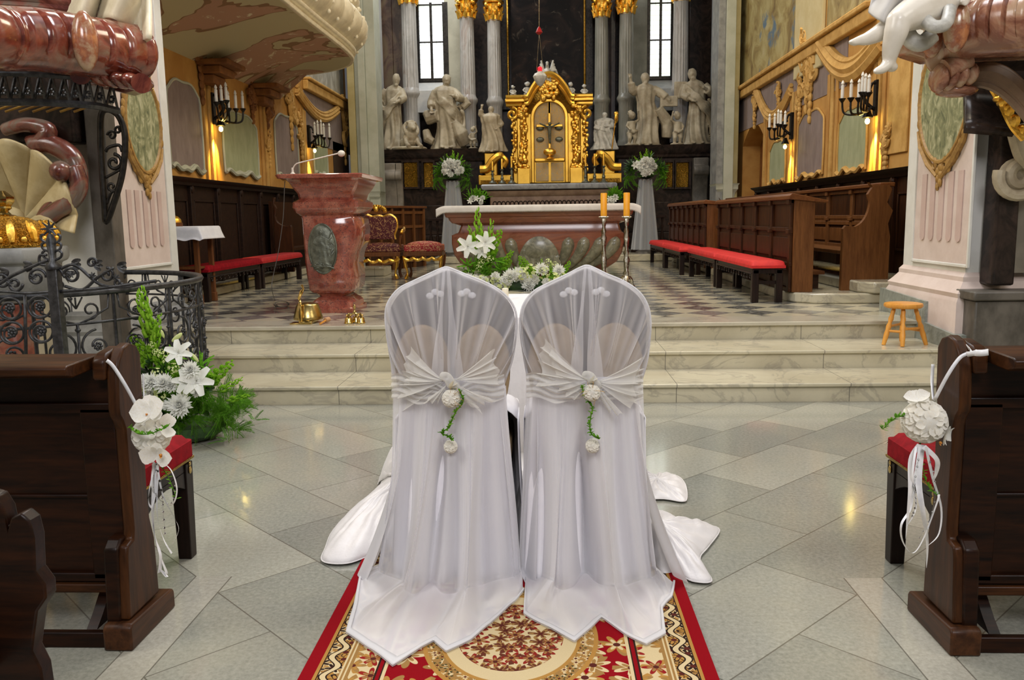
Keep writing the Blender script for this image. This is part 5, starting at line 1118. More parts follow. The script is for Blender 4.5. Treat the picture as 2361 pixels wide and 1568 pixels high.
# ================================================================== altar
YAf = 13.3
def za(py): return D(1240, py, YAf).z
al = thing('altar', 'large red marble altar with green fluted front in the chancel', 'altar', (-.1, YAf+.6, .5))
xm = (D(1005, 485, YAf).x+D(1478, 472, YAf).x)/2
def arow(py, pa, pb_, oy): return (za(py), D(pa, py, YAf).x, D(pb_, py, YAf).x, YAf+oy, YAf+1.25-oy)
R1 = [arow(*r) for r in ((536, 1052, 1436, .16), (532, 1055, 1433, .17), (518, 1060, 1430, .18), (512, 1040, 1446, .08), (505, 1034, 1450, .06), (500, 1032, 1452, .05), (498, 1026, 1458, .03), (486, 1022, 1462, .0))]
obj('mensa_moulding', loft(R1), 'altarmarble', al, angle=30)
R2 = [arow(*r) for r in ((655, 1150, 1345, .45), (640, 1150, 1345, .42), (634, 1118, 1372, .36), (622, 1085, 1402, .25), (606, 1058, 1425, .15), (585, 1045, 1436, .09), (560, 1040, 1440, .08), (540, 1040, 1440, .08), (537, 1046, 1436, .12), (535, 1052, 1432, .16))]
R2[0] = (.5, *R2[0][1:])
obj('body', loft(R2), 'altarmarble', al, angle=50)
def front_y(z):   # depth of the bowed body front
    rs = sorted(R2[2:8]); 
    for a, b in zip(rs, rs[1:]):
        if z <= b[0]: return lerp(a[3], b[3], max(0, (z-a[0])/(b[0]-a[0])))
    return rs[-1][3]
flx = [1066, 1103, 1140, 1176, 1312, 1349, 1387, 1422]
for k, px in enumerate(flx):
    xt = D(px, 560, YAf).x; xc_ = D(1240, 560, YAf).x; pts = []; rs_ = []
    for i in range(13):
        t = i/12; z = lerp(za(547), za(630), t); x = xt+(xc_-xt)*(.52*t**2.0); pts.append((x, front_y(z)+.035, z)); rs_.append(.125*(1-.55*t)*min(1, math.sqrt((i+.12)/2.6)))
    obj('green_flute', MB().tube(pts, rs_, 12, flat=1.), 'altargreen', al, angle=80)
cx_, cz_ = D(1243, 600, YAf).x, za(592); hw = (D(1294, 590, YAf).x-D(1193, 590, YAf).x)/2
m = MB()
def relf(u, v):
    a = PI*u-.0; r_ = v; x = cx_+hw*r_*cos(a); z = za(618)+(za(545)-za(618))*r_*sin(a); return (x, front_y(z)-.06*(1-r_**3)-.01, z)
m.grid(relf, 30, 10); r_ = obj('oval_relief', m, 'altargreen', al)
m = MB()
for (dx, hh) in ((-.22, .62), (-.08, .72), (.06, .78), (.2, .58), (.3, .4), (-.31, .42)): fg = robed(hh*.62*1.0, int(dx*100)+50, width=.28); fg.xf(Matrix.Translation((cx_+dx*1.0*hw/.36, front_y(za(600))-.06, za(620))) @ Matrix.Diagonal((1, .35, 1, 1))); m.join(fg)
obj('relief_figures', m, 'altargreen', r_, remesh=.012)
# white altar cloth with lace points
ct = MB(); x0, x1 = D(1006, 485, YAf).x, D(1477, 472, YAf).x; zt = (D(1240, 472, YAf).z)
yf, yb2 = YAf-.06, YAf+1.3
nn = 150
def cloth(u, v):
    x = lerp(x0+.0, x1-.0, u); i = round(u*(nn*2)); e = max(0, .05-min(u, 1-u))/.05
    if v < .5: t = v/.5; return (x, lerp(yf, yf-.012, t), lerp(zt-(.115 if i % 2 else .09)-.02*e, zt, t)-.05*e*e)
    t = (v-.5)/.5; return (x, lerp(yf, yb2, t), zt-.05*e*e)
ct.grid(cloth, nn*2+1, 9)
setp(obj('altar_cloth', ct, 'altarcloth', angle=50, solid=.006), 'cream white cloth with pointed lace edge on the red marble altar', 'altar cloth')
# tall silver candlesticks with yellow candles
for k, (px, pyb, pyc0, pyc1, lab) in enumerate(((1393, 663, 500, 446, 'left of the two tall silver candlesticks with yellow candles beside the altar'), (1445, 664, 500, 445, 'right of the two tall silver candlesticks with yellow candles beside the altar'))):
    b = G(px, pyb, .5); Yk = b.y; b = Vector((D(px-1, pyb, Yk).x, Yk, .5)); zc0 = D(px, pyc0, Yk).z; zc1 = D(px, pyc1, Yk).z; h = zc0-.5
    cs = thing('floor_candlestick', lab, 'candlestick', b, 'tall silver candlesticks')
    pr_ = [(.05, .10), (.06, .13), (.03, .17), (.045, .21), (.03, .25), (.038, .32), (.045, .40), (.03, .46), (.04, .50), (.024, .55), (.03, .62), (.042, .70), (.03, .76), (.038, .80), (.022, .86), (.03, .9), (.038, .95), (.022, 1.0)]
    obj('stem', MB().lathe([(r*.95, .07+(z-.1)*h/1.0*.98 if False else z*h) for r, z in pr_], b, 16, fn=lambda a, z, r: 1+.20*sin(a*3+z*22)+.08*sin(a*5-z*40)), 'silver', cs, angle=60)
    for q_ in range(3):
        a = 2*PI*q_/3+.5; obj('foot', MB().tube(spl([(b.x+.04*cos(a), b.y+.04*sin(a), .5+.16), (b.x+.09*cos(a), b.y+.09*sin(a), .5+.10), (b.x+.10*cos(a), b.y+.10*sin(a), .54), (b.x+.14*cos(a), b.y+.14*sin(a), .515)], 4), [.03]*4+[.025]*5+[.02]*4, 8), 'silver', cs)
    obj('drip_pan', MB().lathe([(.02, -.03), (.05, -.02), (.075, .0), (.07, .008), (.02, .005)], (b.x, b.y, zc0), 20, fn=lambda a, z, r: 1+.12*sin(a*8)), 'silver', cs)
    obj('candle', MB().lathe([(.046, 0), (.047, zc1-zc0-.01), (.042, zc1-zc0), (.015, zc1-zc0-.006)], (b.x, b.y, zc0+.005), 24), 'candle_y', cs)
# ================================================================== armchair and stool
def gilt_leg(px, py_, Yq, zt, sx, sy):
    b = G(px, py_, .5); return MB().tube(spl([(b.x+sx*.0, b.y, .515), (b.x-sx*.02, b.y, .60), (b.x-sx*.02, b.y, .72), (b.x+sx*.03, b.y, .84), (b.x+sx*.01, b.y, zt)], 5), [.028]*4+[.016]*5+[.02]*5+[.035]*7, 9).ball((b.x+sx*.02, b.y-.01, .525), (.035, .04, .025), 8, 6)
Ya = 14.6
ac = thing('armchair', 'gilded baroque armchair with dark red and gold brocade behind the lectern', 'armchair', D(872, 645, Ya))
def ax(px): return D(px, 560, Ya).x
def az(py): return D(870, py, Ya).z
xs0, xs1 = ax(824), ax(920)
outl = [(828, 552), (830, 540), (824, 520), (830, 503), (845, 496), (858, 500), (871, 498), (885, 500), (898, 496), (912, 503), (916, 520), (910, 540), (912, 552)]
op = [D(x, y, Ya+.55) for x, y in outl]; op = [(p.x, p.z) for p in op]
osm = [(p.x, p.y) for p in spl([(x, z, 0) for x, z in op], 4)]
obj('backrest', MB().prism(osm, 'y', Ya+.50, Ya+.58), 'brocade', ac, bevel=.02)
obj('back_frame', MB().tube([(x, Ya+.53, z) for x, z in osm], .026, 8), 'gold', ac)
m = MB(); cxx = (op[0][0]+op[-1][0])/2; zt = op[6][1]+.06
for k in range(12): a = PI*k/11; m.ball((cxx+.16*cos(a), Ya+.52, zt+.03+.08*sin(a)), (.04, .03, .035), 7, 5)
m.ball((cxx, Ya+.52, zt+.07), (.05, .04, .06), 8, 6)
obj('crest', m, 'gold', ac)
obj('seat', MB().box(xs0, xs1, Ya, Ya+.52, az(582), az(566)).ball(((xs0+xs1)/2, Ya+.26, az(568)), ((xs1-xs0)/2*.97, .26, .06), 20, 8), 'brocade', ac, bevel=.02)
obj('seat_rail', MB().box(xs0-.01, xs1+.01, Ya-.01, Ya+.53, az(592), az(582)), 'wood_table', ac, bevel=.008)
m = MB().tube([(lerp(xs0, xs1, i/24), Ya-.02, az(596)-.035*abs(sin(i/24*PI*4))-.03*sin(PI*i/24)) for i in range(25)], [.022+.012*abs(sin(i*.9)) for i in range(25)], 7); obj('gilt_apron', m, 'gold', ac)
for px, s in ((822, -1), (917, 1)):
    b = G(px, 645, .5); q = spl([(b.x, Ya+.04, .515), (b.x-s*.03, Ya+.04, .62), (b.x+s*.0, Ya+.03, .76), (b.x+s*.02, Ya+.02, az(590))], 6); obj('leg', MB().tube(q, [.030]*5+[.018]*6+[.03]*8, 9), 'gold', ac)
    q = [(p[0]*1.0, Ya+.48, p[2]) for p in q]; obj('leg', MB().tube(q, [.026]*19, 8), 'wood_table', ac)
    xr = xs0 if s < 0 else xs1; za_ = az(532)
    obj('armrest', MB().tube(spl([(xr+s*.01, Ya+.5, az(528)), (xr+s*.05, Ya+.25, za_), (xr+s*.06, Ya+.02, za_-.01), (xr+s*.05, Ya-.03, za_-.05)], 6), .03, 9), 'gold', ac)
    obj('arm_support', MB().tube(spl([(xr+s*.05, Ya+.06, za_-.03), (xr+s*.01, Ya+.05, az(552)), (xr, Ya+.08, az(570))], 6), .024, 8), 'wood_table', ac)
st = thing('upholstered_stool', 'gilded stool with red and gold brocade seat right of the armchair', 'stool', D(973, 645, Ya))
xs0, xs1 = ax(930), ax(1017)
obj('seat', MB().box(xs0, xs1, Ya, Ya+.5, az(582), az(566)).ball(((xs0+xs1)/2, Ya+.25, az(567)), ((xs1-xs0)/2*.96, .25, .07), 20, 8), 'brocade_red' if not MT.update(brocade_red=None) else 0, st, bevel=.02) if False else None
t_ = NT('red_stool_brocade'); v_ = t_.coord(); n_ = t_.noise(v_, 12, 3, .5, 3.); MT['brocade_red'] = t_.fin(t_.mix(t_.ma('MULTIPLY', t_.smooth(n_, .50, .53), t_.ma('SUBTRACT', 1, t_.smooth(n_, .56, .6))), (.30, .005, .012), (.62, .38, .16)), .65)
obj('seat', MB().box(xs0, xs1, Ya, Ya+.5, az(582), az(566)).ball(((xs0+xs1)/2, Ya+.25, az(567)), ((xs1-xs0)/2*.96, .25, .07), 20, 8), 'brocade_red', st, bevel=.02)
obj('seat_rail', MB().box(xs0-.01, xs1+.01, Ya-.01, Ya+.51, az(592), az(582)), 'wood_table', st, bevel=.008)
obj('gilt_apron', MB().tube([(lerp(xs0, xs1, i/24), Ya-.02, az(596)-.035*abs(sin(i/24*PI*4))) for i in range(25)], [.022+.012*abs(sin(i*.9)) for i in range(25)], 7), 'gold', st)
for s, xr in ((-1, xs0+.02), (1, xs1-.02)):
    for yy in (Ya+.03, Ya+.46):
        q = spl([(xr, yy, .515), (xr-s*.03, yy, .62), (xr, yy, .76), (xr+s*.02, yy, az(590))], 6); obj('leg', MB().tube(q, [.030]*5+[.018]*6+[.03]*8, 9), 'gold' if yy < Ya+.1 else 'wood_table', st)

# ================================================================== wooden stool on the step
L_ = [G(2026, 788, .325), G(2050, 797, .325), G(2124, 797, .325), G(2086, 786, .325)]
Ys = 7.95; zt = D(2082, 698, Ys).z
so = thing('wooden_stool', 'round orange varnished wooden stool on the right steps', 'stool', (D(2082, 700, Ys).x, Ys, .325))
cx_ = D(2083, 700, Ys).x; rS = (D(2126, 700, Ys).x-D(2040, 700, Ys).x)/2
obj('seat', MB().lathe([(rS*.9, -.045), (rS*.98, -.035), (rS, -.02), (rS*.97, -.005), (rS*.85, 0), (.01, 0)], (cx_, Ys, zt), 40), 'wood_orange', so, angle=50)
for k, (sx, sy) in enumerate(((-1, -.35), (-.35, -1), (1, -.45), (.35, .9))):
    a = Vector((cx_+sx*rS*.55, Ys+sy*rS*.5, zt-.04)); b = Vector((cx_+sx*rS*1.12, Ys+sy*rS*1.1, .325)); 
    prf = [.014, .020, .018, .024, .016, .025, .020, .024, .022, .020, .017]; obj('leg', MB().tube([lerp(a, b, i/10) for i in range(11)], prf, 12), 'wood_orange', so)
def sl(sx, sy, t): return lerp(Vector((cx_+sx*rS*.55, Ys+sy*rS*.5, zt-.04)), Vector((cx_+sx*rS*1.12, Ys+sy*rS*1.1, .325)), t)
obj('rung', MB().tube([sl(-1, -.35, .62), sl(-.35, -1, .62)], .012, 8), 'wood_orange', so); obj('rung', MB().tube([sl(-.35, -1, .55), sl(1, -.45, .55)], .012, 8), 'wood_orange', so); obj('rung', MB().tube([sl(1, -.45, .62), sl(.35, .9, .62)], .012, 8), 'wood_orange', so); obj('rung', MB().tube([sl(-1, -.35, .5), sl(.35, .9, .5)], .012, 8), 'wood_orange', so)

# ================================================================== wall sconces
def sconce(label, X, s, px, pyb, pylamp, cand):
    """cast iron bracket with curved arms, white candles and one glowing downlight"""
    a = W(px, pyb, X); lampw = W(px, pylamp, X)
    t = thing('wall_sconce', label, 'wall lamp', (X, a.y, a.z), 'wall sconces')
    h = .5
    obj('bracket', MB().box(min(X, X+s*.07), max(X, X+s*.07), a.y-.05, a.y+.05, a.z-.10, a.z+.38).tube(spl([(X+s*.05, a.y, a.z-.02), (X+s*.16, a.y, a.z+.06), (X+s*.22, a.y, a.z+.18), (X+s*.12, a.y, a.z+.24)], 6), .025, 7).tube(spl([(X+s*.03, a.y, a.z+.32), (X+s*.10, a.y, a.z+.34), (X+s*.14, a.y, a.z+.26)], 6), .02, 7), 'black_iron', t)
    for (px1, pyt, pyc) in cand:
        p = W(px1, pyc, X)  # direction on the wall plane; bring it out to its arm radius
        out = .42; d = ray(px1, pyc); q = CAMP+d*((X+s*out)/d.x); zt = (CAMP+ray(px1, pyt)*((X+s*out)/ray(px1, pyt).x)).z
        arm = spl([(X+s*.10, a.y, a.z+.02), (X+s*.25, lerp(a.y, q.y, .35), a.z-.06), (X+s*out*.95, lerp(a.y, q.y, .85), q.z-.20), (X+s*out, q.y, q.z-.02)], 6)
        obj('arm', MB().tube(arm, [.018]*8+[.015]*(len(arm)-8), 7), 'black_iron', t)
        obj('drip_cup', MB().lathe([(.012, -.06), (.03, -.03), (.05, .0), (.045, .006)], q, 12), 'black_iron', t)
        obj('candle', MB().lathe([(.023, 0), (.023, (zt-q.z)*.72), (.012, (zt-q.z)*.74), (.024, (zt-q.z)*.82), (.016, (zt-q.z)*.92), (.003, zt-q.z)], q, 10), 'candle_s', t)
    lw = (X+s*.16, lampw.y, lampw.z)
    obj('lamp_shade', MB().lathe([(.03, .16), (.05, .10), (.075, .05), (.07, .05), (.03, .14)], lw, 14), 'black_iron', t)
    bulb = obj('bulb', MB().ball(lw, (.032, .032, .04), 12, 8), 'bulb', t)
    l = bpy.data.lights.new('sconce_light', 'SPOT'); l.energy = 190; l.color = (1, .66, .14); l.spot_size = rad(70); l.spot_blend = .8; l.shadow_soft_size = .04
    o = bpy.data.objects.new('sconce_light', l); COL.objects.link(o); o.location = (X+s*.18, lampw.y, lampw.z-.08); o.rotation_euler = Vector((-s*.35, 0, -1)).to_track_quat('-Z', 'Y').to_euler()
    return t
sconce('left wall sconce nearer the camera, under the balcony brackets', XL, 1, 486, 272, 298, ((499, 196, 236), (511, 196, 234), (522, 190, 232), (527, 210, 250), (544, 209, 251), (560, 210, 251)))
sconce('left wall sconce beside the dark doorway, above the lectern', XL, 1, 709, 330, 348, ((726, 281, 313), (733, 277, 311), (741, 276, 311), (747, 284, 317), (760, 284, 318)))
sconce('right wall sconce nearer the camera, below the dangling putto feet', XR, -1, 2027, 250, 279, ((1942, 186, 228), (1962, 183, 226), (1980, 182, 226), (1988, 166, 213), (1995, 169, 213), (2003, 171, 214)))
sconce('right wall sconce near the arched niche', XR, -1, 1830, 308, 338, ((1774, 262, 295), (1786, 261, 296), (1794, 252, 286), (1800, 254, 287), (1810, 255, 288)))
# ================================================================== carpet
def rug_mat():
    t = NT('red_floral_carpet'); v = t.coord(); s = t.n('SeparateXYZ', Vector=v); x, y = s.outputs[0], s.outputs[1]
    ax = t.ma('ABSOLUTE', x)
    d = t.ma('SUBTRACT', .71, ax)                                     # distance from the long edge
    RED, GOLD, CREAM, BLK, TAN, GRN = (.26, .002, .008), (.44, .23, .055), (.66, .53, .30), (.022, .014, .010), (.34, .19, .06), (.055, .055, .022)
    # flowers: clustered petals around cell centres
    def flora(scale, ca, cb, cc, bg, seed, dens=.62):
        vv = t.coord(loc=(seed, seed*.7, 0)); vo = t.n('TexVoronoi', {'voronoi_dimensions': '2D'}, Vector=vv, Scale=scale, Randomness=.7)
        dv = t.n('SeparateXYZ', Vector=t.n('VectorMath', {'operation': 'SUBTRACT'}, i0=vv, i1=vo.outputs['Position']).outputs[0])
        th = t.ma('ARCTAN2', dv.outputs[1], dv.outputs[0]); r = vo.outputs['Distance']; k = t.n('SeparateXYZ', Vector=vo.outputs['Color'])
        pet = t.ma('ADD', .66, t.ma('MULTIPLY', .34, t.ma('SINE', t.ma('ADD', t.ma('MULTIPLY', th, 6.), t.ma('MULTIPLY', k.outputs[0], 9.))))); pet = t.ma('MULTIPLY', pet, dens)
        lf = t.ma('MULTIPLY', dens*1.25, t.ma('POWER', t.ma('ABSOLUTE', t.ma('SINE', t.ma('ADD', t.ma('MULTIPLY', th, 1.5), k.outputs[1]))), 5.))
        inl = t.ma('LESS_THAN', r, lf); inp = t.ma('LESS_THAN', r, pet); ino = t.ma('LESS_THAN', r, t.ma('MULTIPLY', pet, .62)); inc = t.ma('LESS_THAN', r, dens*.2)
        A = t.mix(t.ma('GREATER_THAN', k.outputs[0], .5), ca, cb)
        c = t.mix(inl, bg, cc); c = t.mix(inp, c, A); c = t.mix(ino, c, t.mix(t.ma('GREATER_THAN', k.outputs[0], .5), cb, cc)); return t.mix(inc, c, (.09, .02, .015))
    def band(lo, hi): return t.ma('MULTIPLY', t.ma('GREATER_THAN', d, lo), t.ma('LESS_THAN', d, hi))
    field = flora(7.5, GOLD, CREAM, TAN, RED, 3.1, .50)
    # medallion
    yy = t.ma('PINGPONG', t.ma('ADD', y, .62), 1.05)                  # repeats along the length
    yy = t.ma('SUBTRACT', t.ma('FLOORED_MODULO', t.ma('ADD', y, 9.55), 1.9), .95) if False else t.ma('SUBTRACT', t.n('MapRange', Value=y, From_Min=-1, From_Max=1, To_Min=-1, To_Max=1).outputs[0], MEDY)
    e = t.ma('SQRT', t.ma('ADD', t.ma('POWER', t.ma('DIVIDE', x, .265), 2.), t.ma('POWER', t.ma('DIVIDE', yy, .34), 2.)))
    med = flora(15, (.26, .02, .015), TAN, (.13, .035, .02), CREAM, 8.2, .66)
    inner = t.mix(t.ma('LESS_THAN', e, .74), CREAM, med)
    ring = flora(24, GRN, GOLD, CREAM, TAN, 5.5, .6)
    c = t.mix(t.ma('LESS_THAN', e, 1.22), field, GOLD); c = t.mix(t.ma('LESS_THAN', e, 1.16), c, ring); c = t.mix(t.ma('LESS_THAN', e, .98), c, GOLD); c = t.mix(t.ma('LESS_THAN', e, .93), c, inner)
    # red corner swags and cream cross bands farther along
    cb_ = flora(10, (.28, .015, .015), TAN, GOLD, CREAM, 1.3, .52)
    rope = t.mix(t.ma('GREATER_THAN', t.ma('SINE', t.ma('ADD', t.ma('MULTIPLY', y, 70.), t.ma('MULTIPLY', t.ma('SINE', t.ma('MULTIPLY', y, 35.)), 40.*.05))), .1), GRN, CREAM)
    sc = flora(17, CREAM, BLK, GOLD, TAN, 2.2, .9)
    wv = t.ma('MULTIPLY', t.ma('SINE', t.ma('MULTIPLY', y, 48.)), .018)
    serp = t.ma('LESS_THAN', t.ma('ABSOLUTE', t.ma('SUBTRACT', t.ma('ADD', d, wv), .098)), .010); serp2 = t.ma('LESS_THAN', t.ma('ABSOLUTE', t.ma('SUBTRACT', t.ma('ADD', d, wv), .098)), .016)
    sc = t.mix(serp2, sc, BLK); sc = t.mix(serp, sc, CREAM)
    for lo, hi, cc in ((-1, .048, RED), (.048, .060, GOLD), (.060, .064, BLK), (.064, .135, sc), (.135, .142, CREAM), (.142, .150, TAN), (.150, .156, CREAM), (.156, .168, TAN), (.168, .255, cb_), (.255, .262, BLK), (.262, .275, RED), (.275, .280, BLK), (.280, .292, CREAM)):
        c = t.mix(band(lo, hi), c, cc)
    n = t.noise(v, 260, 2, .6); t.bump(n, .35, .003); c = t.mix(t.ma('MULTIPLY', n, .35), c, (.05, .01, .01), 'MULTIPLY') if False else t.mix(t.ma('MULTIPLY', n, .18), c, (.10, .03, .02))
    t.b.inputs['Specular IOR Level'].default_value = .05
    return t.fin(c, .95)
RX, RW = -.145, .71
RY0, RY1 = 1.2, 4.05
MEDY = 2.95-(RY0+RY1)/2
rug = MB(); rug.grid(lambda u, v: (lerp(RX-RW, RX+RW, u), lerp(RY0, RY1, v), .012+.001*sin(v*40)*sin(u*9)), 30, 60)
rug.box(RX-RW, RX+RW, RY0, RY1, .0005, .0105)
setp(obj('carpet', rug, rug_mat(), recenter=True), 'red floral carpet with gold borders on the aisle floor under the white chairs', 'carpet')
bpy.data.objects['carpet'].location.z = .001

# ================================================================== wedding chairs with sheer covers
YB_ = 3.52
def pl2(pts, t):
    """point at parameter t on a polyline by arc length"""
    L = [0]
    for a, b in zip(pts, pts[1:]): L.append(L[-1]+(Vector(b)-Vector(a)).length)
    s = t*L[-1]
    for i in range(len(pts)-1):
        if s <= L[i+1]+1e-9: f = (s-L[i])/max(1e-9, L[i+1]-L[i]); return Vector(pts[i])*(1-f)+Vector(pts[i+1])*f
    return Vector(pts[-1])
def sstep(a, b, x): x = min(1, max(0, (x-a)/(b-a))); return x*x*(3-2*x)
def fold(u, ph, k): 
    a = sin(u*2*PI*k+ph); b = sin(u*2*PI*(k*1.83)+ph*2.3); c = sin(u*2*PI*k*3.1+ph*1.7)
    return .62*(abs(a)**.7)*(1 if a > 0 else -1)+.38*b+.16*c
chairs = (
 dict(top=[(909, 868), (899, 815), (891, 760), (889, 720), (897, 692), (920, 664), (955, 646), (990, 630), (1012, 620), (1029, 615), (1046, 620), (1075, 632), (1120, 650), (1158, 672), (1181, 698), (1191, 728), (1190, 770), (1182, 825), (1168, 868)],
      sash=((907, 886), (1040, 880), (1164, 886)), knot=(1036, 880),
      hem=[(832, 1316), (814, 1400), (799, 1456), (850, 1497), (905, 1538), (955, 1508), (1000, 1478), (1029, 1501), (1085, 1476), (1130, 1443), (1173, 1400), (1190, 1387), (1209, 1360)], split=.5, ph=.8,
      lab='left wedding chair, tall and heart-backed under a sheer white cover', clab='sheer white cover draped over the left wedding chair, trailing onto the carpet', slab='cream organza sash tied in a bow round the left wedding chair'),
 dict(top=[(1216, 868), (1207, 815), (1200, 765), (1200, 728), (1208, 698), (1231, 670), (1268, 650), (1310, 630), (1335, 617), (1353, 611), (1371, 617), (1400, 631), (1440, 648), (1474, 672), (1493, 702), (1500, 738), (1498, 780), (1492, 830), (1481, 868)],
      sash=((1214, 884), (1360, 878), (1480, 884)), knot=(1364, 878),
      hem=[(1212, 1330), (1207, 1414), (1265, 1448), (1325, 1482), (1362, 1453), (1387, 1428), (1440, 1460), (1490, 1487), (1536, 1465), (1528, 1405), (1550, 1378), (1556, 1340)], split=.46, ph=2.1,
      lab='right wedding chair, tall and heart-backed under a sheer white cover', clab='sheer white cover draped over the right wedding chair, trailing onto the carpet', slab='cream organza sash tied in a bow round the right wedding chair'))
for ci, C_ in enumerate(chairs):
    T3 = spl([D(px, py, YB_) for px, py in C_['top']], 4)
    xl, xr = min(p.x for p in T3), max(p.x for p in T3); xc = (xl+xr)/2; ztop = max(p.z for p in T3)
    ch = thing('wedding_chair', C_['lab'], 'chair', (xc, YB_+.3, 0), 'sheer covered wedding chairs')
    # shaped back frame just inside the cover
    ins = [(xc+(p.x-xc)*.965, (p.z-.8)*.975+.795) for p in T3]
    lo = [(ins[-1][0]-.015, .75), (ins[-1][0]-.03, .62), (ins[0][0]+.03, .62), (ins[0][0]+.015, .75)]
    hx = (xr-xl)/2
    # padded back with two upholstered lobes and dark frame with two light cut-outs
    obj('back_frame', MB().prism(ins+lo, 'y', YB_+.03, YB_+.075), 'chairframe', ch, bevel=.012)
    for s in (-1, 1):
        m = MB(); q = []
        for i in range(26): a = 2*PI*i/26; q.append((xc+s*hx*.46+hx*.43*cos(a), .93+.16*sin(a)*(1.1 if sin(a) > 0 else 1.6)))
        m.prism(q, 'y', YB_+.0, YB_+.035); obj('upholstered_lobe', m, 'cream_uphol', ch, bevel=.012)
        g = MB(); zz = ztop-.115
        for k in range(3): g.ball((xc+s*(.045+.022*k), YB_+.022, zz+(.012 if k == 1 else 0)-.004*k), (.017, .008, .014), 8, 6)
        obj('carved_scroll', g, 'linen', ch)
    obj('seat', MB().box(xl+.04, xr-.04, YB_+.08, YB_+.60, .46, .56), 'cream_uphol', ch, bevel=.02)
    for sx in (-1, 1):
        obj('leg', MB().tube([(xc+sx*(hx-.16), YB_+.14, 0.012), (xc+sx*(hx-.16), YB_+.10, .62)], [.022, .026], 8), 'chairframe', ch)
        obj('leg', MB().tube([(xc+sx*(hx-.08), YB_+.56, 0.012), (xc+sx*(hx-.07), YB_+.55, .25), (xc+sx*(hx-.08), YB_+.54, .47)], [.018, .022, .03], 8), 'chairframe', ch)
        ax_ = xc+sx*(hx-.055); obj('armrest', MB().tube(spl([(ax_-sx*.05, YB_+.10, .64), (ax_-sx*.03, YB_+.30, .64), (ax_-sx*.03, YB_+.44, .62), (ax_-sx*.05, YB_+.46, .52)], 4), .028, 8), 'chairframe', ch)
    # opaque satin underskirt over seat and arms
    def skirt(u, v):
        a = PI*(1.0-u)*1.0; w = hx*(.97+.10*v*v); dp = .50*(1+.1*v); f = .012+.035*v
        ex = .35; cxn = (abs(cos(a))**ex)*(1 if cos(a) > 0 else -1); sn = abs(sin(a))**ex
        r = 1+f*fold(u, ci+1.0, 6)
        z = .665*(1-v**.9)+.012; return (xc+w*cxn*r, YB_+.10+dp*sn*r, max(.014, z))
    sk = MB().grid(skirt, 110, 22)
    def armtop(u, v):
        a = PI*(1-u); ex = .35; cxn = (abs(cos(a))**ex)*(1 if cos(a) > 0 else -1); sn = abs(sin(a))**ex
        r = 1-v; return (xc+hx*.97*cxn*(1-.0*v)*(1-v*.75), YB_+.10+.50*sn*(1-v*.75), .675+.045*sin(PI*min(1, v*1.6))*(abs(cos(a))**.5)-.12*sstep(.45, 1, v))
    sk.grid(armtop, 60, 10)
    def backskirt(u, v):
        z = lerp(.88, .014, v); w = hx*(.80+.20*v); f = fold(u, ci+2.0, 6)
        return (xc+w*(2*u-1), YB_-.012-.10*v**1.5*sin(PI*u)**.5-.02*v*(1+f)+.10*math.exp(-((u-.5)/.05)**2)*sstep(.05, .4, v), z)
    sk.grid(backskirt, 80, 20)
    setp(obj('satin_underskirt', sk, 'satin_white', angle=180, solid=.004), 'opaque white satin skirt over the seat and arms of the %s wedding chair' % ('left' if ci == 0 else 'right'), 'cloth', 'satin underskirts of the chairs')
    # sheer cover
    S0, S1, S2 = [D(px, py, YB_-.01) for px, py in C_['sash']]
    def Sp(u): p = S0*(1-u)+S2*u; return Vector((p.x, YB_-.035-.055*sin(PI*u), p.z))
    H3 = [G(px, py, .016) for px, py in C_['hem']]; ph = C_['ph']
    def upper(u, v):
        # leave the rim a little forward of the back, come over and down to the sash
        p = pl2(T3, u); q = Sp(u)
        n_ = Vector((p.x-xc, 0, p.z-.95)); n_ = n_.normalized() if n_.length > 1e-6 else Vector((0, 0, 1))
        if v < .14:
            k = v/.14; return p-n_*(.012*(1-k))+Vector((0, lerp(.16, -.008, k**.8), -.02*(1-k)**2))
        k = (v-.14)/.86; L = (p-q).length; r = lerp(p, q, k); amp = .026*sin(PI*min(1, k*1.15+.02))**.6*min(1, L/.18)
        y0 = lerp(YB_-.008, q.y, k**1.3); cen = math.exp(-((u-.5)/.035)**2)+.7*math.exp(-((u-.56)/.02)**2); f = fold(u, ph, 9)
        return Vector((r.x+amp*.5*cos(u*2*PI*9+ph), y0-amp*(f+1)*.9-.03*cen*(1-k)**.5*min(1, k*6), r.z))
    def low(u, v):
        q = Sp(u); h = pl2(H3, u); t = v
        if t < .62: k = t/.62; hh = .10*k+.24*k**2.4; zz = q.z*(1-k)**.92*(1-.0)+.03*k
        else: k = (t-.62)/.38; hh = .34+.66*k; zz = .03*(1-k)+.006
        r = Vector((lerp(q.x, h.x, hh**.8 if t < .62 else lerp(.34**.8, 1, (t-.62)/.38)), lerp(q.y, h.y, hh), zz))
        amp = .012+.058*sstep(0, .6, t)*(1-.75*sstep(.6, 1, t)); f = fold(u*.9+.05, ph+.4*t, 3.1)+.25*fold(u, ph*2, 8)*(1-t)
        r.y -= amp*f*(1-.5*sstep(.55, .8, t)); r.x += amp*.55*cos(u*2*PI*2.9+ph+t)*(1-sstep(.8, 1, t))
        r.z = max(.016, r.z+amp*.55*(f+.6)*sstep(.5, .66, t)*(1-.85*sstep(.8, 1, t)))
        # the cloth is parted into two hanging widths below the knot
        gap = math.exp(-((u-C_['split'])/.028)**2)*sstep(.06, .35, t)*(1-sstep(.82, 1, t)); r.y += .13*gap
        return r
    cv = thing('chair_cover', C_['clab'], 'chair cover', (xc, YB_-.1, 0.02), 'sheer chair covers')
    obj('upper_drape', MB().grid(upper, 241, 40), 'sheer_top', cv, angle=180, recalc=False)
    obj('trailing_drape', MB().grid(low, 241, 90), 'sheer', cv, angle=180, recalc=False)
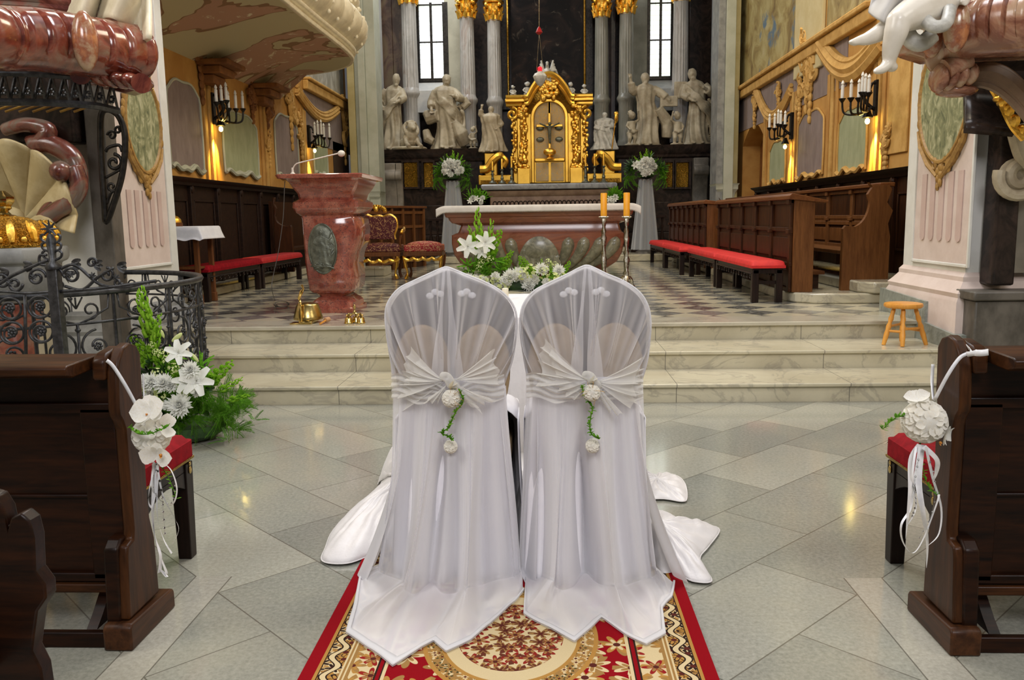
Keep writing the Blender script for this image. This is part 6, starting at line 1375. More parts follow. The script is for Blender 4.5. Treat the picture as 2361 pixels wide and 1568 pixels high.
    rim_ = [T3[i]+Vector((0, -.004, -.002)) for i in range(0, len(T3))]; obj('top_seam', MB().tube(rim_, .0045, 6), 'hem', cv, angle=180)
    for (ua, ub, px0, px1, dz) in ((.36, .47, -.012, -.002, 0), (.52, .66, .004, .016, .0)):
        pk = T3[len(T3)//2]
        def pleat(u, v):
            q = Sp(lerp(ua, ub, u)); p = pk+Vector((lerp(px0, px1, u), -.004, -.006)); r = lerp(p, q, v); r.y -= .012+.022*sin(PI*v)**.5*(1-.3*abs(2*u-1)); r.x += .006*sin(v*5+u*3)*sin(PI*v); return r
        obj('front_pleat', MB().grid(pleat, 14, 30), 'sheer_pleat', cv, angle=180, recalc=False)
    def hemf(u, v): r = low(u, 1-.035*(1-v)); r.z += .006; return r
    obj('hem', MB().grid(hemf, 241, 4), 'hem', cv, angle=180, recalc=False, solid=.005)
    # side widths hanging beside the seat
    for s, x_, rel in ((-1, T3[2].x, 0), (1, T3[-3].x, 1)):
        def side(u, v):
            z = .86*(1-v)+.018; fl = -.03+.20*v**2 if (s < 0) == (ci == 0) else -.03+.04*v
            return (x_-s*.02+s*fl+.02*sin(u*17+v*2)*(.4+v), YB_-.03+.46*u-.10*v*(1-u), z)
        obj('side_drape', MB().grid(side, 50, 30), 'sheer', cv, angle=180, recalc=False)
    # organza sash and bow
    sa = thing('organza_sash', C_['slab'], 'sash', (xc, YB_-.1, .87), 'organza sashes of the chairs')
    K = D(C_['knot'][0], C_['knot'][1], YB_-.125)
    def band(u, v):
        q = Sp(u); w_ = .052-.030*math.exp(-((q.x-K.x)/.06)**2); cr = .010*sin(v*26+u*9)+.006*sin(v*15+u*31)
        return Vector((q.x*1.0, q.y-.022-.012*sin(PI*u)-cr, q.z+(v-.5)*2*w_+.008*sin(u*19)-.02*math.exp(-((q.x-K.x)/.1)**2)))
    obj('band', MB().grid(band, 120, 26), 'organza', sa, angle=180, recalc=False)
    obj('knot', MB().tube(spl([K+Vector((-.03, .01, .02)), K+Vector((-.005, -.012, .018)), K+Vector((.012, -.014, -.012)), K+Vector((.03, .01, -.02))], 5), [.012]+[.02]*14+[.012], 10), 'organza', sa, angle=180)
    def wing(A, B, w0, nf, dy, seed, bulge=.03):
        A = D(*A, YB_-.13+dy); B = D(*B, YB_-.13+dy)
        def f(u, v):
            e = lerp(A, B, u); e = lerp(K, e, 1-.10*abs(sin(u*nf*4.3+seed))); k0 = K+Vector((0, 0, (u-.5)*w0)); p = lerp(k0, e, v**.9)
            p.y += -bulge*sin(PI*v)+.016*sin(u*nf*2*PI+seed)*v*(1-.3*v); p.z += .012*sin(u*nf*2*PI+seed+1)*v; return p
        obj('bow_loop', MB().grid(f, 50, 16), 'organza', sa, angle=180, recalc=False)
    if ci == 0:
        wing((938, 798), (912, 930), .03, 4, .05, 1); wing((962, 822), (925, 885), .02, 3, .03, 2); wing((975, 925), (1006, 932), .02, 2, 0, 3, .02); wing((1140, 800), (1160, 880), .03, 4, .05, 4); wing((1075, 935), (1150, 925), .02, 3, .02, 5); wing((908, 850), (915, 960), .03, 3, .10, 6)
        wing((1045, 900), (1120, 960), .02, 2, 0, 9, .01)
    else:
        wing((1246, 778), (1232, 900), .03, 4, .05, 1); wing((1262, 800), (1290, 920), .02, 3, .02, 2); wing((1490, 815), (1480, 930), .03, 4, .07, 4); wing((1478, 850), (1462, 945), .02, 3, .03, 5); wing((1395, 940), (1440, 965), .02, 2, .0, 7, .01); wing((1298, 905), (1330, 925), .02, 2, 0, 8, .01)

# spare satin lying in folds on the floor around the chairs
def patch(name, label, outline, hump, seed, cpx=None, group='satin cloth spread on the floor'):
    O = [G(px, py, .008) for px, py in outline]; O = spl(O, 6, True); n = len(O); c = G(*cpx, 0) if cpx else sum(O, Vector())/n
    def f(u, v):
        i = int(round(u*n)) % n; p = lerp(c, O[i], v**.8); w = 1-v
        nz = mnoise.noise(Vector((p.x*7+seed, p.y*7, seed)))*.6+mnoise.noise(Vector((p.x*17+seed, p.y*11, seed)))*.35
        return Vector((p.x, p.y, .010+hump*w**.8+(.035*abs(nz)+.02*abs(sin(u*2*PI*7+v*3)))*(1-v**4)+.006*(1-v)))
    m = MB().grid(f, n, 22, True); o = obj(name, m, 'satin', angle=180, solid=.004); setp(o, label, 'cloth', group); e = obj('hem', MB().tube([p+Vector((0, 0, .004)) for p in O], .003, 6, True), 'satin', o, angle=180); return o
patch('satin_cloth', 'white satin spread on the floor left of the left wedding chair', [(744, 1296), (750, 1265), (778, 1212), (868, 1136), (876, 1100), (872, 1118), (890, 1062), (915, 1022), (975, 1000), (985, 1270), (900, 1262), (860, 1280), (800, 1301)], .16, 1.3, (935, 1180))
patch('satin_cloth', 'white satin corner lying right of the right chair, nearest the carpet edge', [(1510, 1180), (1572, 1205), (1622, 1211), (1659, 1223), (1634, 1262), (1615, 1285), (1620, 1305), (1641, 1342), (1596, 1342), (1560, 1322), (1520, 1318), (1490, 1250)], .08, 4.1, (1520, 1255))
patch('satin_cloth', 'rounded white satin hem on the floor behind the right wedding chair', [(1500, 1100), (1530, 1093), (1562, 1099), (1580, 1118), (1584, 1150), (1572, 1158), (1530, 1152), (1460, 1150), (1380, 1120), (1400, 1085), (1460, 1085)], .02, 7.7, (1515, 1125))
patch('satin_cloth', 'white satin bunched on the floor between the two wedding chairs', [(1186, 1170), (1205, 1120), (1224, 1180), (1226, 1240), (1214, 1300), (1196, 1295), (1180, 1240)], .22, 2.7)

# ================================================================== covered kneeling desk
kd = thing('kneeling_desk', 'white satin covered kneeling desk in front of the two wedding chairs', 'kneeler', (-.15, 4.9, 0))
def deskf(u, v):
    x = lerp(-.78, .50, u)
    if v < .55: k = v/.55; z = lerp(.012, .975, k); return (x*(1+.0*k), 4.74-.05*(1-k)+.018*fold(u, 1.2, 11)*(1-k)**.8, z)
    k = (v-.55)/.45; return (x, lerp(4.74, 5.14, k), lerp(.985, 1.085, k))
obj('front_and_top_cover', MB().grid(deskf, 150, 50), 'satin', kd, angle=180, solid=.006)
obj('frame', MB().prism([(4.79, .0), (4.79, .95), (5.12, 1.05), (5.12, 0)], 'x', -.76, .48), 'satin', kd, bevel=.01)
kp = MB().grid(lambda u, v: (lerp(-.74, .46, u), 4.30+.42*v, .16+.075*(max(0, 1-abs(2*v-1)**3)**.5)*(max(0, 1-abs(2*u-1)**12)**.5)+.01*fold(u, 2, 6)), 60, 14); kp.box(-.74, .46, 4.30, 4.72, .012, .17)
obj('kneeling_pad', kp, 'satin', kd, angle=60)
# ivory candle on the desk
c = D(1165, 680, 5.03); setp(obj('pillar_candle', MB().lathe([(.019, 0), (.0195, .066), (.017, .070), (.006, .064)], (c.x, 5.03, 1.062), 24), 'candle_w'), 'short ivory pillar candle standing on the white kneeling desk', 'candle')
# ================================================================== flower templates (built once, copied as parts)
def petal(m, M_, L, Wd, cup=.25, curl=.2, tip=.5, nu=4, nv=5):
    """one petal from the origin along +x, cupped, with its edge curling up"""
    k = m.mark()
    def f(u, v):
        w = Wd*(sin(PI*min(1, v*(1-tip*.3)+.06))**.7)*(1-.25*v*tip); y = (u-.5)*2*w; return (L*v*(1-.12*curl*v), y, cup*L*v*v+curl*L*(v**3)*.5+.9*(y*y)/max(Wd, 1e-4)*.5)
    m.grid(f, nu, nv); m.xf(M_, k)
def mrot(az, el, roll=0): return Matrix.Rotation(az, 4, 'Z') @ Matrix.Rotation(-el, 4, 'Y') @ Matrix.Rotation(roll, 4, 'X')
PROTO = {}
def template(name, mb, mat, sub=None):
    me = bpy.data.meshes.new(name); me.from_pydata(mb.v, [], mb.f); me.polygons.foreach_set('use_smooth', [True]*len(me.polygons)); me.materials.append(MT[mat]); PROTO[name] = me
def place(name, tpl, parent, loc, direction=(0, 0, 1), size=1., spin=0., world=None):
    me = PROTO[tpl]; o = bpy.data.objects.new(name, me); COL.objects.link(o); q = Vector(direction).to_track_quat('Z', 'Y').to_matrix().to_4x4()
    m = Matrix.Translation(loc) @ q @ Matrix.Rotation(spin, 4, 'Z') @ Matrix.Scale(size, 4)
    if parent is not None:
        base = Matrix(); r = parent
        while r is not None: base = (r.matrix_basis if r.parent is None else r.matrix_parent_inverse @ r.matrix_basis) @ base; r = r.parent
        o.parent = parent; o.matrix_parent_inverse = base.inverted()
    o.matrix_basis = m; return o
R6 = random.Random(66)
m = MB()
for n_, el, L in ((24, .0, 1.0), (22, .3, .95), (18, .62, .82), (13, .95, .66), (8, 1.25, .5)):
    for k in range(n_): petal(m, mrot(2*PI*k/n_+R6.random()*.3, el+R6.uniform(-.12, .12)), L*R6.uniform(.88, 1.05), .12, .05, .5, .2, 3, 4)
template('chrysanthemum', m, 'petal')
m = MB()
for a, L, w in ((PI/2, .85, .36), (PI/2+2.2, .85, .34), (PI/2-2.2, .85, .34)): petal(m, mrot(a, .15), L, w, .1, .05, .6, 6, 6)
for a in (.12, PI-.12): petal(m, mrot(a, .25) @ Matrix.Translation((0, 0, .03)), 1.0, .62, .08, .1, .1, 8, 7)
template('orchid', m, 'petal_cream_w')
m = MB(); m.ball((0, -.05, .12), (.12, .14, .12), 8, 6)
for a in (-.6, -PI+.6): petal(m, mrot(a, .7), .3, .12, .3, .3)
petal(m, mrot(-PI/2, .4), .42, .13, .2, .6); template('orchid_lip', m, 'orchid_lip')
m = MB()
for k in range(6): petal(m, mrot(2*PI*k/6, .65), 1.0, .32, -.25, -.5, .8, 5, 7)
for k in range(6): a = 2*PI*k/6+.3; m.tube([(0, 0, .1), (.15*cos(a), .15*sin(a), .55), (.2*cos(a), .2*sin(a), .62)], .02, 4)
template('lily', m, 'petal')
m = MB()
for ring, (n_, el, r_) in enumerate(((1, 1.5, 0), (5, 1.25, .2), (7, .95, .45), (9, .55, .7), (9, .1, .85), (8, -.4, .8))):
    for k in range(n_): petal(m, mrot(2*PI*k/max(1, n_)+ring*.7+R6.random()*.2, el), 1.0, .38, .25, .25, .1, 5, 5)
m.ball((0, 0, 0), .72, 14, 10); template('rose', m, 'petal')
m = MB(); m.ball((0, 0, 0), .84, 18, 14)
for k in range(150):
    z = 1-2*(k+.5)/150; a = k*2.39996; r = math.sqrt(1-z*z); p = Vector((r*cos(a), r*sin(a), z))
    q = (p+Vector((R6.uniform(-.3, .3), R6.uniform(-.3, .3), -.5))).normalized(); t_ = q-p*q.dot(p); t_ = t_.normalized() if t_.length > .01 else Vector((1, 0, 0))
    rot = Matrix((t_, p.cross(t_), p)).transposed().to_4x4(); petal(m, Matrix.Translation(p*.80) @ rot @ Matrix.Rotation(-.16, 4, 'Y'), .46, .23, .02, .12, .05, 5, 5)
template('petal_ball', m, 'petal_warm')
m = MB()
for k in range(22):   # small blossom head: hydrangea/phlox cluster
    z = R6.uniform(.0, 1); a = R6.uniform(0, 2*PI); r = math.sqrt(max(0, 1-z*z)); p = Vector((r*cos(a), r*sin(a), z))
    rot = p.to_track_quat('Z', 'Y').to_matrix().to_4x4()
    for j in range(4): petal(m, Matrix.Translation(p*.75) @ rot @ mrot(PI/2*j, .3), .26, .12, .1, .2, .2, 3, 3)
template('blossom_cluster', m, 'petal_green')
def spike(n, cups, mat, name, bud=.05):
    m = MB(); m.tube([(0, 0, 0), (.01, 0, .5), (-.01, .01, 1)], [.012, .010, .004], 5)
    for k in range(n):
        t = .12+.86*k/n; a = k*2.4; r = bud*(1.15-t*.75); c = Vector((r*1.1*cos(a), r*1.1*sin(a), t))
        if cups: 
            for j in range(5): petal(m, Matrix.Translation(c) @ mrot(a+2*PI*j/5, .9), r*1.3, r*.6, .2, .3, .1, 3, 3)
        else: m.tube([Vector((0, 0, t-.02)), c, c+Vector((.25*r*cos(a), .25*r*sin(a), r*1.4)), c+Vector((0, 0, r*2.4))], [r*.2, r*.45, r*.40, r*.06], 6)
    template(name, m, mat)
spike(20, False, 'leaf_bright', 'bud_spike', .075); spike(30, True, 'leaf_bright', 'bell_spike', .12)
m = MB()
for k in range(9): petal(m, mrot(k*2.4, 1.3-.12*k) @ Matrix.Translation((.02, 0, 0)), R6.uniform(.7, 1), .07, .05, -.3, .7, 3, 6)
template('leaf_tuft', m, 'leaf')
m = MB()
for k in range(9): petal(m, mrot(k*2.4, 1.3-.12*k) @ Matrix.Translation((.02, 0, 0)), R6.uniform(.7, 1), .07, .05, -.3, .7, 3, 6)
template('dark_tuft', m, 'leaf_dark')
m = MB()
for k in range(7): petal(m, mrot(k*2.4, .9-.1*k), R6.uniform(.7, 1), .20, .05, -.3, .6, 4, 6)
template('broad_leaf', m, 'leaf_dark')
def fern_mesh(n_st, L, seed, droop=.5, needles=46):
    r = random.Random(seed); m = MB()
    for s in range(n_st):
        az = r.uniform(-PI, PI); el = r.uniform(.0, .9); d = Vector((cos(az)*cos(el), sin(az)*cos(el), sin(el))); l = L*r.uniform(.6, 1)
        pts = [d*l*t+Vector((0, 0, -droop*l*t*t)) for t in [i/8 for i in range(9)]]; m.tube(pts, .004*L, 3)
        for k in range(needles):
            t = .12+.88*k/needles; i = min(7, int(t*8)); p = lerp(pts[i], pts[i+1], t*8-i); sg = 1 if k % 2 else -1
            side = d.cross(Vector((0, 0, 1))).normalized(); e = p+side*sg*L*.10*(1-.5*t)+d*L*.05+Vector((0, 0, r.uniform(-.03, .06)*L)); q = lerp(p, e, .5)+Vector((0, 0, .02*L)); w = Vector((0, 0, .009*L)) + d*.008*L
            m.add([p, q+w, e, q-w], [(0, 1, 2, 3)])
            e2 = lerp(p, e, .6)+d*L*.05; m.add([lerp(p, e, .4), lerp(p, e2, .7)+w, e2, lerp(p, e2, .7)-w], [(0, 1, 2, 3)])
    return m
template('fern_plume', fern_mesh(9, 1., 5), 'fern'); template('fern_spray', fern_mesh(3, 1., 8, .15, 60), 'fern_light' if not MT.update(fern_light=mk('light_fern_green', (.09, .22, .03), (.15, .33, .05), .6, scale=12)) else 'fern')

# ---- flower balls with vine hanging from each sash knot
def garland(label, b1, r1, b2, r2, vine, Y):
    c1, c2 = D(*b1, Y), D(*b2, Y+.045); t = thing('flower_garland', label, 'flowers', c1, 'flower balls on the chair sashes')
    place('flower_ball', 'petal_ball', t, c1, (.2, -1, .3), r1*Y/F_PX); place('flower_ball', 'petal_ball', t, c2, (-.2, -1, .3), r2*Y/F_PX*.95, 1.)
    V = spl([D(x, y, Y-.005) for x, y in vine], 6); obj('vine_stem', MB().tube(V, .0028, 5), 'leaf', t, angle=180)
    m = MB(); r = random.Random(int(b1[0]))
    for p in V:
        for _ in range(2):
            az = r.uniform(0, 2*PI); petal(m, Matrix.Translation(p) @ mrot(az, r.uniform(-.6, .9)), r.uniform(.010, .019), .0055, .1, .1, .4, 3, 4)
    obj('vine_leaves', m, 'leaf', t, angle=180)
    m = MB()
    for k in range(9): a = r.uniform(0, 2*PI); p = c1+Vector((r1*Y/F_PX*1.0*cos(a), -.01, r1*Y/F_PX*sin(a))); m.tube(spl([c1+Vector((0, -.015, .01)), p+Vector((.01*sin(k), -.02, .01)), lerp(c1, p, 1.4)], 4), .0006, 3)
    obj('fine_wire', m, 'gold_smooth', t, angle=180)
    m = MB()
    for k in range(6): petal(m, Matrix.Translation(D(b1[0]-2, b1[1]-r1-2, Y-.0)) @ mrot(-1.2+.5*k, .2+.8*sin(k)), .035, .012, .1, .2, .3)
    obj('rose_petal', m, 'petal_cream', t, angle=180)
garland('flower ball pair with green vine hanging from the left chair sash', (1040, 919), 22, (1039, 1030), 18, ((1060, 902), (1068, 925), (1052, 948), (1042, 968), (1036, 985), (1018, 998), (1034, 1006), (1042, 1016)), YB_-.16)
garland('flower ball pair with green vine hanging from the right chair sash', (1364, 906), 21, (1367, 1028), 19, ((1341, 888), (1346, 905), (1356, 925), (1366, 940), (1362, 960), (1360, 985), (1366, 1003), (1382, 1012)), YB_-.16)

# ---- large arrangement on the floor before the railing
Yf = 5.75; fa = thing('flower_arrangement', 'large white and green flower arrangement on the floor below the iron railing', 'flowers', D(440, 960, Yf))
def pt(px, py, Y): return D(px, py, Y)
rnd = random.Random(12)
ctr = D(425, 930, Yf+.1)
for px, py, s in ((413, 815, 17), (440, 853, 17), (455, 880, 20), (415, 935, 24), (352, 882, 18), (378, 884, 19), (337, 880, 15), (395, 890, 14), (432, 880, 17)):
    p = pt(px, py, Yf-.26); place('lily' if px in (413, 455, 432) else 'chrysanthemum', 'lily' if px in (413, 455, 432) else 'chrysanthemum', fa, p, (p.x-ctr.x, -1.1, .35+(p.z-ctr.z)), s*Yf/F_PX*(1.7 if px in (413, 455, 432) else 1.45), rnd.random()*6)
for px, py, s in ((372, 815, 12), (385, 830, 12), (360, 812, 10), (395, 815, 10), (350, 795, 9), (412, 895, 13), (428, 905, 14)):
    p = pt(px, py, Yf-.14); place('blossom', 'blossom_cluster', fa, p, (0, -1, .4), s*Yf/F_PX, rnd.random()*6)
for (px, py, qx, qy, tpl, s) in ((352, 800, 316, 668, 'bud_spike', 1), (362, 800, 338, 700, 'bud_spike', 1), (345, 790, 326, 655, 'bud_spike', 1), (356, 815, 368, 722, 'bud_spike', .8), (372, 850, 300, 772, 'bell_spike', 1), (345, 855, 318, 785, 'bell_spike', 1), (390, 860, 340, 800, 'bell_spike', 1), (395, 900, 408, 830, 'bell_spike', 1), (470, 890, 536, 835, 'bell_spike', .9), (500, 905, 560, 872, 'bud_spike', .8), (520, 925, 576, 910, 'bud_spike', .8), (380, 860, 350, 790, 'bell_spike', 1), (410, 880, 430, 850, 'bell_spike', 1)):
    a, b = pt(px, py, Yf), pt(qx, qy, Yf-.05); L = (b-a).length; place('green_spike', tpl, fa, a, b-a, L*1.0, rnd.random()*6)
for px, py, q in ((408, 778, 20), (450, 825, 14), (358, 905, 16), (425, 905, 18), (375, 770, 12), (420, 893, 14)):
    p = pt(px, py, Yf-.16); m = MB().ball((0, 0, 0), (.3, .3, 1), 9, 7)
    if 'bud' not in PROTO: template('bud', m, 'petal_green')
    place('lily_bud', 'bud', fa, p, (rnd.uniform(-.5, .9), -.2, .6), q*Yf/F_PX*.9)
for px, py, s in ((345, 905, 16), (372, 915, 15), (400, 850, 15), (425, 925, 14), (362, 860, 14), (330, 905, 13), (385, 935, 15), (455, 905, 15)):
    place('blossom', 'chrysanthemum' if int(px) % 2 else 'blossom_cluster', fa, pt(px, py, Yf-.22), (rnd.uniform(-.4, .4), -1, .4), s*Yf/F_PX, rnd.random()*6)
for k in range(70):
    px = rnd.uniform(335, 470); py = rnd.uniform(820, 985); place('leaf', 'leaf_tuft' if k % 3 else 'broad_leaf', fa, pt(px, py, Yf+rnd.uniform(-.06, .15)), (rnd.uniform(-1, 1), -.6, rnd.uniform(-.3, 1)), rnd.uniform(.07, .14), rnd.random()*6)
for k in range(44):
    t = rnd.random(); px = lerp(400, 560, t); py = lerp(880, 985, rnd.random())+15*t; Y = Yf+rnd.uniform(-.15, .2); p = pt(px, min(py, 1000), Y); p.z = max(.06, p.z)
    place('fern', 'fern_plume', fa, p, (rnd.uniform(-.2, .9), -.5, rnd.uniform(0, .6)), rnd.uniform(.12, .24), rnd.random()*6)
for px, py, s in ((585, 970, .17), (525, 1016, .17), (480, 1000, .2), (540, 990, .16), (450, 990, .2), (500, 985, .2)):
    p = G(px, py, .03); place('fern_trail', 'fern_spray', fa, p, (.1, -.1, 1), s, rnd.random()*6)
dish = D(440, 985, Yf+.1); obj('dish', MB().lathe([(.16, 0.012), (.22, .05), (.23, .12), (.2, .12)], (dish.x, Yf+.1, 0), 24), 'leaf_dark', fa)

# ---- arrangement before the altar
Yv = 12.5; fb = thing('flower_arrangement', 'long white and green flower arrangement on the floor before the red marble altar', 'flowers', D(1190, 675, Yv))
rnd = random.Random(22); v0 = D(1190, 600, Yv)
def near(px, py, dy=0): return D(px, py, Yv+dy)
for (px, py, qx, qy, tpl) in ((1105, 600, 1100, 478, 'bud_spike'), (1112, 600, 1110, 520, 'bud_spike'), (1125, 600, 1134, 505, 'bud_spike'), (1118, 610, 1155, 530, 'bell_spike'), (1100, 590, 1080, 520, 'bud_spike'), (1085, 580, 1055, 553, 'bell_spike'), (1150, 625, 1182, 578, 'bell_spike'), (1160, 630, 1180, 600, 'bell_spike'), (1210, 640, 1198, 590, 'bell_spike'), (1235, 640, 1205, 595, 'bell_spike'), (1100, 650, 1070, 625, 'bell_spike'), (1285, 650, 1315, 603, 'bell_spike'), (1270, 640, 1270, 600, 'bud_spike'), (1255, 640, 1248, 596, 'bud_spike'), (1110, 620, 1100, 560, 'bell_spike'), (1120, 640, 1130, 580, 'bell_spike')):
    a, b = near(px, py), near(qx, qy, -.05); place('green_spike', tpl, fb, a, b-a, (b-a).length, rnd.random()*6)
for px, py, s in ((1078, 570, 20), (1118, 560, 19), (1112, 580, 14)): place('lily', 'lily', fb, near(px, py, -.15), (rnd.uniform(-.5, .5), -1, .3), s*Yv/F_PX*1.2, rnd.random()*6)
for k in range(30):
    px = lerp(1075, 1312, (k+.5)/30)+rnd.uniform(-6, 6); py = rnd.uniform(622, 668); s = rnd.uniform(11, 17); kind = ('chrysanthemum', 'blossom', 'rose')[k % 3]; place(kind, {'chrysanthemum': 'chrysanthemum', 'blossom': 'blossom_cluster', 'rose': 'rose'}[kind], fb, near(px, py, -.22-.1*rnd.random()), (rnd.uniform(-.4, .4), -1, .5), s*Yv/F_PX*(.95 if kind == 'rose' else 1.3), rnd.random()*6)
for px, py in ((1120, 592), (1130, 598), (1110, 605), (1105, 618), (1265, 605), (1280, 612)): place('blossom', 'blossom_cluster', fb, near(px, py, -.15), (0, -1, .4), 10*Yv/F_PX, rnd.random()*6)
for k in range(70):
    px = rnd.uniform(1065, 1320); top = 600 if px < 1160 else 640; place('leaf', 'leaf_tuft' if k % 3 else 'fern_plume', fb, near(px, rnd.uniform(top, 678), rnd.uniform(-.15, .1)), (rnd.uniform(-1, 1), -.5, rnd.uniform(0, 1)), rnd.uniform(.12, .24), rnd.random()*6)
obj('dish', MB().lathe([(.75, 0), (.80, .05), (.80, .12), (.7, .14)], (v0.x, Yv, .502), 30, sy=.28), 'leaf_dark', fb)
# ---- pedestal arrangements at the high altar and small ones on the floor there
def pedestal(label, slabel, px, pyf, pyb, hw, seed, Y=20.2):
    rnd = random.Random(seed); c = D(px, pyf, Y); b = D(px, pyb, Y)
    s_ = thing('flower_stand', slabel, 'pedestal', (c.x, Y, .66)); zt = D(px, pyf+25, Y).z
    obj('stand', MB().lathe([(.25, 0), (.22, .05), (.06, .12), (.05, zt-.66-.1), (.16, zt-.66)], (c.x, Y, .66), 16), 'darkstone', s_)
    obj('tulle_drape', MB().grid(lambda u, v: (c.x+(.14+.16*v)*(1+.12*sin(u*2*PI*9))*cos(2*PI*u), Y+(.14+.16*v)*(1+.12*sin(u*2*PI*9))*sin(2*PI*u), zt-(zt-.75)*v), 80, 12, True), 'veil', s_, angle=180)
    f = thing('flower_arrangement', label, 'flowers', c); k_ = Y/F_PX
    obj('bowl', MB().lathe([(.05, 0), (.18, .05), (.22, .14), (.15, .14)], (c.x, Y, zt), 16), 'leaf_dark', f)
    for k in range(22): a = rnd.uniform(0, 2*PI); r = math.sqrt(rnd.random()); q = D(px+hw*.62*r*cos(a), pyf-4+16*r*sin(a), Y-.25); n_ = ('chrysanthemum', 'rose', 'lily')[k % 3]; place(n_, n_, f, q, (cos(a)*.7, -1, .2+sin(a)*.3), rnd.uniform(8, 11)*k_, rnd.random()*6)
    for k in range(26): a = rnd.uniform(-.4, PI+.4); q = D(px+hw*.9*cos(a), pyf+4-(24)*max(-.3, sin(a))*rnd.random(), Y-.1); place('leaf', 'dark_tuft' if k % 3 else 'leaf_tuft', f, q, (cos(a), -.3, sin(a)), rnd.uniform(.16, .26), rnd.random()*6)
    for dx, dy in ((-14, -38), (2, -46), (14, -40), (-28, -28), (30, -22), (-4, -34)):
        a, b2 = D(px+dx*.3, pyf-6, Y), D(px+dx, pyf+dy, Y); place('green_spike', 'bud_spike', f, a, b2-a, (b2-a).length)
    for s in (-1, 1):
        for k in range(4): place('fern', 'fern_plume', f, D(px+s*hw*(.7+.12*k), pyf+10+4*k, Y-.05), (s, -.2, .1-.1*k), .35, k)
pedestal('tall white flower arrangement left of the golden altar, on a veiled stand', 'slim flower stand draped in white tulle, left of the high altar', 1043, 392, 480, 34, 41)
pedestal('tall white flower arrangement right of the golden altar, on a veiled stand', 'slim flower stand draped in white tulle, right of the high altar', 1489, 388, 495, 38, 42)
def posy(label, px, py, hw, h, seed, Y=19.9):
    rnd = random.Random(seed); c = D(px, py, Y); f = thing('flower_arrangement', label, 'flowers', (c.x, Y, c.z)); 
    obj('pot', MB().lathe([(.10, .66-c.z), (.16, .9-c.z), (.14, .9-c.z)], (c.x, Y, c.z), 14), 'leaf_dark', f)
    for k in range(9): place('leaf', 'leaf_tuft', f, D(px+rnd.uniform(-hw, hw), py-rnd.uniform(0, h*.4), Y), (rnd.uniform(-.5, .5), -.2, 1), .28, k)
    for k in range(7): n_ = ('chrysanthemum', 'lily')[k % 2]; place(n_, n_, f, D(px+rnd.uniform(-hw, hw), py-rnd.uniform(-4, 10), Y-.15), (rnd.uniform(-.4, .4), -1, .3), .07, k)
    for dx in (-6, 0, 7): a, b = D(px+dx*.5, py-6, Y), D(px+dx, py-h, Y); place('green_spike', 'bell_spike', f, a, b-a, (b-a).length)
posy('small white and green flower posy at the left corner of the grey high altar', 1100, 466, 16, 32, 51)
posy('small green and white flower posy at the right corner of the grey high altar', 1414, 462, 12, 28, 52)
# ================================================================== pews
def pew(s, label, xe, Y0=0., far_label=False, dark=1):
    """pew seen from behind; s=-1 left of the aisle, +1 right; xe aisle face of the end board"""
    t = thing('pew', label, 'pew', (xe, 3.1+Y0, 0)); xo = xe+s*.055; x_far = s*4.2
    def yz(pts): return [(y+Y0, z) for y, z in pts]
    body = [(2.875, .10), (2.895, .34), (2.905, .375), (2.95, .385), (2.958, .42), (2.958, .80), (2.945, .835), (2.925, .86), (2.922, .89), (2.935, 1.02), (2.955, 1.06), (2.99, 1.10), (3.04, 1.112), (3.09, 1.095), (3.118, 1.06), (3.112, .89), (3.10, .86), (3.085, .50), (3.09, .42), (3.115, .33), (3.12, .10)]
    obj('end_panel', MB().prism(yz(body), 'x', xe-s*.0, xe+s*.042), 'wood_pew_v', t, bevel=.009)
    obj('foot', MB().prism(yz([(2.835, 0), (2.835, .085), (2.85, .10), (3.185, .085), (3.20, .07), (3.20, 0)]), 'x', xe-s*.022, xe+s*.085), 'wood_pew_f', t, bevel=.008)
    obj('knee_block', MB().prism(yz([(2.87, .09), (2.885, .37), (2.92, .40), (3.0, .40), (3.0, .09)]), 'x', xe+s*.03, xe+s*.085), 'wood_pew', t, bevel=.008)
    xo = xe+s*.042; x0, x1 = sorted((xo, x_far))
    obj('shoulder', MB().prism(yz([(2.925, .99), (2.93, 1.06), (2.96, 1.085), (3.05, 1.10), (3.10, 1.06), (3.10, .99)]), 'x', *sorted((xo, xo+s*.05))), 'wood_rest', t, bevel=.01)
    xl_ = sorted((xo+s*.06, x_far))
    obj('book_ledge', MB().prism(yz([(2.785, 1.035), (2.785, 1.06), (2.80, 1.068), (3.02, 1.075), (3.04, 1.06), (3.04, 1.03), (2.83, 1.02)]), 'x', *xl_), 'wood_rest', t, bevel=.005)
    yb = 2.985+Y0
    obj('back_board', MB().box(x0, x1, yb, yb+.02, .21, 1.03), 'wood_pew', t)
    fr = MB().box(x0, x1, yb-.02, yb, .21, .245).box(x0, x1, yb-.012, yb, .535, .55).box(x0, x1, yb-.02, yb, .86, .90)
    fr.box(*sorted((xo, xo+s*.13)), yb-.02, yb, .22, .88); fr.box(*sorted((xo+s*1.3, xo+s*1.38)), yb-.02, yb, .22, .88)
    obj('back_frame', fr, 'wood_pew', t, bevel=.005)
    obj('lower_rail', MB().box(x0, x1, yb-.03, yb+.02, .17, .205), 'wood_rest', t, bevel=.005)
    obj('foot_board', MB().box(x0, x1, 2.86+Y0, 2.89+Y0, .0, .06), 'wood_pew', t, bevel=.005)
    xb = xo+s*.10; obj('curved_bracket', MB().prism(yz([(2.90, .05), (3.12, .05), (3.12, .20), (3.06, .19), (3.0, .14), (2.95, .09)]), 'x', *sorted((xb, xb+s*.04))), 'wood_pew', t)
    obj('seat', MB().box(x0, x1, yb+.02, yb+.13, .44, .47), 'wood_pew', t, bevel=.006)
    return t
MT['wood_pew_f'] = wood('pew_foot_wood', (.022, .008, .0035), (.075, .028, .010), 1, .35)
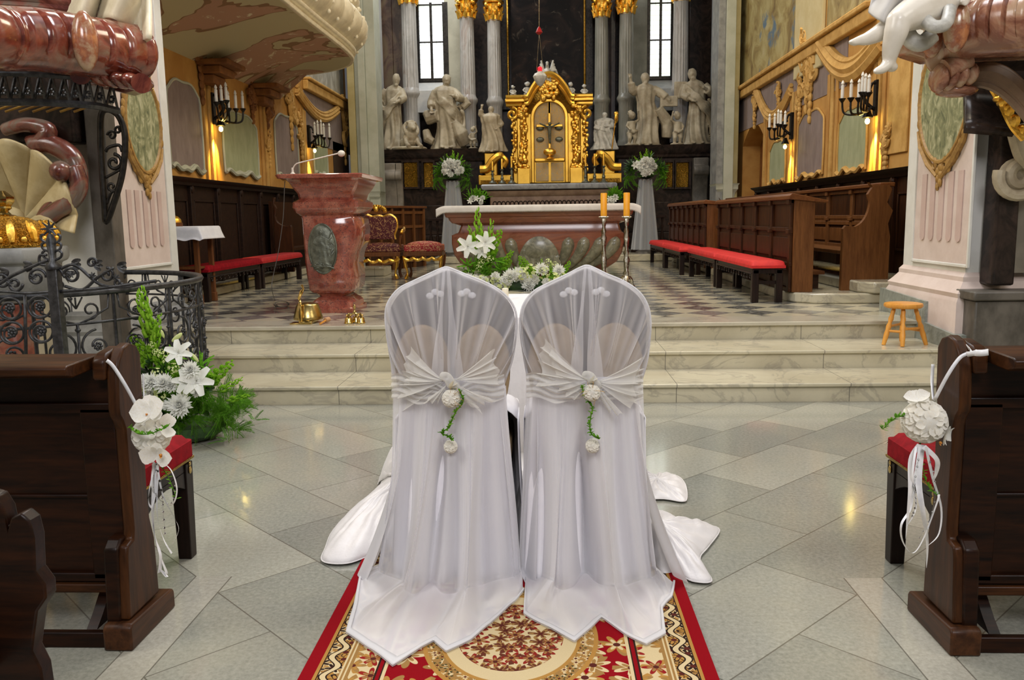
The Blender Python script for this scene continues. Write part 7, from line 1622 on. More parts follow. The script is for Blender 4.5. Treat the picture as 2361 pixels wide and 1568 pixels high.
pew(-1, 'dark wooden pew at left with white ribbon and orchid ball on its end', -1.545)
pew(1, 'dark wooden pew at right with white ribbon and flower ball on its end', 1.425)
# nearer pew end in the left corner, close to the camera
np_ = thing('pew', 'near dark pew end with rounded scroll profile at the bottom left corner', 'pew', (-1.6, 1.9, 0))
Yn = 2.0
out = [(-40, 1125), (-10, 1122), (20, 1130), (38, 1160), (46, 1200), (52, 1178), (75, 1168), (95, 1185), (105, 1225), (108, 1300), (130, 1330), (132, 1360), (112, 1390), (105, 1440), (100, 1480), (120, 1520), (132, 1600)]
poly = [(D(x, y, Yn).x, D(x, y, Yn).z) for x, y in out]; xmin = poly[0][0]
poly += [(poly[-1][0]+.02, .0), (xmin, .0)]
obj('end_panel', MB().prism(poly, 'y', Yn-.05, Yn), 'wood_pew', np_, bevel=.012)
a = D(100, 1568, 2.0); obj('foot', MB().box(a.x-.35, a.x+.13, Yn-.12, Yn+.06, 0, .09), 'wood_pew_f', np_, bevel=.01)
obj('seat', MB().box(-2.9, xmin+.02, Yn-.4, Yn-.02, .44, .47), 'wood_pew', np_); 
# kneeling benches with red velvet pads in front of the pews
def kneel(s, label, xa, yn, yf, zt):
    t = thing('red_kneeling_bench', label, 'kneeler', (xa, yf, 0), 'red velvet benches beside the pews'); xo = s*3.9; x0, x1 = sorted((xa, xo)); r_ = .02
    def cu(u, v):
        y = lerp(yn, yf, v); x = lerp(x0, x1, u); e = min(u*(x1-x0), (1-u)*(x1-x0)); ey = min(v, 1-v)*(yf-yn); return (x, y, zt-.035*(1-min(1, e/.05))**2-.03*(1-min(1, ey/.05))**2)
    m = MB().grid(cu, 60, 16); m.prism(rr(x0, x1, yn, yf, .03), 'z', zt-.115, zt-.03)
    obj('cushion', m, 'red_velvet', t, angle=60)
    pip = MB()
    for z in (zt-.112,): pip.tube([(x, y, z) for x, y in rr(x0-.002, x1+.002, yn-.002, yf+.002, .03)], .0045, 5, True)
    for k in range(46): x_, y_ = xa-s*.003, lerp(yn+.02, yf-.02, k/45); pip.ball((x_, y_, zt-.106), .0035, 5, 4)
    obj('nail_trim', pip, 'brass', t)
    obj('apron', MB().box(x0+.015, x1-.015, yn+.02, yf-.02, zt-.17, zt-.115), 'wood_kneeler', t, bevel=.004)
    xi = xa+s*.015; ar = [(yn+.03, zt-.16), (yf-.03, zt-.16), (yf-.05, zt-.27)]+[(lerp(yf-.06, yn+.06, i/10), zt-.26+.07*sin(PI*i/10)) for i in range(11)]+[(yn+.05, zt-.27)]
    obj('carved_apron', MB().prism(ar, 'x', xi, xi+s*.02), 'wood_kneeler', t, bevel=.003)
    for yy in (yn+.05, yf-.05):
        for xx in (xa+s*.045, xo-s*.05):
            lg = MB().add([(xx+a*w, yy+b*w, z) for z, w in ((0.0, .031), (zt-.13, .038)) for a, b in ((-1, -1), (1, -1), (1, 1), (-1, 1))], [(3, 2, 1, 0), (4, 5, 6, 7), (0, 1, 5, 4), (1, 2, 6, 5), (2, 3, 7, 6), (3, 0, 4, 7)]); l_ = obj('leg', lg, 'wood_kneeler', t, bevel=.004)
            if xx == xa+s*.045: obj('gilt_rosette', MB().ball((xa+s*.004, yy, zt-.165), (.006, .012, .018), 8, 6).ball((xa+s*.004, yy, zt-.135), (.005, .009, .012), 8, 6), 'brass', l_)
    return t
kneel(-1, 'dark bench with red velvet pad beside the left pew, near the flower arrangement', -1.645, 3.20, 3.76, .585)
kneel(1, 'dark bench with red velvet pad beside the right pew', 1.50, 3.20, 3.72, .59)

# ================================================================== pew flowers with ribbons
def ribbon(m, pts, w, seed=0, tw=.0, n=5):
    P = spl(pts, n); vs = []; N = len(P)
    for i, p in enumerate(P):
        t = (P[min(i+1, N-1)]-P[max(i-1, 0)]); t = t.normalized() if t.length > 1e-9 else Vector((0, 0, 1)); a = seed+tw*i/N*2*PI; side = t.cross(Vector((0, 1, 0)));
        side = side.normalized() if side.length > 1e-3 else Vector((1, 0, 0)); o = side*cos(a)+t.cross(side)*sin(a); vs += [p-o*w/2, p+o*w/2]
    m.add(vs, [(2*i, 2*i+1, 2*i+3, 2*i+2) for i in range(N-1)])
def beads(m, pts, r):
    m.tube(spl(pts, 3), r*.12, 4)
    for p in spl(pts, 3): m.ball(p, r, 8, 6)
# left
Yp = 2.97
lf_ = thing('pew_flower_ball', 'white orchid and petal ball with ribbons tied to the left pew end', 'flowers', D(352, 985, Yp), 'flower balls tied to the pew ends')
c = D(350, 1003, Yp-.0); k_ = Yp/F_PX
place('flower_ball', 'petal_ball', lf_, c, (.1, -1, .2), 46*k_)
o1 = place('orchid', 'orchid', lf_, D(348, 950, Yp-.07), (-.15, -1, .55), 48*k_, .3); place('orchid_lip', 'orchid_lip', lf_, D(340, 955, Yp-.08), (-.15, -1, .5), 18*k_)
place('orchid', 'orchid', lf_, D(362, 1046, Yp-.07), (.15, -1, -.25), 42*k_, -.25); place('orchid_lip', 'orchid_lip', lf_, D(372, 1047, Yp-.09), (.1, -1, -.1), 26*k_)
place('orchid', 'orchid', lf_, D(382, 985, Yp-.01), (.9, -.6, .5), 34*k_, 1.2)
V = spl([D(300, 985, Yp-.06), D(318, 1000, Yp-.10), D(345, 1000, Yp-.10), D(372, 990, Yp-.09), D(388, 982, Yp-.05)], 8); m = MB().tube(V, .0018, 4)
r_ = random.Random(2)
for p in V:
    for _ in range(2): petal(m, Matrix.Translation(p) @ mrot(r_.uniform(0, 6.3), r_.uniform(-.4, 1)), r_.uniform(.008, .016), .005, .1, .1, .4, 3, 4)
obj('ivy_sprig', m, 'leaf', lf_, angle=180)
m = MB(); ribbon(m, [D(246, 831, 2.91), D(262, 846, 2.91), D(290, 890, 2.91), D(316, 938, Yp-.05)], .015, .1, .03); obj('hanging_ribbon', m, 'ribbon', lf_, angle=180, solid=.001); m = MB(); ribbon(m, [D(330, 862, 3.125), D(331, 900, 3.12), D(331, 930, 3.06)], .006, .1)
obj('hanging_ribbon', m, 'ribbon', lf_, angle=180, solid=.001)
Yr = 2.94; m = MB()
for pts, w in (([(355, 1065), (350, 1120), (365, 1150), (395, 1165), (408, 1130), (395, 1085), (372, 1065)], .010), ([(355, 1070), (358, 1130), (350, 1180), (358, 1240), (370, 1280), (368, 1320)], .018), ([(362, 1070), (375, 1140), (400, 1190), (412, 1220), (400, 1250), (390, 1258)], .010), ([(360, 1070), (345, 1125), (343, 1160), (352, 1172)], .010), ([(365, 1075), (362, 1180), (376, 1240), (396, 1276)], .008), ([(358, 1068), (352, 1190), (362, 1260), (385, 1325), (368, 1312)], .020)):
    ribbon(m, [D(x, y, Yr+.02*sin(x)) for x, y in pts], w, .2, .3, 6)
obj('satin_ribbon', m, 'ribbon', lf_, angle=180)
m = MB(); beads(m, [D(362, 1070, Yr-.01), D(372, 1130, Yr-.02), D(376, 1180, Yr-.02), D(380, 1230, Yr-.02)], .0048); beads(m, [D(366, 1075, Yr), D(350, 1110, Yr-.01), D(366, 1150, Yr-.02), D(395, 1160, Yr-.01), D(404, 1120, Yr)], .0032); obj('crystal_bead_string', m, 'crystal', lf_, angle=180)
m = MB(); V = spl([D(368, 1058, Yr), D(378, 1085, Yr), D(388, 1100, Yr+.02), D(408, 1150, Yr+.03)], 6); m.tube(V, .0014, 4)
for p in V: petal(m, Matrix.Translation(p) @ mrot(r_.uniform(0, 6.3), 0), .016, .005, .1, .1, .4, 3, 4)
obj('hanging_tendril', m, 'leaf', lf_, angle=180)
# right
Yp = 2.99; k_ = Yp/F_PX
rf_ = thing('pew_flower_ball', 'round white petal ball with ribbons tied to the right pew end', 'flowers', D(2132, 970, Yp), 'flower balls tied to the pew ends')
place('flower_ball', 'petal_ball', rf_, D(2131, 972, Yp), (0, -1, .2), 51*k_)
place('orchid', 'orchid', rf_, D(2115, 922, Yp+.0), (-.3, -.5, 1), 32*k_, .4); place('orchid', 'orchid', rf_, D(2178, 1003, Yp-.03), (.8, -.8, -.2), 30*k_, .2); place('orchid_lip', 'orchid_lip', rf_, D(2166, 1018, Yp-.05), (.5, -1, -.5), 22*k_)
V = spl([D(2088, 960, Yp), D(2068, 962, Yp), D(2050, 975, Yp), D(2035, 990, Yp)], 6); m = MB().tube(V, .0015, 4)
for p in V:
    for _ in range(3): petal(m, Matrix.Translation(p) @ mrot(r_.uniform(0, 6.3), r_.uniform(-.4, 1)), r_.uniform(.01, .022), .0035, .1, .1, .4, 3, 4)
V = spl([D(2120, 1020, Yp), D(2128, 1080, Yp-.02), D(2140, 1120, Yp-.02), D(2160, 1142, Yp-.02)], 8); m.tube(V, .0015, 4)
for p in V: petal(m, Matrix.Translation(p) @ mrot(r_.uniform(0, 6.3), r_.uniform(-.4, 1)), r_.uniform(.01, .02), .005, .1, .1, .4, 3, 4)
obj('fern_sprig', m, 'fern', rf_, angle=180)
m = MB(); ribbon(m, [D(2232, 815, 2.90), D(2212, 826, 2.90), D(2185, 865, 2.90), D(2155, 922, Yp-.05)], .012, .1, .03); obj('hanging_ribbon', m, 'ribbon', rf_, angle=180, solid=.001); m = MB(); ribbon(m, [D(2151, 840, 3.14), D(2149, 880, 3.12), D(2152, 922, 3.02)], .012, .1)
obj('hanging_ribbon', m, 'ribbon', rf_, angle=180, solid=.001); m = MB(); ribbon(m, [D(2230, 800, 2.94), D(2245, 812, 2.87), D(2262, 814, 2.85), D(2279, 812, 2.85)], .022, 0, .0); ribbon(m, [D(2229, 817, 2.88), D(2243, 815, 2.865), D(2252, 812, 2.86)], .018, .0)
obj('hanging_ribbon', m, 'ribbon', rf_, angle=180, solid=.001)
Yr = 2.95; m = MB()
for pts, w in (([(2120, 1025), (2100, 1060), (2098, 1130), (2092, 1200), (2088, 1240)], .016), ([(2125, 1025), (2118, 1110), (2128, 1180), (2138, 1250), (2136, 1310)], .022), ([(2130, 1030), (2160, 1060), (2158, 1090), (2150, 1110)], .018), ([(2120, 1030), (2108, 1110), (2100, 1170), (2078, 1210), (2082, 1250), (2105, 1275), (2130, 1240), (2160, 1160), (2165, 1140)], .008), ([(2135, 1030), (2150, 1100), (2170, 1170), (2165, 1230), (2140, 1258)], .009), ([(2112, 1030), (2104, 1100), (2112, 1170), (2090, 1215)], .008)):
    ribbon(m, [D(x, y, Yr+.02*sin(x)) for x, y in pts], w, .2, .3, 6)
obj('satin_ribbon', m, 'ribbon', rf_, angle=180)
m = MB(); beads(m, [D(2118, 1060, Yr-.02), D(2108, 1120, Yr-.02), D(2112, 1160, Yr-.02), D(2104, 1190, Yr-.02)], .0045); beads(m, [D(2140, 1050, Yr), D(2156, 1110, Yr-.01), D(2150, 1180, Yr-.02), D(2120, 1240, Yr-.01)], .003); obj('crystal_bead_string', m, 'crystal', rf_, angle=180)

# ================================================================== wrought iron railing round the font
rl_t = thing('iron_railing', 'curved wrought iron railing with scrolls and rosettes round the font at left', 'railing', (-4.2, 6.2, 0))
CX, CY, RR = -4.15, 6.30, 1.42
def rp(a, z, dr=0): return Vector((CX+(RR+dr)*cos(a), CY+(RR+dr)*sin(a), z))
a0, a1 = -PI*.62, PI*.62
def arc_bar(m, z, r, w=None, b0=a0, b1=a1): m.tube([rp(lerp(b0, b1, i/60), z) for i in range(61)], r, 6)
ztp = 1.10
m = MB(); arc_bar(m, ztp, .024); obj('top_rail', m, 'iron', rl_t, angle=180)
m = MB(); arc_bar(m, .16, .018); arc_bar(m, .90, .010); obj('lower_rail', m, 'iron', rl_t, angle=180)
NP = 11
def crv(m, yz, ac, r): m.tube([rp(ac+u/RR, z, .0) for u, z in yz], r, 5)
def rosette(m, ac, u, z, s=.035):
    c = rp(ac+u/RR, z, .012); n_ = Vector((cos(ac), sin(ac), 0)); sd = Vector((-sin(ac), cos(ac), 0))
    m.ball(c+n_*.008, .011, 7, 5)
    for k in range(7): a = 2*PI*k/7; m.ball(c+sd*cos(a)*s*.62+Vector((0, 0, sin(a)*s*.62)), (.012, .012, .010), 6, 4)
seg = (a1-a0)/NP
for k in range(NP):
    ac = a0+seg*(k+.5); w = seg*RR/2-.02; sc = MB(); ros = []
    sg_ = thing if False else None
    for s in (-1, 1):
        for zc, rr_ in ((.74, .115), (.47, .115)):
            sp = spiral(s*w*.50, zc, rr_*.98, .028, PI/2, s*1.25, 26); crv(sc, sp, ac, .0085); ro = MB(); rosette(ro, ac, s*w*.50, zc, .034); ros.append(ro)
        crv(sc, [(s*w*.05, .18), (s*w*.10, .28), (s*w*.42, .355), (s*w*.8, .30), (s*w*.95, .18)], ac, .0085)
        sp = spiral(s*w*.38, .985, .060, .018, -PI/2, s*1.1, 16); crv(sc, sp, ac, .0075)
        crv(sc, [(s*w*.02, .90), (s*w*.35, .925), (s*w*.9, .99), (s*w*.95, 1.08)], ac, .0075)
    crv(sc, [(0, .16), (0, .60), (0, .90)], ac, .010)
    for zz in (.355, .605, .86): sc.ball(rp(ac, zz), (.022, .022, .014), 6, 5)
    for dx in (-.02, 0, .02): crv(sc, [(0, 1.0), (dx*1.5, 1.05), (dx*2.2, 1.075)], ac, .006)
    g_ = obj('scroll_panel', sc, 'iron', rl_t, angle=180)
    for q_ in ros: obj('rosette', q_, 'iron', g_, angle=180)
for k in range(NP+1): a = a0+seg*k; obj('baluster_bar', MB().tube([rp(a, .0), rp(a, ztp)], .012, 6), 'iron', rl_t)
# main post with star finial and the leafy crest over the gate
Ag = None
pp = D(131, 700, 5.02); px_, py_ = pp.x, 5.02
post = MB().box(px_-.032, px_+.032, py_-.03, py_+.03, 0, 1.30); zz = D(131, 600, py_).z
obj('post', post, 'iron', rl_t, bevel=.005)
m = MB(); zt = D(125, 520, py_).z
m.lathe([(.045, 1.28), (.05, 1.30), (.02, 1.33), (.03, zt-.09), (.014, zt-.05)], (px_, py_, 0), 8)
for k in range(8): a = 2*PI*k/8; m.tube([(px_, py_, zt-.02), (px_+.055*cos(a), py_-.01, zt-.02+.055*sin(a))], [.012, .003], 5)
for k in range(3):
    z = 1.33+.05*k
    for s in (-1, 1): m.tube(spl([(px_, py_, z), (px_+s*.05, py_, z+.02), (px_+s*.06, py_, z+.05), (px_+s*.045, py_, z+.06)], 4), .008, 5)
obj('star_finial', m, 'iron', rl_t, angle=60)
m = MB(); YY = py_
def sw(pts, r): m.tube(spl([D(x, y, YY) for x, y in pts], 8), r, 6)
def sp2(cx, cy, r0, r1, a, t): m.tube([D(cx+x, cy+y, YY) for x, y in spiral(0, 0, r0, r1, a, t, 30)], .009, 6)
sw([(150, 660), (190, 668), (225, 640), (262, 618)], .010); sw([(150, 640), (130, 612), (95, 610), (92, 590), (108, 588)], .009); sw([(140, 620), (175, 612), (230, 655), (290, 662), (340, 650)], .010)
sp2(246, 634, 17, 4, -PI/2, 1.3); sp2(165, 636, 20, 5, PI, 1.4); sp2(85, 640, 22, 5, 0, -1.4); sp2(35, 655, 18, 4, 0, 1.3); sp2(212, 606, 12, 3, 0, -1.2); sp2(272, 652, 10, 3, 0, 1.2); sp2(5, 650, 20, 4, PI, 1.3)
sw([(-60, 640), (-10, 655), (30, 635), (80, 612), (110, 600)], .011); sw([(-60, 678), (0, 672), (60, 676), (128, 672)], .010); sw([(140, 672), (230, 665), (330, 652), (360, 648)], .012)
obj('crest_scrollwork', m, 'iron', rl_t, angle=180)
for cx, cy, dr in ((165, 605, 1), (215, 608, 1), (75, 610, -1), (20, 625, -1), (270, 612, 1)):
    m = MB()
    for k in range(3): a, b = D(cx, cy, YY), D(cx+dr*(24-6*k), cy-4+7*k, YY); petal(m, Matrix.Translation(a) @ mrot(0 if dr > 0 else PI, .25-.5*k) @ Matrix.Rotation(PI/2, 4, 'X'), .065, .016, .0, .2, .5)
    for k in range(7): a = 2*PI*k/7; m.tube([D(cx+dr*-2, cy+28, YY-.01), D(cx+dr*-2+9*cos(a), cy+28+9*sin(a), YY-.01)], [.008, .003], 4)
    obj('crest_leaf', m, 'iron', rl_t, angle=60)
# gate leaf left of the post
m = MB(); ros = []
for cx, cy in ((22, 712), (92, 708), (28, 768), (95, 765)):
    m.tube([D(cx+27*cos(a), cy+25*sin(a), YY) for a in [2*PI*i/26 for i in range(26)]], .008, 6, True); m.tube([D(cx+x, cy+y, YY) for x, y in spiral(0, 0, 24, 9, 1, .9, 20)], .007, 5)
    ro = MB(); ros.append(ro)
    for k in range(7): a = 2*PI*k/7; ro.ball(D(cx+7*cos(a), cy+7*sin(a), YY-.01), .013, 6, 4)
    ro.ball(D(cx, cy, YY-.02), .011, 6, 5)
m.tube([D(57, 680, YY), D(60, 820, YY)], .010, 6); m.tube([D(-60, 700, YY), D(-60, 820, YY)], .010, 6)
g_ = obj('gate_leaf', m, 'iron', rl_t, angle=180)
for q_ in ros: obj('rosette', q_, 'iron', g_, angle=180)

# ================================================================== stone font with gilded lid
Yo = 6.4; fc = D(20, 600, Yo); zt = D(60, 572, Yo-.3).z
ft = thing('baptismal_font', 'grey stone baptismal font behind the iron railing at far left', 'font', (fc.x, Yo, 0))
rF = D(145, 570, Yo).x-fc.x
def sq(a, z, r): return 1
obj('basin', MB().lathe([(rF*.55, zt-.42), (rF*.78, zt-.34), (rF*.86, zt-.22), (rF*.86, zt-.13), (rF*.97, zt-.11), (rF*1.0, zt-.08), (rF*1.0, zt-.02), (rF*.97, zt), (.05, zt)], (fc.x, Yo, 0), 8), 'greystone', ft, bevel=.01)
obj('stem', MB().lathe([(rF*.62, 0.11), (rF*.60, .2), (rF*.36, .3), (rF*.3, .55), (rF*.38, .68), (rF*.5, zt-.43)], (fc.x, Yo, 0), 24), 'redmarble', ft)
obj('foot', MB().lathe([(rF*.9, 0), (rF*.9, .07), (rF*.75, .11)], (fc.x, Yo, 0), 8), 'greystone', ft)
lid = thing('font_lid', 'gilded domed font lid with leaf relief and knob finial', 'lid', (fc.x, Yo, zt)); rL = rF*.80; zd = D(20, 502, Yo).z
obj('dome', MB().lathe([(rL*1.05, .002), (rL*1.08, .02), (rL*1.0, .04), (rL*.98, .07), (rL*.9, .14), (rL*.72, (zd-zt)*.8), (rL*.45, (zd-zt)), (.03, zd-zt+.02)], (fc.x, Yo, zt), 40), 'gold_relief', lid)
zk = D(20, 440, Yo).z; h = zk-zd
obj('finial', MB().lathe([(.10, 0), (.07, .02), (.05, .12*h), (.03, .25*h), (.055, .35*h), (.05, .42*h), (.075, .6*h), (.075, .78*h), (.04, .92*h), (.02, h)], (fc.x, Yo, zd+.0), 18, fn=lambda a, z, r: 1+.08*sin(a*6)), 'brass_shiny', lid)
m = MB()
for k in range(14): a = 2*PI*k/14; q = [(fc.x+rL*r*cos(a), Yo+rL*r*sin(a), zt+z) for r, z in ((1.02, .04), (.98, .10), (.88, .16), (.78, .20))]; m.tube(q, [.02, .035, .03, .012], 7)
for k in range(14): a = 2*PI*(k+.5)/14; m.ball((fc.x+rL*1.0*cos(a), Yo+rL*1.0*sin(a), zt+.06), .025, 7, 5)
obj('leaf_relief', m, 'gold', lid)

# ================================================================== left side altar behind the font: wall, pilaster, shell niche
Yw = 7.75
struct('wall_side_chapel', MB().box(-6.5, XPL-.02, Yw, Yw+.3, 0, 7), 'creamwall')
pil = MB().box(D(197, 400, Yw-.25).x, D(243, 400, Yw-.25).x, Yw-.20, Yw, 0, 5); struct('wall_chapel_pilaster', pil, 'darkstone', bevel=.01)
sh = thing('shell_ornament', 'beige carved scallop shell over the golden font lid', 'relief', D(45, 510, 7.35))
cS = D(42, 505, 7.4); RS = 115*7.4/F_PX*1.35
def shell(u, v):
    a = lerp(-.25, PI+.25, u); r = RS*v*(1+.05*abs(sin(a*5.5))); rib = abs(sin(a*5.5)); return (cS.x+r*cos(a)*1.0, 7.50-.20*v**1.6-.10*rib*v-.03*sin(PI*v), cS.z+r*sin(a)*1.05+.03*v)
obj('shell', MB().grid(shell, 150, 16), 'shellstone' if not MT.update(shellstone=mk('beige_shell_stone', (.66, .54, .30), (.54, .42, .21), .45, scale=6)) else 0, sh, angle=180, solid=.03)
m = MB(); sp = spiral(0, 0, .12, .02, 0, 1.4, 24); m.tube([(cS.x+.30+x, 7.22, cS.z-.1+z) for x, z in sp], .03, 7); m.tube([(cS.x-.30-x, 7.22, cS.z-.1+z) for x, z in sp], .03, 7); m.ball((cS.x, 7.28, cS.z+.02), (.13, .08, .09), 12, 8)
obj('shell_scroll', m, 'shellstone', sh)
sv = thing('red_marble_volute', 'dark red marble S-scroll framing the shell beside the grey pilaster', 'ornament', D(140, 500, 7.5))
q = spl([D(x, y, 7.36) for x, y in ((10, 300), (60, 288), (110, 300), (95, 330), (75, 335), (120, 335), (165, 365), (178, 420), (150, 465), (112, 490), (95, 530), (115, 560))], 8); obj('scroll', MB().tube(q, [.055+.035*sin(PI*i/len(q)) for i in range(len(q))], 10), 'redmarble_dark', sv, angle=180)
q = spl([D(x, y, 7.28) for x, y in ((170, 385), (182, 430), (160, 468), (125, 490), (100, 520), (98, 600))], 8); obj('scroll', MB().tube(q, .075, 10), 'redmarble_dark', sv, angle=180)
m = MB().ball(D(140, 395, 7.22), (.09, .10, .09), 14, 10); obj('scroll_eye', m, 'redmarble_dark', sv)
obj('shade_cove', MB().box(D(-60, 300, 7.6).x, D(190, 300, 7.6).x, 7.45, 7.68, D(60, 335, 7.6).z, D(60, 140, 7.6).z), 'darkmarble', sv, bevel=.02)  # cove carried up as a dark box for the shade behind the lattice
# red marble canopy roll at the top left
def gadroon_roll(name, label, path, r, mat, leafs=(), nslot=9, low=None):
    t = thing(name, label, 'canopy', path[len(path)//2]); P = spl(path, 14); N = len(P); m = MB(); seg_ = 30; vs = []
    for i, p in enumerate(P):
        tt = (P[min(i+1, N-1)]-P[max(i-1, 0)]).normalized(); sd = tt.cross(Vector((0, 0, 1))).normalized(); s_ = i/(N-1); rr_ = r[0]+(r[1]-r[0])*s_; rr_ *= min(1, math.sqrt(max(0.001, 1-max(0, (s_-.93)/.07)**2))) if s_ > .93 else 1
        for k in range(seg_):
            a = 2*PI*k/seg_; slot = abs(sin(PI*s_*nslot)); dent = .0 if not (-.9 < sin(a) < .9) else -.16*(max(0, 1-slot*2.6))*(1 if sin(a) > -.45 else 0)
            vs.append(p+(sd*cos(a)+Vector((0, 0, 1))*sin(a)*1.0)*rr_*(1+dent))
    fs = [(i*seg_+k, i*seg_+(k+1) % seg_, (i+1)*seg_+(k+1) % seg_, (i+1)*seg_+k) for i in range(N-1) for k in range(seg_)]+[tuple(reversed(range(seg_))), tuple((N-1)*seg_+k for k in range(seg_))]
    m.add(vs, fs); obj('gadrooned_roll', m, mat, t, angle=50)
    for c, rx in leafs: obj('marble_leaf', MB().ball(c, rx, 14, 10), 'leafmarble', t)
    return t
MT['leafmarble'] = mk('orange_marble', (.50, .20, .08), (.30, .10, .05), .2, scale=6, coat=.5, c3=(.45, .30, .18))
LP = [D(-420, 60, 5.3), D(-90, 75, 5.6), D(0, 88, 5.9), D(90, 92, 6.2), D(180, 105, 6.5), D(260, 118, 6.8), D(330, 128, 7.1)]
cl = gadroon_roll('marble_canopy', 'red marble canopy with gadrooned roll and scroll, top left above the font', LP, (.21, .235), 'redmarble', ((D(196, 95, 6.25), (.085, .10, .215)),), 11)
ys_ = 6.75
m = MB(); 
for k in range(7): p = D(185+24*k, 172+3.2*k, ys_); m.ball(p, (.055, .16, .075-.002*k), 12, 8)
for px, py in ((185, 172), (326, 192)): m.tube([D(px, py, ys_-.18), D(px, py, ys_+.12)], [.075, .075], 14)
obj('lower_scroll', m, 'redmarble', cl, angle=60)
m = MB().prism([(D(x, y, 7.0).x, D(x, y, 7.0).z) for x, y in ((-80, 120), (330, 165), (345, 205), (300, 218), (240, 205), (180, 180), (-80, 165))], 'y', 6.9, 7.1); obj('soffit', m, 'redmarble_dark', cl, bevel=.02)
m = MB().grid(lambda u, v: D(lerp(150, 345, u), lerp(-60, 60, v)+18*sin(u*9)+(0 if u < .9 else 20), 6.9+.12*sin(u*14+v*3)), 40, 12); obj('drapery', m, 'stucco', cl, angle=180, solid=.04)
m = MB()
for k in range(4): m.tube(spl([D(-40, -30+20*k, 6.7), D(90, -22+20*k, 6.9), D(200, 2+14*k, 7.0), D(300, 40+6*k, 7.1)], 8), .045, 8)
obj('upper_moulding', m, 'redmarble_dark', cl)
# wrought iron frieze under the canopy and its pierced bracket
ir = thing('iron_frieze', 'black iron lattice frieze and openwork bracket below the red marble canopy', 'ironwork', D(140, 210, 6.5))
def ipath(off, n=24):
    return [D(lerp(-60, 272, i/n), lerp(168, 188, i/n)+off*(1-.12*(i/n))-5*sin(PI*i/n)+(8*max(0, i/n-.85)/.15), lerp(6.2, 6.75, (i/n))+.9*max(0, i/n-.8)) for i in range(n+1)]
top_, bot_ = ipath(0), ipath(68)
obj('rail', MB().tube(top_, .026, 6), 'iron', ir); obj('rail', MB().tube(bot_, .030, 6), 'iron', ir)
m = MB()
for i in range(0, 24, 2): m.tube([bot_[i], top_[i+1]], .018, 5, flat=.5); m.tube([top_[i+1], bot_[i+2]], .018, 5, flat=.5)
obj('lattice', m, 'iron', ir)
for i in range(1, 24, 2):
    m = MB()
    c = lerp(lerp(top_[i], bot_[i], .62), lerp(top_[i-1], bot_[i-1], .62), .0)
    for k in range(6): a = 2*PI*k/6; m.ball(c+Vector((.022*cos(a), -.01, .022*sin(a))), .014, 6, 4)
    obj('rosette', m, 'iron', ir)
Yk = 7.25; outl = [(236, 258), (268, 262), (286, 300), (288, 350), (280, 410), (262, 470), (245, 512), (241, 470), (236, 400), (232, 320)]
q = spl([D(x, y, Yk) for x, y in outl], 6, True); m = MB().tube(q, .026, 6, True)
def sp3(cx, cy, r0, r1, a, t, w=.012): m.tube([D(cx+x, cy+y, Yk) for x, y in spiral(0, 0, r0, r1, a, t, 26)], w, 5)
sp3(263, 375, 20, 4, -PI/2, 1.3, .016); sp3(258, 430, 12, 3, 0, 1.2); sp3(258, 312, 11, 3, PI, 1.2); sp3(272, 300, 9, 3, 0, -1.2)
m.tube(spl([D(x, y, Yk) for x, y in ((244, 350), (252, 340), (275, 335), (282, 350))], 5), .015, 5); m.tube(spl([D(x, y, Yk) for x, y in ((244, 410), (262, 400), (276, 392))], 5), .013, 5); m.tube(spl([D(x, y, Yk) for x, y in ((246, 470), (256, 445), (268, 440))], 5), .013, 5)
obj('openwork_bracket', m, 'black_iron', ir, angle=180)
m = MB(); rg = random.Random(9)
for k in range(7):
    a = D(lerp(-20, 170, k/6), 258, 7.0); obj('gilt_ray', MB().tube([a, a+Vector((.13, .1, .07))], .010, 5), 'gold_dull' if not MT.update(gold_dull=mk('dull_gilding', (.30, .17, .03), (.2, .1, .02), .5, .6)) else 0, ir)

# ================================================================== right side altar
struct('wall_side_altar', MB().box(XPR+.5, 7.5, 7.85, 8.2, 0, 7), 'darkstone')
ca = thing('side_altar', 'dark marble side altar columns with stone volute at the far right', 'side altar', (4.3, 7.5, 0))
Yc_ = 7.55
def vx(px, Y): return D(px, 500, Y).x
obj('column', MB().box(vx(2286, Yc_), vx(2338, Yc_), Yc_-.08, 7.70, .9, 3.3), 'darkmarble', ca, bevel=.02)
obj('stone_panel', MB().box(vx(2338, 7.6), vx(2980, 7.6), 7.6, 7.70, 1.0, 2.9), 'warmgrey' if not MT.update(warmgrey=mk('warm_grey_marble', (.17, .15, .115), (.24, .21, .16), .4, scale=3)) else 0, ca)
obj('pedestal', MB().box(vx(2262, 7.4), vx(3000, 7.4), 7.4, 7.70, 0, .78).box(vx(2258, 7.36), vx(3000, 7.36), 7.36, 7.70, .78, .86), 'darkstone', ca, bevel=.015)
cv_ = D(2352, 408, 7.4); rv = 48*7.4/F_PX; m = MB()
m.tube([(cv_.x+x, 7.4, cv_.z+z) for x, z in spiral(0, 0, rv, .03, PI*.9, 1.6, 40)], .05, 9); m.ball((cv_.x, 7.45, cv_.z), (rv*.9, .06, rv*.9), 20, 10)
obj('volute', m, 'statue', ca)
m = MB().tube(spl([D(x, y, 7.35) for x, y in ((2340, 290), (2350, 330), (2361, 360), (2380, 380))], 6), .07, 9); obj('volute_stem', m, 'statue', ca)
m = MB()
for x, y, r_ in ((2300, 212, .03), (2310, 235, .04), (2325, 255, .05), (2338, 280, .05), (2350, 220, .06), (2365, 230, .08), (2330, 225, .03), (2355, 300, .04), (2298, 228, .025), (2318, 248, .03)): m.ball(D(x, y, 7.2), (r_, .05, r_*1.2), 7, 6)
m.tube(spl([D(x, y, 7.2) for x, y in ((2290, 205), (2310, 240), (2335, 290), (2361, 320))], 6), .03, 7); obj('gilt_garland', m, 'gold', ca)
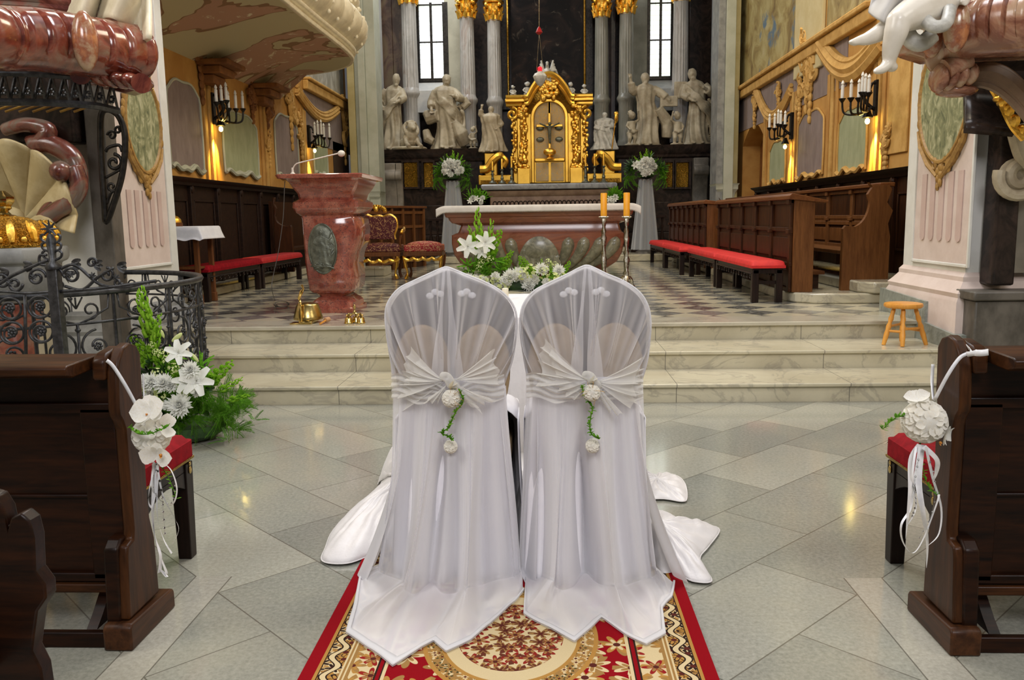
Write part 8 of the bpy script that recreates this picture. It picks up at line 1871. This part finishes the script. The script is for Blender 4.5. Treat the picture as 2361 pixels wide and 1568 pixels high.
RP = [D(3100, 5, 6.1), D(2750, 20, 6.2), D(2460, 38, 6.3), D(2361, 48, 6.45), D(2290, 55, 6.6), D(2235, 68, 6.75), D(2185, 90, 6.9), D(2140, 115, 7.0)]
cr = gadroon_roll('marble_canopy', 'reddish marble canopy with gadroons at the top right, carrying the putto', RP, (.25, .20), 'rosemarble' if not MT.update(rosemarble=mk('rose_brown_marble', (.20, .07, .04), (.36, .17, .10), .25, scale=3.5, dist=1.2, c3=(.42, .27, .17), coat=.3)) else 0, ((D(2205, 60, 6.55), (.09, .1, .19)), (D(2150, 90, 6.75), (.07, .1, .14))), 17)
m = MB()
for k in range(4): m.ball(D(2165+22*k, 178-2*k, 6.9), (.055, .15, .12-.01*k), 12, 8)
m.tube([D(2180, 160, 6.8), D(2235, 135, 6.8)], [.08, .07], 12); m.ball(D(2205, 210, 7.0), (.16, .14, .05), 12, 8); obj('lower_scroll', m, 'rosemarble', cr, angle=60)
m = MB()
for k, (dr, r_) in enumerate(((0, .05), (14, .07), (32, .05), (50, .04))): m.tube(spl([D(2205-dr*.1, 205+dr*.2-10, 7.05), D(2255, 160+dr*.6, 7.0), D(2310, 165+dr*.9, 6.95), D(2365, 215+dr, 6.9), D(2420, 300+dr, 6.85)], 8), r_, 8)
obj('arch_moulding', m, 'rosebrown' if not MT.update(rosebrown=mk('shaded_brown_stone', (.16, .10, .06), (.24, .15, .09), .4, scale=4)) else 0, cr)
m = MB().grid(lambda u, v: D(lerp(2225, 2480, u), lerp(118, 300, v)*(1)+(20*u if v > .5 else 0), 7.3+.3*sin(PI*v)), 10, 10); obj('soffit', m, 'darkmarble', cr, solid=.06)
m = MB().prism([(D(x, y, 7.0).x, D(x, y, 7.0).z) for x, y in ((2062, 105), (2120, 100), (2200, 110), (3000, 75), (3000, 115), (2230, 140), (2130, 145), (2075, 128))], 'y', 6.85, 7.1); obj('cornice', m, 'rosemarble', cr, bevel=.03)

# ---- putto seated on the canopy, legs dangling
def skin_body(joints, edges):
    me = bpy.data.meshes.new('putto'); me.from_pydata([j[0] for j in joints], edges, []); o = bpy.data.objects.new('putto_statue', me); COL.objects.link(o)
    sk = o.modifiers.new('skin', 'SKIN'); o.modifiers.new('sub', 'SUBSURF').levels = 2; o.modifiers['sub'].render_levels = 2
    for i, j in enumerate(joints): me.skin_vertices[0].data[i].radius = (j[1], j[1]) if not hasattr(j[1], '__len__') else j[1]
    me.skin_vertices[0].data[0].use_root = True; sk.use_smooth_shade = True; me.materials.append(MT['putto']); return o
Yq = 6.35
def J(px, py, r, dy=0.): return (D(px, py, Yq+dy), r)
def K2(px, py, dy=0.): return D(px, py, Yq+dy)
m = MB()
def limb(pts, rs): P_ = spl(pts, 5); n_ = len(P_); m.tube(P_, [pl1(rs, i/(n_-1)) for i in range(n_)], 14); m.ball(P_[0], rs[0], 12, 9); m.ball(P_[-1], rs[-1], 10, 8)
def pl1(rs, t): t *= len(rs)-1; i = min(int(t), len(rs)-2); return lerp(rs[i], rs[i+1], t-i)
limb([K2(2150, 22, .15), K2(2112, 28, .02), K2(2072, 48, -.08)], [.125, .125, .088])                    # near thigh
limb([K2(2072, 48, -.08), K2(2066, 75, -.08), K2(2056, 108, -.05), K2(2050, 140, -.02)], [.086, .082, .066, .046])   # shin and calf
limb([K2(2050, 143, -.02), K2(2036, 158, -.05), K2(2020, 164, -.08)], [.046, .036, .024])                  # foot
m.ball(K2(2056, 155, .0), (.045, .05, .035), 10, 8)
for k in range(5): m.tube([K2(2030-3*k*.3, 160+1.5*k, -.08+.022*k), K2(2015+1.2*k, 166+1.0*k, -.10+.022*k)], [.017-.0015*k, .012-.001*k], 7)
limb([K2(2150, 15, .25), K2(2090, 30, .2), K2(2048, 62, .10)], [.12, .11, .075])                       # far thigh
limb([K2(2048, 62, .10), K2(2024, 78, .08), K2(1998, 90, .05), K2(1982, 93, .04)], [.072, .062, .046, .034])
limb([K2(1982, 93, .04), K2(1970, 97, .03), K2(1960, 97, .02)], [.034, .028, .018])
for k in range(5): m.tube([K2(1966, 97+1.2*k, .0+.016*k), K2(1956+.8*k, 98+1.3*k, .0+.016*k)], [.012, .009], 6)
limb([K2(2150, 15, .2), K2(2150, -30, .22), K2(2150, -75, .22)], [.17, .145, .15]); limb([K2(2150, -85, .2), K2(2150, -100, .2)], [.06, .06])
hd_ = K2(2147, -130, .18); m.ball(hd_, (.115, .125, .13), 16, 12); m.ball(hd_+Vector((0, -.125, -.01)), (.018, .02, .02), 8, 6); m.ball(hd_+Vector((0, -.10, -.075)), (.045, .04, .03), 8, 6)
for s in (-1, 1): m.ball(hd_+Vector((s*.06, -.09, -.03)), (.045, .04, .04), 8, 6); m.ball(hd_+Vector((s*.115, .0, -.01)), (.015, .03, .035), 8, 6)
rz_ = random.Random(3)
for k in range(30): a, b = rz_.uniform(0, PI), rz_.uniform(0, 1.4); m.ball(hd_+Vector((.11*cos(a)*cos(b), .03+.11*sin(a)*cos(b), .02+.12*sin(b))), .035, 7, 5)
limb([K2(2115, -70, .2), K2(2085, -45, .12), K2(2060, -20, .05)], [.06, .055, .035]); limb([K2(2185, -70, .2), K2(2215, -40, .15), K2(2225, 0, .1)], [.06, .055, .035])
for (ex, ey, ed) in ((2060, -20, .05), (2225, 0, .1)):
    m.ball(K2(ex, ey, ed), .04, 8, 6)
    for k in range(4): m.tube([K2(ex-4+3*k, ey+6, ed-.02), K2(ex-6+4*k, ey+14-abs(k-1.5), ed-.03)], [.012, .009], 6)
    m.tube([K2(ex-6, ey, ed-.03), K2(ex-12, ey+6, ed-.04)], [.013, .009], 6)
pu = obj('putto_statue', m, 'putto', remesh=.011); setp(pu, 'white stucco putto with dangling legs seated on the top right canopy', 'statue')
for md in pu.modifiers:
    if md.type == 'SMOOTH': md.iterations = 6
m = MB()
def dr(u, v): return K2(lerp(2012, 2128, u)+8*sin(v*5), lerp(-60, 30, v)+28*sin(PI*u)*v, .0+.10*sin(u*10+v*2)+.1)
m.grid(dr, 44, 20); obj('drapery', m, 'linen_shade' if not MT.update(linen_shade=mk('grey_white_stucco', (.55, .53, .50), (.48, .46, .43), .5, scale=4)) else 0, pu, angle=180, solid=.025)
m = MB().tube(spl([K2(x, y, d_) for x, y, d_ in ((2120, 30, .0), (2150, 60, -.1), (2180, 55, -.08), (2190, 20, 0))], 6), .045, 9); m.tube(spl([K2(x, y, d_) for x, y, d_ in ((2085, 60, .12), (2100, 90, .1), (2125, 100, .1), (2150, 80, .1))], 6), .06, 9); obj('drapery', m, 'statue_white', pu, angle=180)
